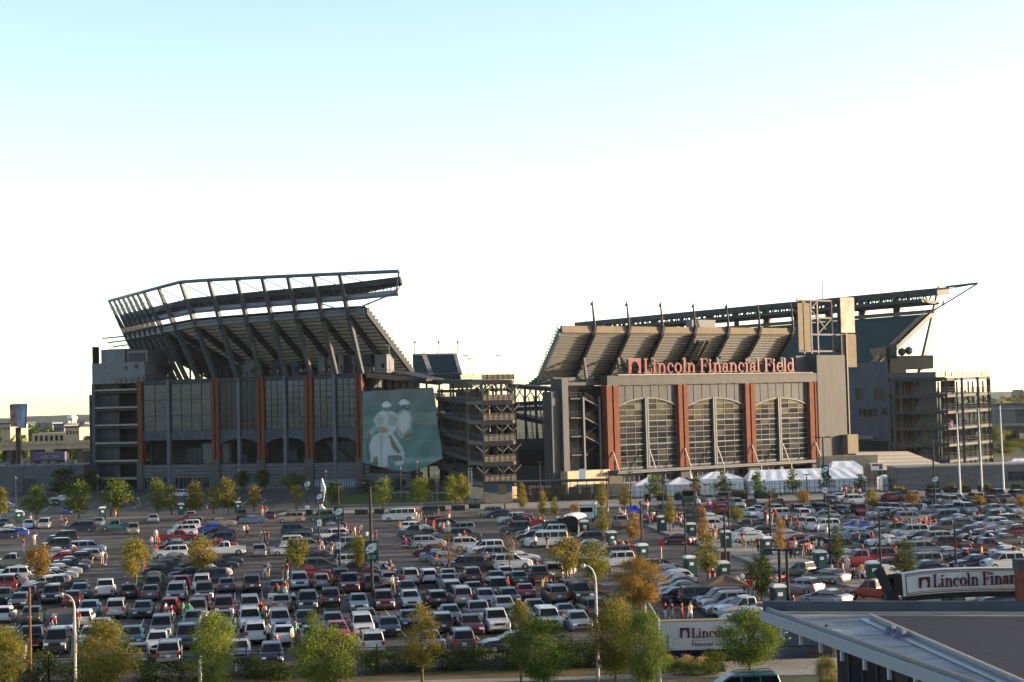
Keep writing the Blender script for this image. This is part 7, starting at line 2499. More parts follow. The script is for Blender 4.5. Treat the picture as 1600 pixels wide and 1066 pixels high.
bb([(15, 632), (25.5, 631), (27, 667), (16.5, 667)], 443, 440.8, mat('billboard_red', (.22, .09, .09), .5, var=.6, scale=.4), 'board')
bb([(40.3, 631), (41.6, 631), (40.2, 669), (38.8, 669)], 437.6, 437.4, mat('billboard_edge', (.02, .03, .12), .5), 'edge_strip')
t = thing('trailer', 'long purple lorry trailer parked under the left viaduct', 'trailer', at(76, 719, 600))
a, c = at(52, 720, 600), at(101, 706, 600); b = MB(); b.box(a.x, 600, a.z, c.x, 603, c.z); b.build('box', mat('purple_paint', (.10, .07, .14), .5), t)
b = MB(); b.box(a.x + 3, 599.9, a.z + .8, a.x + 5.5, 599.99, c.z - 1.2); b.box(c.x - 5, 599.9, a.z + .9, c.x - 2, 599.99, a.z + 1.8); b.build('print', M['panel_w'], t)
for k in range(4):
    b = MB(); x = a.x + .8 + k * 3; b.tube([(x, 599.8, .5), (x, 602.8, .5)], .5, 10); b.build('wheel', M['tyre'], t)
b = MB(); b.box(a.x, 600.2, .55, c.x, 602.8, a.z - .01); b.build('chassis', M['black'], t)

# ---- iron fence along the verge
fe = thing('iron_fence', 'black iron picket fence between the front trees and the car park', 'fence', gpt(500, 1056))
FA, FB = Vector((-44, 111.2, 0)), Vector((10.4, 113.4, 0))
L_ = (FB - FA).length
npost = 24
for k in range(npost + 1):
    c = FA.lerp(FB, k / npost); b = MB(); b.beam(c, c + Vector((0, 0, 2.05)), .09, .09); b.build('post', M['black'], fe)
for z in (.25, 1.6, 1.82):
    b = MB(); b.beam(FA + Vector((0, 0, z)), FB + Vector((0, 0, z)), .05, .04); b.build('rail', M['black'], fe)
b = MB(); n = int(L_ / .15)
for k in range(n):
    c = FA.lerp(FB, k / n); b.beam(c + Vector((0, 0, .1)), c + Vector((0, 0, 1.92)), .022, .022)
b.build('pickets', M['black'], fe)['kind'] = 'stuff'

# ---- white panel sign at the gate
p0, p1 = gpt(1031, 1036), gpt(1192, 1032)
ps = thing('panel_sign', 'white entrance panel sign with dark red serif lettering behind the round tree', 'sign', p0)
Y = p0.y
zb_, zt_2 = hz(p0, 1017), hz(p0, 973)
ux = Vector((p1.x - p0.x, 0, 0))
b = MB(); b.box(p0.x, Y, zb_, p1.x, Y + .5, zt_2); b.build('panel', mat('sign_white', (.46, .475, .49), .5), ps)
b = MB(); b.box(p0.x - .05, Y - .02, zt_2 + .002, p1.x, Y + .55, zt_2 + .12); b.build('cap', M['sand'], ps)
b = MB(); b.box(p0.x + .15, Y + .05, 0, p1.x, Y + .48, zb_ - .002); b.build('plinth', mat('navy', (.01, .012, .04), .6), ps)
b = MB(); b.prism([(p0.x - .003, Y + .02, 0), (p0.x - .003, Y + 5, 0), (p0.x - .003, Y + 5, zt_2 - .2), (p0.x - .003, Y + .02, zt_2 - .2)], (-.3, 0, 0)); b.build('return_wall', M['panel_b'], ps)
S_ = lambda px, py: at(px, py, Y - .02)
e0, e1 = S_(1063, 997), S_(1077, 981)
emblem(ps, M['maroon'], e0, (1, 0, 0), (0, 0, 1), (0, -1, 0), e1.z - e0.z, e1.x - e0.x, .04)
l0, l1 = S_(1081, 997), S_(1081, 981.5)
serif('Lincoln', ps, M['maroon'], l0, (1, 0, 0), (0, 0, 1), (0, -1, 0), l1.z - l0.z, .04, width=S_(1143, 990).x - l0.x)
a, c = S_(1081, 1001), S_(1190, 1000); b = MB(); b.box(a.x, Y - .03, a.z, c.x, Y - .005, a.z + .03); b.build('rule', M['panel'], ps)
s0, s1 = S_(1081, 1010), S_(1081, 1002.5)
sans('Financial Group', ps, mat('sign_navy', (.02, .025, .07), .5), s0, (1, 0, 0), (0, 0, 1), (s1.z - s0.z) * 1.32)
dk_ = thing('dark_wall', 'dark slate wall with pale letters beneath the near roof corner', 'wall', gpt(1250, 1033))
a, c = gpt(1194, 1034), gpt(1303, 1030)
b = MB(); b.box(a.x, Y + .1, 0, c.x, Y + .6, hz(a, 978)); b.build('wall', M['panel_b'], dk_)
b = MB(); b.box(a.x, Y + .02, hz(a, 1014), c.x, Y + .098, hz(a, 1013)); b.build('joint_strip', M['black'], dk_)
w0 = at(1222, 999, Y); sans('r.', dk_, M['white'], (w0.x, Y + .06, w0.z), (1, 0, 0), (0, 0, 1), 1.15, ext=.03)
t = thing('iron_gate', 'small iron gate between the dark wall and the glass corner', 'gate', gpt(1280, 1028))
a, c = gpt(1258, 1030), gpt(1302, 1028)
for k in range(26):
    b = MB(); q = a.lerp(c, k / 25) + Vector((0, -.5, 0)); b.beam(q, q + Vector((0, 0, 1.0 if 8 < k < 19 else .75)), .035, .035); b.build('bar', M['beige'] if k % 2 else M['black'], t)
b = MB(); b.beam(a + Vector((0, -.5, .5)), c + Vector((0, -.5, .5)), .05, .05); b.build('rail', M['black'], t)

# ---- the near building: flat roof, eave, glass corner, brick stack, arched sign
RZ = 9.0
M['upstand_m'] = mat('seam_grey', (.15, .16, .175), .6)
nb_ = thing('near_building', 'near flat roofed building with pale metal eave at the bottom right', 'building', G(1400, 1000, RZ) - Vector((0, 0, RZ)))
K0 = G(1192, 955, RZ); K1 = G(1720, 956, RZ); K2 = G(1720, 1180, RZ); K3 = G(1600, 1101, RZ)
b = MB(); b.prism([K0, K3, K2, K1], (0, 0, -.35)); b.build('roof', mat('roof_membrane', (.22, .235, .255), .6, var=.25, scale=.35, var2=.25, scale2=.5, bump=.05), nb_)
ed = (K3 - K0).normalized(); en = ed.cross(Vector((0, 0, 1))).normalized()
if en.x > 0: en = -en
b = MB(); b.prism([K0 + en * .02 - Vector((0, 0, .40)), K3 + en * .02 - Vector((0, 0, .40)), K3 + en * .02 + Vector((0, 0, .03)), K0 + en * .02 + Vector((0, 0, .03))], en * .12); b.build('fascia', mat('pale_metal', (.27, .295, .33), .4), nb_)
b = MB(); b.prism([K0 - en * .25, K3 - en * .25, K3 - en * .25 + Vector((0, 0, .14)), K0 - en * .25 + Vector((0, 0, .14))], en * .12); b.build('upstand', mat('upstand_metal', (.18, .195, .22), .4), nb_)
b = MB(); b.tube([K0 - en * .18 + Vector((0, 0, .17)), K3 - en * .18 + Vector((0, 0, .17))], .025, 5); b.build('rail', M['galv'], nb_)
bd = (K1 - K0).normalized(); bn_ = Vector((0, 0, 1)).cross(bd).normalized()
b = MB(); b.prism([K0 + bn_ * .0 + Vector((0, 0, .003)), K1 + Vector((0, 0, .003)), K1 + Vector((0, 0, .42)), K0 + Vector((0, 0, .42))], bn_ * .35); b.build('back_parapet', M['panel_b'], nb_)
b = MB(); b.prism([K0 + bd * 1.0 - bn_ * .9 + Vector((0, 0, .004)), K1 - bn_ * .9 + Vector((0, 0, .004)), K1 - bn_ * .5 + Vector((0, 0, .004)), K0 + bd * .6 - bn_ * .5 + Vector((0, 0, .004))], (0, 0, .05)); b.build('painted_sun_strip', M['sand'], nb_)  # sand-coloured strip paints in the line of sunlight along the back parapet
I0, I1, I2 = G(1362, 968, RZ), G(1720, 970, RZ), G(1660, 1100, RZ)
b = MB(); b.prism([I0, I2, K2, I1], (0, 0, .16)); b.build('raised_roof', mat('dark_gravel', (.020, .027, .042), .95, var=.2, scale=3, bump=.3), nb_)
ie = (I2 - I0).normalized(); inn = ie.cross(Vector((0, 0, 1))).normalized()
if inn.x > 0: inn = -inn
b = MB(); b.prism([I0 + inn * .01, I2 + inn * .01, I2 + inn * .01 + Vector((0, 0, .21)), I0 + inn * .01 + Vector((0, 0, .21))], inn * .10); b.prism([I0 + inn * .12, I2 + inn * .12, I2 + inn * .12 + Vector((0, 0, .06)), I0 + inn * .12 + Vector((0, 0, .06))], inn * .45); b.build('flashing', mat('flashing_metal', (.22, .245, .28), .35, metal=.3), nb_)
nl = int((I2 - I0).length / .28)
b = MB()
for k in range(nl):
    c = I0 + ie * (k * .28) + inn * .06 + Vector((0, 0, .21)); b.beam(c, c + ie * .16, .14, .08)
b.build('flashing_clips', M['galv'], nb_)['kind'] = 'stuff'
for px, py in ((1392, 990), (1408, 997)):
    c = G(px, py, RZ); b = MB(); b.tube([c, c + Vector((0, 0, .16))], [.32, .2], 10); b.ball(c + Vector((0, 0, .2)), .22, .22, .14); b.build('roof_vent', mat('vent_blue', (.10, .11, .16), .5), nb_)
for px, py, w in ((1258, 970, 1.3), (1280, 977, .6), (1310, 979, 1.3), (1408, 1017, .9), (1425, 1030, .9)):
    c = G(px, py, RZ); b = MB()
    b.add([(c.x - w * .6, c.y - .4, RZ + .005), (c.x + w * .1, c.y - .8, RZ + .005), (c.x + w * .6, c.y - .3, RZ + .005), (c.x + w * .45, c.y + .6, RZ + .005), (c.x - w * .25, c.y + .8, RZ + .005)], [(0, 1, 2, 3, 4)])
    b.build('roof_patch', mat('wet_patch', (.035, .037, .042), .35), nb_)
for k in range(7):                                   # welded seams and ponding stains of the membrane
    b = MB(); c = K0.lerp(K3, .10 + k * .13) - en * .4; b.beam(c + Vector((0, 0, .006)), c - en * (2.0 + k * .1) + ed * .4 + Vector((0, 0, .006)), .07, .008); b.build('membrane_seam', M['upstand_m'], nb_)
for k in range(9):
    c = K0.lerp(K3, .10 + k * .095) + en * .05 - Vector((0, 0, .42)); b = MB(); b.obox(c, ed * .14, -en * .12, (0, 0, -.42)); b.build('eave_bracket', mat('bracket_grey', (.40, .42, .45), .5), nb_)
b = MB(); c0, c1 = K0 - en * 1.6 + ed * 4.5, K3 - en * 1.6
b.prism([Vector((c0.x, c0.y, 0)), Vector((c1.x, c1.y, 0)), c1 - Vector((0, 0, .47)), c0 - Vector((0, 0, .47))], -en * .3); b.build('core_wall', M['dark'], nb_)
gl0, gl1 = K0 - en * 1.45 + ed * 6.2, K3 - en * 1.45
ng = 12
for k in range(ng):
    for j in range(4):
        a, c = gl0.lerp(gl1, k / ng), gl0.lerp(gl1, (k + 1) / ng)
        z0, z1 = .3 + j * 2.0, 2.2 + j * 2.0
        b = MB(); b.prism([Vector((a.x, a.y, z0)) + ed * .05, Vector((c.x, c.y, z0)) - ed * .05, Vector((c.x, c.y, z1)) - ed * .05, Vector((a.x, a.y, z1)) + ed * .05], -en * .05); b.build('pane', GLR[(k + j) % 4], nb_)
    b = MB(); a = gl0.lerp(gl1, k / ng); b.beam((a.x, a.y, 0), (a.x, a.y, RZ - .47), .12, .18); b.build('mullion', M['steel_d'], nb_)
for j in range(5):
    b = MB(); z = .2 + j * 2.0; b.beam((gl0.x, gl0.y, z), (gl1.x, gl1.y, z), .1, .1); b.build('transom', M['steel_d'], nb_)
b = MB(); q = gl0 - en * .0; b.prism([Vector((q.x, q.y, 0)), Vector((q.x, q.y, RZ - .47)), Vector((q.x + 14, q.y + .5, RZ - .47)), Vector((q.x + 14, q.y + .5, 0))], (0, .2, 0)); b.build('gable_wall', M['panel_b'], nb_)
c = G(1588, 957, RZ); b = MB(); b.box(c.x + .25, c.y + .3, RZ, c.x + 2.6, c.y + .9, hz(c, 894)); b.build('brick_stack', M['brick'], nb_)
b = MB(); b.box(c.x + .2, c.y + .25, hz(c, 894) + .002, c.x + 2.7, c.y + .95, hz(c, 876)); b.build('stack_cap', M['panel'], nb_)
# arched sign standing behind the roof
Ys = c.y + 3.0
ar = thing('arched_sign', 'white arched sign with dark red lettering on black brackets behind the near roof', 'sign', at(1480, 930, Ys))
top = [(1409, 896.5), (1440, 892), (1480, 889), (1530, 887.5), (1587, 887), (1640, 888), (1700, 892), (1760, 900)]
bot = [(1412, 932.5), (1440, 929), (1480, 926), (1530, 924), (1587, 923.5), (1640, 924.5), (1700, 928), (1760, 936)]
pt = [at(x, y, Ys) for x, y in top]; pb = [at(x, y, Ys) for x, y in bot]
for k in range(len(pt) - 1):
    b = MB(); b.prism([pb[k], pb[k + 1], pt[k + 1], pt[k]], (0, .45, 0)); b.build('panel', mat('sign_white', (.46, .475, .49), .5), ar)
    b = MB(); b.prism([pb[k] + Vector((0, .02, -.02)), pb[k + 1] + Vector((0, .02, -.02)), pb[k + 1] + Vector((0, .02, -.25)), pb[k] + Vector((0, .02, -.25))], (0, .4, 0)); b.build('underside_beam', M['black'], ar)
for f0, f1, w in ((.06, 0, .035), (.13, 0, .02), (.94, 0, .035), (.87, 0, .02)):
    b = MB()
    for k in range(len(pt) - 1):
        a, d = pb[k].lerp(pt[k], f0), pb[k + 1].lerp(pt[k + 1], f0)
        if k == 0: a = a + Vector((.15, 0, 0))
        b.beam(a + Vector((0, -.01, 0)), d + Vector((0, -.01, 0)), .02, w)
    b.build('border_line', M['maroon'], ar)
b = MB(); b.beam(pb[0].lerp(pt[0], .06) + Vector((.16, -.01, 0)), pb[0].lerp(pt[0], .94) + Vector((.16, -.01, 0)), .02, .035); b.build('border_line', M['maroon'], ar)
q = lambda x, y: at(x, y, Ys - .02)
e0, e1 = q(1436, 919), q(1452.5, 902)
emblem(ar, M['maroon'], e0, (1, 0, .05), (0, 0, 1), (0, -1, 0), e1.z - e0.z, e1.x - e0.x, .06)
l0, l1 = q(1458, 918), q(1458, 897.5)
serif('Lincoln Financial Field', ar, M['maroon'], l0, (1, 0, .022), (0, 0, 1), (0, -1, 0), l1.z - l0.z, .06, width=(q(1530, 910).x - l0.x) * 12.88 / 4.26)
b = MB()
b.beam(at(1376, 888, Ys + .6), at(1393, 928, Ys + .3), .45, .5); b.beam(at(1393, 925, Ys + .3), at(1391, 951, Ys + .3), .55, .55)
b.build('bracket_leg', M['black'], ar)
b = MB(); b.beam(at(1392, 921, Ys + .3), at(1409, 900, Ys + .3), .2, .25); b.beam(at(1385, 902, Ys + .3), at(1404, 899, Ys + .3), .2, .2); b.beam(at(1404, 897, Ys + .25), at(1405, 930, Ys + .25), .35, .5); b.beam(at(1391, 926, Ys + .3), at(1412, 927, Ys + .3), .2, .2); b.build('bracket', M['black'], ar)
b = MB(); pq = at(1391, 951, Ys + .3); b.beam((pq.x, pq.y, 0), (pq.x, pq.y, pq.z), .6, .6); b.build('column', M['black'], ar)
# traffic cone, cooler, folding chairs in the lot
p = gpt(1319, 909); t = thing('traffic_cone', 'orange traffic cone on the island beside the silver sedan', 'cone', p)
b = MB(); b.tube([p + Vector((0, 0, .13)), p + Vector((0, 0, 1.15))], [.3, .05], 10); b.build('cone', mat('cone_orange', (.55, .10, .02), .5), t)
b = MB(); b.obox(p + Vector((-.35, -.35, .13)), (.7, 0, 0), (0, .7, 0), (0, 0, .06)); b.build('base', M['black'], t)
for k, (x, y, lab) in enumerate(((425, 936, 'white cooler box on the ground behind the open teal sedan'), (633, 858, 'red cooler box behind the silver suv'), (1310, 913, 'white cooler box beside the cone on the island'), (797, 880, 'white cooler box behind the dark suv'))):
    p = gpt(x, y); t = thing('cooler_box', lab, 'cooler', p, 'cooler boxes')
    b = MB(); b.obox(p + Vector((-.4, 0, .012)), (.8, 0, 0), (0, .45, 0), (0, 0, .4)); b.build('tub', M['white'] if k != 1 else PAINT['r'][0], t)
    b = MB(); b.obox(p + Vector((-.42, -.02, .415)), (.84, 0, 0), (0, .49, 0), (0, 0, .07)); b.build('lid', M['white'], t)

# distant low roofs on both horizons, layered behind one another
for k, (x, w, yt, Yd, mt) in enumerate(((2, 14, 663, 820, 'sand'), (20, 12, 661, 980, 'panel_m'), (84, 16, 664, 900, 'panel_w'), (102, 22, 668, 700, 'brick_tan'), (118, 14, 660, 1300, 'panel_w'), (1518, 14, 630, 1400, 'panel_m'), (1530, 16, 646, 700, 'brick_tan'), (1546, 18, 634, 1000, 'sand'), (1572, 16, 628, 1600, 'panel_w'), (1588, 20, 641, 760, 'panel_m'))):
    a, c = at(x, 690, Yd), at(x + w, yt, Yd)
    t = thing('warehouse', f'distant low {"tan" if mt in ("sand", "brick_tan") else "grey"} roof on the horizon, {ORDN[k]} such from the left', 'building', (a.x, Yd, 0), 'distant low roofs')
    b = MB(); b.box(a.x, Yd, 0, c.x, Yd + 30, c.z); b.build('wall', M[mt], t)
    b = MB(); b.box(a.x - .5, Yd - .5, c.z + .002, c.x + .5, Yd + 30.5, c.z + .7); b.build('roof', M['panel'], t)
    b = MB()
    for j in range(4):
        xx = a.x + (c.x - a.x) * (.12 + .22 * j); b.box(xx, Yd - .06, c.z - 3, xx + (c.x - a.x) * .1, Yd - .01, c.z - 1.4)
    b.build('windows', M['glass_r'], t)['kind'] = 'stuff'
# oil marks and sealed cracks on the asphalt
rr = random.Random(77)
b = MB()
for _ in range(260):
    P = LW * rr.uniform(-75, 95) + LV * rr.uniform(118, 300)
    r0, r1 = rr.uniform(.25, .9), rr.uniform(.2, .6)
    n = 9
    b.add([(P.x + r0 * math.cos(6.283 * k / n) * rr.uniform(.7, 1.2), P.y + r1 * math.sin(6.283 * k / n) * rr.uniform(.7, 1.2), .0105) for k in range(n)], [list(range(n))])
b.build('oil_marks', mat('oil_mark', (.030, .028, .028), .6))['kind'] = 'stuff'
b = MB()
for _ in range(46):
    P = LW * rr.uniform(-75, 95) + LV * rr.uniform(120, 300)
    d = LW if rr.random() < .5 else LV
    for _k in range(rr.randrange(4, 12)):
        q = P + d * rr.uniform(1.5, 3) + Vector((rr.gauss(0, .35), rr.gauss(0, .35), 0))
        b.beam((P.x, P.y, .0115), (q.x, q.y, .0115), .12, .003)
        P = q
b.build('sealed_cracks', mat('tar_line', (.022, .021, .021), .5))['kind'] = 'stuff'
# ------------------------------------------------------------ people
def person_mesh(pose, seed):
    """one continuous skinned figure about 1.76 m tall, facing -Y; returns body, shirt, bottoms, hair, shoes meshes"""
    J = {'pelvis': (0, 0, .95), 'waist': (0, .01, 1.12), 'chest': (0, .015, 1.32), 'neckb': (0, .02, 1.47), 'neck': (0, .01, 1.54), 'head': (0, -.015, 1.63), 'crown': (0, -.005, 1.72)}
    for s, n in ((1, 'l'), (-1, 'r')):
        J['sh' + n] = (s * .17, .02, 1.43)
        J['hip' + n] = (s * .095, 0, .90)
        J['knee' + n] = (s * .105, -.01, .50)
        J['ank' + n] = (s * .11, .02, .09)
        J['toe' + n] = (s * .125, -.14, .035)
        J['elb' + n] = (s * .25, .04, 1.16)
        J['wri' + n] = (s * .27, -.02, .92)
        J['hand' + n] = (s * .265, -.05, .80)
    if pose == 'walk':
        J['kneel'], J['ankl'], J['toel'] = (.10, -.16, .52), (.10, -.22, .11), (.10, -.37, .06)
        J['kneer'], J['ankr'], J['toer'] = (-.10, .08, .50), (-.10, .30, .16), (-.10, .22, .04)
        J['elbl'], J['wril'], J['handl'] = (.24, .16, 1.18), (.25, .10, .96), (.25, .06, .86)
        J['elbr'], J['wrir'], J['handr'] = (-.24, -.08, 1.17), (-.24, -.22, 1.0), (-.24, -.28, .92)
    elif pose == 'drink':
        J['elbr'], J['wrir'], J['handr'] = (-.27, -.06, 1.17), (-.17, -.24, 1.34), (-.12, -.28, 1.42)
    elif pose == 'hips':
        J['elbl'], J['wril'], J['handl'] = (.37, .08, 1.18), (.20, -.02, 1.02), (.15, -.06, 1.00)
        J['elbr'], J['wrir'], J['handr'] = (-.37, .08, 1.18), (-.20, -.02, 1.02), (-.15, -.06, 1.00)
    elif pose == 'fold':
        J['elbl'], J['wril'], J['handl'] = (.25, -.04, 1.17), (.06, -.22, 1.20), (-.04, -.22, 1.21)
        J['elbr'], J['wrir'], J['handr'] = (-.25, -.04, 1.17), (-.06, -.20, 1.15), (.04, -.21, 1.15)
    elif pose == 'wave':
        J['elbr'], J['wrir'], J['handr'] = (-.34, -.02, 1.40), (-.34, -.10, 1.66), (-.34, -.12, 1.78)
    elif pose == 'bend':
        for k in ('waist', 'chest', 'neckb', 'neck', 'head', 'crown', 'shl', 'shr', 'elbl', 'elbr', 'wril', 'wrir', 'handl', 'handr'):
            x, y, z = J[k]
            a = math.radians(58)
            dz = z - .95
            J[k] = (x, y * math.cos(a) - dz * math.sin(a), .95 + dz * math.cos(a) + y * math.sin(a))
        for n, s in (('l', 1), ('r', -1)):
            sx, sy, sz = J['sh' + n]
            J['elb' + n], J['wri' + n], J['hand' + n] = (s * .2, sy - .05, sz - .27), (s * .16, sy - .14, sz - .48), (s * .15, sy - .16, sz - .58)
    elif pose == 'sit':
        for k in list(J):
            x, y, z = J[k]
            if not any(k.startswith(q) for q in ('knee', 'ank', 'toe')):
                J[k] = (x, y + .08, z - .47)
        for n, s in (('l', 1), ('r', -1)):
            J['hip' + n] = (s * .10, .06, .45)
            J['knee' + n], J['ank' + n], J['toe' + n] = (s * .13, -.36, .48), (s * .13, -.38, .09), (s * .14, -.54, .035)
            J['elb' + n], J['wri' + n], J['hand' + n] = (s * .26, .04, .70), (s * .18, -.20, .56), (s * .14, -.28, .54)
    names = list(J)
    E = [('pelvis', 'waist'), ('waist', 'chest'), ('chest', 'neckb'), ('neckb', 'neck'), ('neck', 'head'), ('head', 'crown')]
    for n in 'lr':
        E += [('neckb', 'sh' + n), ('sh' + n, 'elb' + n), ('elb' + n, 'wri' + n), ('wri' + n, 'hand' + n), ('pelvis', 'hip' + n), ('hip' + n, 'knee' + n), ('knee' + n, 'ank' + n), ('ank' + n, 'toe' + n)]
    RD = dict(pelvis=(.155, .115), waist=(.14, .10), chest=(.165, .115), neckb=(.085, .075), neck=(.055, .055), head=(.088, .10), crown=(.06, .075))
    for n in 'lr':
        RD.update({'sh' + n: (.068, .068), 'elb' + n: (.046, .046), 'wri' + n: (.032, .032), 'hand' + n: (.038, .026), 'hip' + n: (.095, .095), 'knee' + n: (.062, .062), 'ank' + n: (.042, .042), 'toe' + n: (.044, .03)})
    me = bpy.data.meshes.new('figure_skeleton')
    me.from_pydata([J[k] for k in names], [(names.index(a), names.index(c)) for a, c in E], [])
    o = bpy.data.objects.new('figure_skeleton', me)
    COL.objects.link(o)
    sk = o.modifiers.new('skin', 'SKIN')
    sk.use_smooth_shade = True
    layer = me.skin_vertices[0].data
    for i, k in enumerate(names):
        layer[i].radius = RD[k]
        layer[i].use_root = (k == 'pelvis')
    ss = o.modifiers.new('sub', 'SUBSURF')
    ss.levels = ss.render_levels = 1
    dg = bpy.context.evaluated_depsgraph_get()
    ev = o.evaluated_get(dg)
    body = bpy.data.meshes.new_from_object(ev, depsgraph=dg)
    bpy.data.objects.remove(o)
    body.name = 'person_' + pose
    # classify faces by the nearest joint
    segs = [(Vector(J[a]), Vector(J[c]), a, c) for a, c in E]

    def near(p):
        best = None
        for a, c, na, nc in segs:
            d = c - a
            t = max(0, min(1, (p - a).dot(d) / d.length_squared))
            q = (p - (a + d * t)).length
            if best is None or q < best[0]:
                best = (q, na, nc, t)
        return best
    groups = {'shirt': [], 'shorts': [], 'trousers': [], 'hair': [], 'shoe': []}
    ctr = {}
    hd = Vector(J['head'])
    for f in body.polygons:
        c = Vector(f.center)
        _, a, b_, t = near(c)
        if a in ('waist', 'chest') or (a == 'pelvis' and b_ == 'waist' and t > .15) or (a == 'neckb' and b_.startswith('sh')) or (a.startswith('sh') and t < .62):
            groups['shirt'].append(f.index)
        if (a == 'pelvis') or (a.startswith('hip')):
            groups['trousers'].append(f.index)
            if a == 'pelvis' or t < .93:
                groups['shorts'].append(f.index)
        if a.startswith('knee') and t < .92:
            groups['trousers'].append(f.index)
        if a.startswith('ank') or (a.startswith('knee') and t > .95):
            groups['shoe'].append(f.index)
        if a in ('head', 'neck') and ((c - hd).dot((Vector(J['crown']) - hd).normalized()) > .03 or ((c.y - hd.y) > .045 and t > .3 and a == 'neck') or (a == 'head' and c.y - hd.y > .03)):
            groups['hair'].append(f.index)
    out = {'body': body}
    for k, fs in groups.items():
        if not fs:
            continue
        off = {'shirt': .014, 'shorts': .018, 'trousers': .010, 'hair': .014, 'shoe': .010}[k]
        idx = {}
        vs, ff = [], []
        for fi in fs:
            g = []
            for vi in body.polygons[fi].vertices:
                if vi not in idx:
                    idx[vi] = len(vs)
                    v = body.vertices[vi]
                    vs.append(Vector(v.co) + Vector(v.normal) * off)
                g.append(idx[vi])
            ff.append(g)
        m_ = bpy.data.meshes.new(f'person_{pose}_{k}')
        m_.from_pydata(vs, [], ff)
        m_.materials.append(M['white'])
        m_.polygons.foreach_set('use_smooth', [True] * len(m_.polygons))
        out[k] = m_
    body.materials.clear()
    body.materials.append(mat('skin', (.42, .24, .16), .6))
    return out


POSES = ['stand', 'walk', 'drink', 'hips', 'fold', 'wave', 'bend', 'sit']
PM = {k: person_mesh(k, i) for i, k in enumerate(POSES)}
CLO = {'red': (.26, .010, .016), 'white': (.55, .55, .54), 'blue': (.02, .05, .26), 'navy': (.02, .025, .06), 'black': (.015, .015, .016), 'grey': (.22, .22, .22), 'orange': (.34, .07, .018), 'green': (.02, .28, .10), 'yellow': (.55, .34, .03), 'khaki': (.36, .28, .18), 'denim': (.06, .09, .16), 'pink': (.5, .22, .22), 'pale-blue': (.33, .42, .55), 'maroon': (.12, .015, .02)}
CM = {k: mat('cloth_' + k.replace(' ', '_'), v, .85) for k, v in CLO.items()}
HAIR = [mat('hair_dark', (.02, .014, .01), .7), mat('hair_brown', (.07, .04, .02), .7), mat('hair_fair', (.22, .15, .07), .7), mat('cap_red', (.4, .02, .02), .7), mat('cap_white', (.65, .65, .63), .7)]
SKIN = [mat('skin', (.42, .24, .16), .6), mat('skin_b', (.50, .31, .22), .6), mat('skin_c', (.30, .16, .10), .6)]
people = []


def add_person(px, py, shirt, legs, where, pose='stand', face=None, child=False, z=0.0):
    people.append(dict(px=px, py=py, s=shirt, l=legs, w=where, pose=pose, face=face if face is not None else R.uniform(0, 6.28), child=child, z=z))


def crowd(x0, x1, y0, y1, n, where, cols=('red', 'red', 'red', 'white', 'white', 'maroon', 'navy', 'grey')):
    for _ in range(n):
        add_person(R.uniform(x0, x1), R.uniform(y0, y1), R.choice(cols), R.choice(('khaki', 'denim', 'white', 'navy', 'black', 'grey', 'khaki')), where, R.choice(('stand', 'drink', 'hips', 'fold', 'stand', 'walk')))


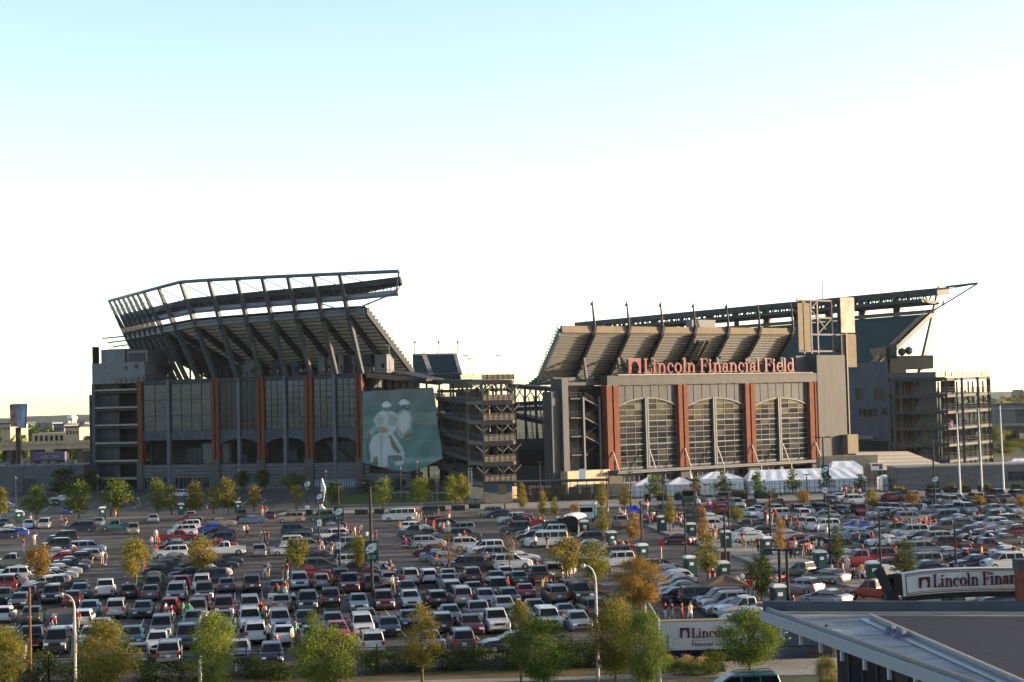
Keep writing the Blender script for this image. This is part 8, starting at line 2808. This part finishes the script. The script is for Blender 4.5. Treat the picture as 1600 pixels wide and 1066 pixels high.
PP = '''
54 853 white khaki wave behind the small orange tree|160 882 white khaki stand beside the silver wagon file|165 883 grey denim stand beside the silver wagon file|79 988 red denim bend behind the sage sedan|82 982 white denim bend behind the sage sedan|122 983 red khaki stand behind the curved street lamp|
259 970 white khaki stand behind the dark suv|268 977 red pale%blue walk behind the dark suv|290 970 green white stand behind the dark grey suv|296 975 green khaki walk behind the dark grey suv|38 1030 blue khaki bend beside the brown pole|206 930 orange black bend at the open tailgate car|
381 839 white khaki stand beside the open black sedan|384 839 pink black stand beside the open black sedan|408 849 pale%blue khaki stand in the open aisle|413 849 red black stand in the open aisle|418 849 red denim stand in the open aisle|
414 905 navy white walk in the aisle behind black suv|419 903 white khaki stand in the aisle behind black suv|442 906 red khaki stand at the tail of grey minivan|446 906 red white stand at the tail of grey minivan|432 934 red black bend at the open teal sedan|446 935 orange white stand beside the open teal sedan|458 890 red denim stand beside the olive tree|449 886 navy black stand beside the olive tree|478 913 red khaki bend behind the silver suv|488 920 pink khaki sit between two silver cars|
415 976 white khaki stand behind the white suv|408 972 red green stand beside the silver suv|413 982 grey khaki stand beside the silver suv|442 1008 white black stand by the white sedan tail|457 1012 white khaki stand by the white sedan tail|465 1008 green khaki stand left of the bright tree|432 1018 red khaki sit by the white sedan tail|475 1003 blue white stand behind the bright green tree|458 950 white navy bend beside the black suv front|
543 845 white denim stand behind the silver minivan file|549 845 red khaki stand behind the silver minivan file|555 842 white khaki stand behind the silver minivan file|561 843 red black stand behind the silver minivan file|564 838 white denim stand behind the silver minivan file|541 835 red khaki stand behind the silver minivan file|573 848 white navy stand beside the tall banner pole|580 850 red black stand beside the tall banner pole|588 848 red denim stand beside the tall banner pole|
604 893 blue khaki sit beside the maroon coupe|611 892 grey denim sit beside the maroon coupe|614 925 white khaki walk behind the silver sedan|650 815 white khaki stand at the tail of white van|654 814 red white stand at the tail of white van|658 812 red khaki stand at the tail of white van|685 812 green khaki stand in the aisle by the van|702 813 red white stand on open asphalt by the van|625 833 red denim stand behind the silver estate|671 822 red black stand at the red suv tail|665 824 black denim stand at the red suv tail|675 830 red khaki stand at the red suv tail|688 834 white red stand beside the dark pickup bed|693 834 grey khaki stand beside the dark pickup bed|700 832 white denim stand beside the dark pickup bed|680 838 red denim stand beside the dark pickup bed|
633 855 red navy sit behind the silver suv|640 856 blue denim sit behind the silver suv|645 856 red grey sit behind the silver suv|683 888 red black stand beside the dark suv|761 884 navy navy stand behind the white suvs|718 852 white red stand amid the middle file|726 850 red khaki stand amid the middle file|
770 931 red khaki stand before the dark green sedan|776 930 red white stand before the dark green sedan|780 932 red denim stand before the dark green sedan|786 928 navy red stand before the dark green sedan|849 902 red black stand near the tan minivan|862 904 red white walk near the tan minivan|870 903 red navy stand near the tan minivan|848 919 red khaki bend at the blue-grey pickup|854 915 white black bend at the blue-grey pickup|885 900 black khaki stand under the golden tree|892 905 white white stand under the golden tree|898 904 white white stand under the golden tree|801 865 pink khaki stand beside the half bare tree|
837 857 white navy stand at the white van tail|855 857 maroon khaki stand at the white van tail|826 842 white white walk beside the black sedan file|800 830 red khaki stand beside the black suv file|884 838 khaki khaki stand at the front of the white van|904 840 grey khaki stand beside the toilet hut|914 844 red black stand beside the toilet hut|938 842 grey khaki stand beside the slim brown tree|947 838 red black stand beside the slim brown tree|789 800 black black stand behind the tan jeep|
960 866 pale%blue denim stand by the kerb huts|968 866 red khaki stand by the kerb huts|974 868 white navy stand by the kerb huts|980 866 red denim stand by the kerb huts|984 870 grey white stand by the kerb huts|988 872 red grey stand by the kerb huts|992 874 orange khaki stand by the kerb huts|
1040 973 red pale%blue walk behind the white panel sign|1047 973 red grey walk behind the white panel sign|1066 973 red red stand behind the white panel sign|1079 974 khaki white walk behind the white panel sign|1108 915 red khaki stand at the brown gazebo|1114 917 red denim stand at the brown gazebo|1121 930 khaki denim stand at the brown gazebo|1128 932 red khaki stand at the brown gazebo|1136 931 black denim stand at the brown gazebo|1144 931 khaki black stand at the brown gazebo|1152 929 white khaki stand at the brown gazebo|1164 934 red denim stand at the brown gazebo|1170 935 red blue stand at the brown gazebo|1176 935 red denim stand at the brown gazebo|1188 938 orange khaki stand at the brown gazebo|1205 938 white white stand before the twin-pole hut|1212 925 white khaki stand before the twin-pole hut|1241 952 orange red sit beside the twin dark poles|1258 908 orange khaki bend at the dark pickup tailgate|1346 909 yellow white stand on the island by the cone|1352 910 white denim sit on the island by the cone|1330 907 black black sit on the island by the cone|1317 905 grey navy stand on the island behind the cone|1341 905 red khaki sit on the island behind the cone|
1324 896 white white stand behind the fifth hut|1276 866 white denim stand behind the fifth toilet hut|1284 866 white khaki stand behind the fifth toilet hut|1271 868 red khaki stand behind the fifth toilet hut|1163 862 khaki khaki stand before the fourth island hut|1175 863 green khaki stand before the fourth island hut|1185 863 red black stand before the fourth island hut|1160 852 red khaki stand before the fourth island hut|1278 838 pale%blue denim stand in the right lot aisle|1292 842 white white stand in the right lot aisle|1248 832 red denim stand in the right lot aisle|1340 852 orange denim stand beside the navy hatchback|1363 851 red navy stand beside the navy hatchback|1340 830 khaki khaki stand beside the bright blue sedan|1362 832 pale%blue khaki stand beside the bright blue sedan|
1518 849 white khaki stand behind the maroon suv|1552 850 white denim bend behind the maroon pickup|1551 846 pale%blue navy bend behind the grey sedan|1528 815 red denim stand by the far dark pickup|1537 817 white khaki stand by the far dark pickup|1560 815 orange khaki stand by the far black suv|1563 817 red denim stand by the far black suv|1570 816 white denim stand by the far black suv|1461 830 red white stand behind the silver coupe file|1508 878 red black bend at the open dark sedan|1524 876 red khaki stand at the open dark sedan|1534 878 yellow denim stand at the open dark sedan|1546 884 black black bend at the white suv nose|1585 876 red khaki stand at the white suv nose|1388 862 white denim stand by the right-hand white sedan|1397 864 red khaki sit by the right-hand white sedan|1410 852 white khaki sit by the right-hand white sedan|
1000 800 red khaki stand beside the blue gazebo|1012 797 red white stand beside the blue gazebo|1104 797 red khaki stand before the white suv|1107 798 white blue stand before the white suv|1111 797 red white stand before the white suv|1221 778 white black stand beside the long marquee|
157 811 red red stand left of the teal pickup|173 809 red denim stand left of the teal pickup|181 810 red khaki stand left of the teal pickup|103 821 red khaki sit at the dark minivan front|96 820 navy navy stand at the dark minivan front|218 794 red grey stand on the shaded road|48 816 navy khaki stand between two far-left cars|37 862 red white stand behind the orange tree|120 865 white red bend beside the silver minivan|244 846 white khaki stand behind the red pickup|248 858 red navy stand behind the red pickup|237 857 grey denim stand behind the red pickup|244 870 red khaki stand at the white suv nose|287 870 red black stand at the white suv tail|311 895 red khaki stand beside the white sedan file|316 896 red white stand beside the white sedan file|226 900 red black stand beside the yellow tree|208 905 navy khaki bend beside the yellow tree|410 806 red khaki stand behind the long tan suv|416 806 orange white stand behind the long tan suv|499 862 red white stand amid the second file|503 864 white red stand amid the second file|518 866 orange white stand amid the second file|84 788 white black stand by the shaded white sedan
'''
for tok in PP.replace('\n', '').split('|'):
    f = tok.split()
    if len(f) < 6:
        continue
    add_person(float(f[0]), float(f[1]), f[2].replace('%', '-'), f[3].replace('%', '-'), ' '.join(f[5:]), f[4])
crowd(1010, 1034, 815, 824, 7, 'left of first island hut')
crowd(1050, 1070, 816, 828, 14, 'between two island huts')
crowd(1092, 1128, 836, 850, 16, 'beside the white convertible')
crowd(1095, 1104, 846, 856, 4, 'right of the second island hut')
crowd(1230, 1268, 862, 875, 16, 'beside the fifth island hut')
crowd(1312, 1352, 770, 777, 14, 'at the marquee end')
crowd(1395, 1450, 826, 832, 18, 'in the far right crowd')
crowd(968, 978, 805, 818, 8, 'seated near the blue gazebo', ('white', 'white', 'grey', 'red'))
crowd(1196, 1216, 812, 822, 7, 'in the aisle left of the white suv')
crowd(1224, 1250, 818, 830, 8, 'in the aisle behind the white minivan')
crowd(830, 856, 818, 824, 6, 'near the covered trailer', ('red', 'maroon', 'black'))
crowd(985, 1003, 803, 812, 6, 'under the blue gazebo')
# keep feet out of the cars
boxes = [(q['a'], q['b'], q['hw'][0] + .28, q['hw'][1] + .28) for q in cars]
for p in people:
    P = G(p['px'], p['py'])
    a, b_ = P.dot(LW), P.dot(LV)
    for _ in range(6):
        hit = False
        for ca, cb_, wa, wb_ in boxes:
            da, db = a - ca, b_ - cb_
            if abs(da) < wa and abs(db) < wb_:
                hit = True
                if (wa - abs(da)) < (wb_ - abs(db)) * 1.2:
                    a = ca + (wa + .02) * (1 if da >= 0 else -1)
                else:
                    b_ = cb_ + (wb_ + .02) * (1 if db >= 0 else -1)
        if not hit:
            break
    p['P'] = LW * a + LV * b_
for i, p in enumerate(people):              # nobody stands inside anybody else
    for q in people[:i]:
        d = p['P'] - q['P']
        if d.length < .5:
            p['P'] = q['P'] + (d.normalized() if d.length > .01 else Vector((1, 0, 0))) * .55
grp = {}
for p in people:
    grp.setdefault((p['s'], p['l'], p['w']), []).append(p)
for (s, l, w), v in grp.items():
    v.sort(key=lambda p: proj(p['P'])[0])
    long_ = {p['px']: (p['px'] * 7) % 3 < 1 for p in v}
    for i, p in enumerate(v):
        p['label'] = f'person in {s} top and {l} legwear {w}' if len(v) == 1 else f'{ORDN[i]} from left in {s} top and {l} legwear {w}'
for p in people:
    if len(p['label'].split()) > 16:
        p['label'] = p['label'].replace(' legwear', '').replace(' top and ', ' and ')
for i, p in enumerate(people):
    S = PM[p['pose']]
    sc_ = R.uniform(.94, 1.06)
    P = p['P']
    root = share('person', S['body'], None, loc=(P.x, P.y, .012))
    root.rotation_euler = (0, 0, p['face'])
    root.scale = (sc_ * R.uniform(1, 1.12), sc_ * R.uniform(1, 1.15), sc_)
    tag(root, p['label'], 'person', 'fans standing about the car park')
    root.material_slots[0].link = 'OBJECT'
    root.material_slots[0].material = SKIN[(i * 5) % 7 % 3 if i % 6 == 0 else i % 2]
    share('shirt', S['shirt'], root, mat=CM[p['s']])
    sh = p['l'] in ('khaki', 'white', 'grey', 'pale-blue', 'green') and i % 4 != 0
    share('shorts' if sh else 'trousers', S['shorts' if sh else 'trousers'], root, mat=CM[p['l']])
    if 'hair' in S:
        share('hair' if i % 5 not in (3,) else 'cap', S['hair'], root, mat=HAIR[3 + i % 2] if i % 5 == 3 else HAIR[i % 3])
    share('shoes', S['shoe'], root, mat=CM['white' if i % 3 else 'black'])
    if p['pose'] == 'sit':
        st = thing('folding_chair', 'low folding chair ' + p['w'] + ', sitter in ' + p['s'] + ' and ' + p['l'], 'chair', (P.x, P.y, .012), 'folding chairs', rz=p['face'])
        o_ = ORG[st.name]
        q = lambda x, y, z: (o_.x + x, o_.y + y, o_.z + z)
        b = MB(); b.box(*q(-.26, -.28, .33), *q(.26, .24, .37)); b.build('seat', CM['navy'], st)
        b = MB(); b.obox(q(-.26, .22, .36), (.52, 0, 0), (0, .03, 0), (0, .12, .48)); b.build('backrest', CM['navy'], st)
        for sx, sy in ((-.24, -.26), (.24, -.26), (-.24, .22), (.24, .22)):
            b = MB(); b.beam(q(sx, sy, 0), q(sx, sy, .33), .03, .03); b.build('leg', M['black'], st)
# people up on the terrace of the left wing
n0 = 0
tp_ = [(232, 'pink'), (249, 'navy'), (256, 'blue'), (262, 'white'), (276, 'blue'), (290, 'grey'), (306, 'red'), (318, 'white'), (352, 'black'), (366, 'grey'), (386, 'blue'), (423, 'white'), (434, 'white'), (470, 'white'), (476, 'grey'), (506, 'white'), (514, 'pink'), (536, 'grey')]
for i, (px, s) in enumerate(tp_):
    d = 2.0 + (i % 3) * 1.3
    u = L.uu(px, 588, d)
    P = L.p(u, d, ZT)
    root = share('person', PM[POSES[i % 5]]['body'], None, loc=P)
    root.rotation_euler = (0, 0, R.uniform(0, 6.28))
    tag(root, f'person in {s} top on the left stand terrace, {ORDN[i]} along it from the left', 'person', 'people on the terrace')
    root.material_slots[0].link = 'OBJECT'
    root.material_slots[0].material = SKIN[i % 3]
    share('shirt', PM[POSES[i % 5]]['shirt'], root, mat=CM[s])
    share('trousers', PM[POSES[i % 5]]['trousers'], root, mat=CM['denim'])
    if 'hair' in PM[POSES[i % 5]]:
        share('hair', PM[POSES[i % 5]]['hair'], root, mat=HAIR[i % 3])

# pieces too fine to pick apart stay joined inside one part
for o in COL.objects:
    n_ = o.name.split('.')[0]
    if n_ in ('roof_truss', 'knee_brace', 'stay_cables', 'railing', 'gate_fence', 'end_spar', 'end_strut', 'vent', 'ramp_frame', 'frame_brace', 'ramp_brace', 'flashing_clips', 'sign_frame', 'panel_rib', 'brace_rod'):
        o['kind'] = 'stuff'
# thin evening air
hb = MB()
hb.box(-2700, -150, -3.2, 2700, 7250, 62)
hz_m = bpy.data.materials.new('haze')
hz_m.use_nodes = True
hn = hz_m.node_tree
for q_ in list(hn.nodes):
    if q_.type == 'BSDF_PRINCIPLED':
        hn.nodes.remove(q_)
pv = hn.nodes.new('ShaderNodeVolumePrincipled')
pv.inputs['Color'].default_value = (.80, .88, 1, 1)
pv.inputs['Density'].default_value = HAZE
pv.inputs['Anisotropy'].default_value = .3
hn.links.new(pv.outputs[0], hn.nodes['Material Output'].inputs['Volume'])
if HAZE > 0:
    ho = hb.build('haze', hz_m)
    ho['kind'] = 'stuff'
    ho['label'] = 'thin pale evening haze over the whole scene'
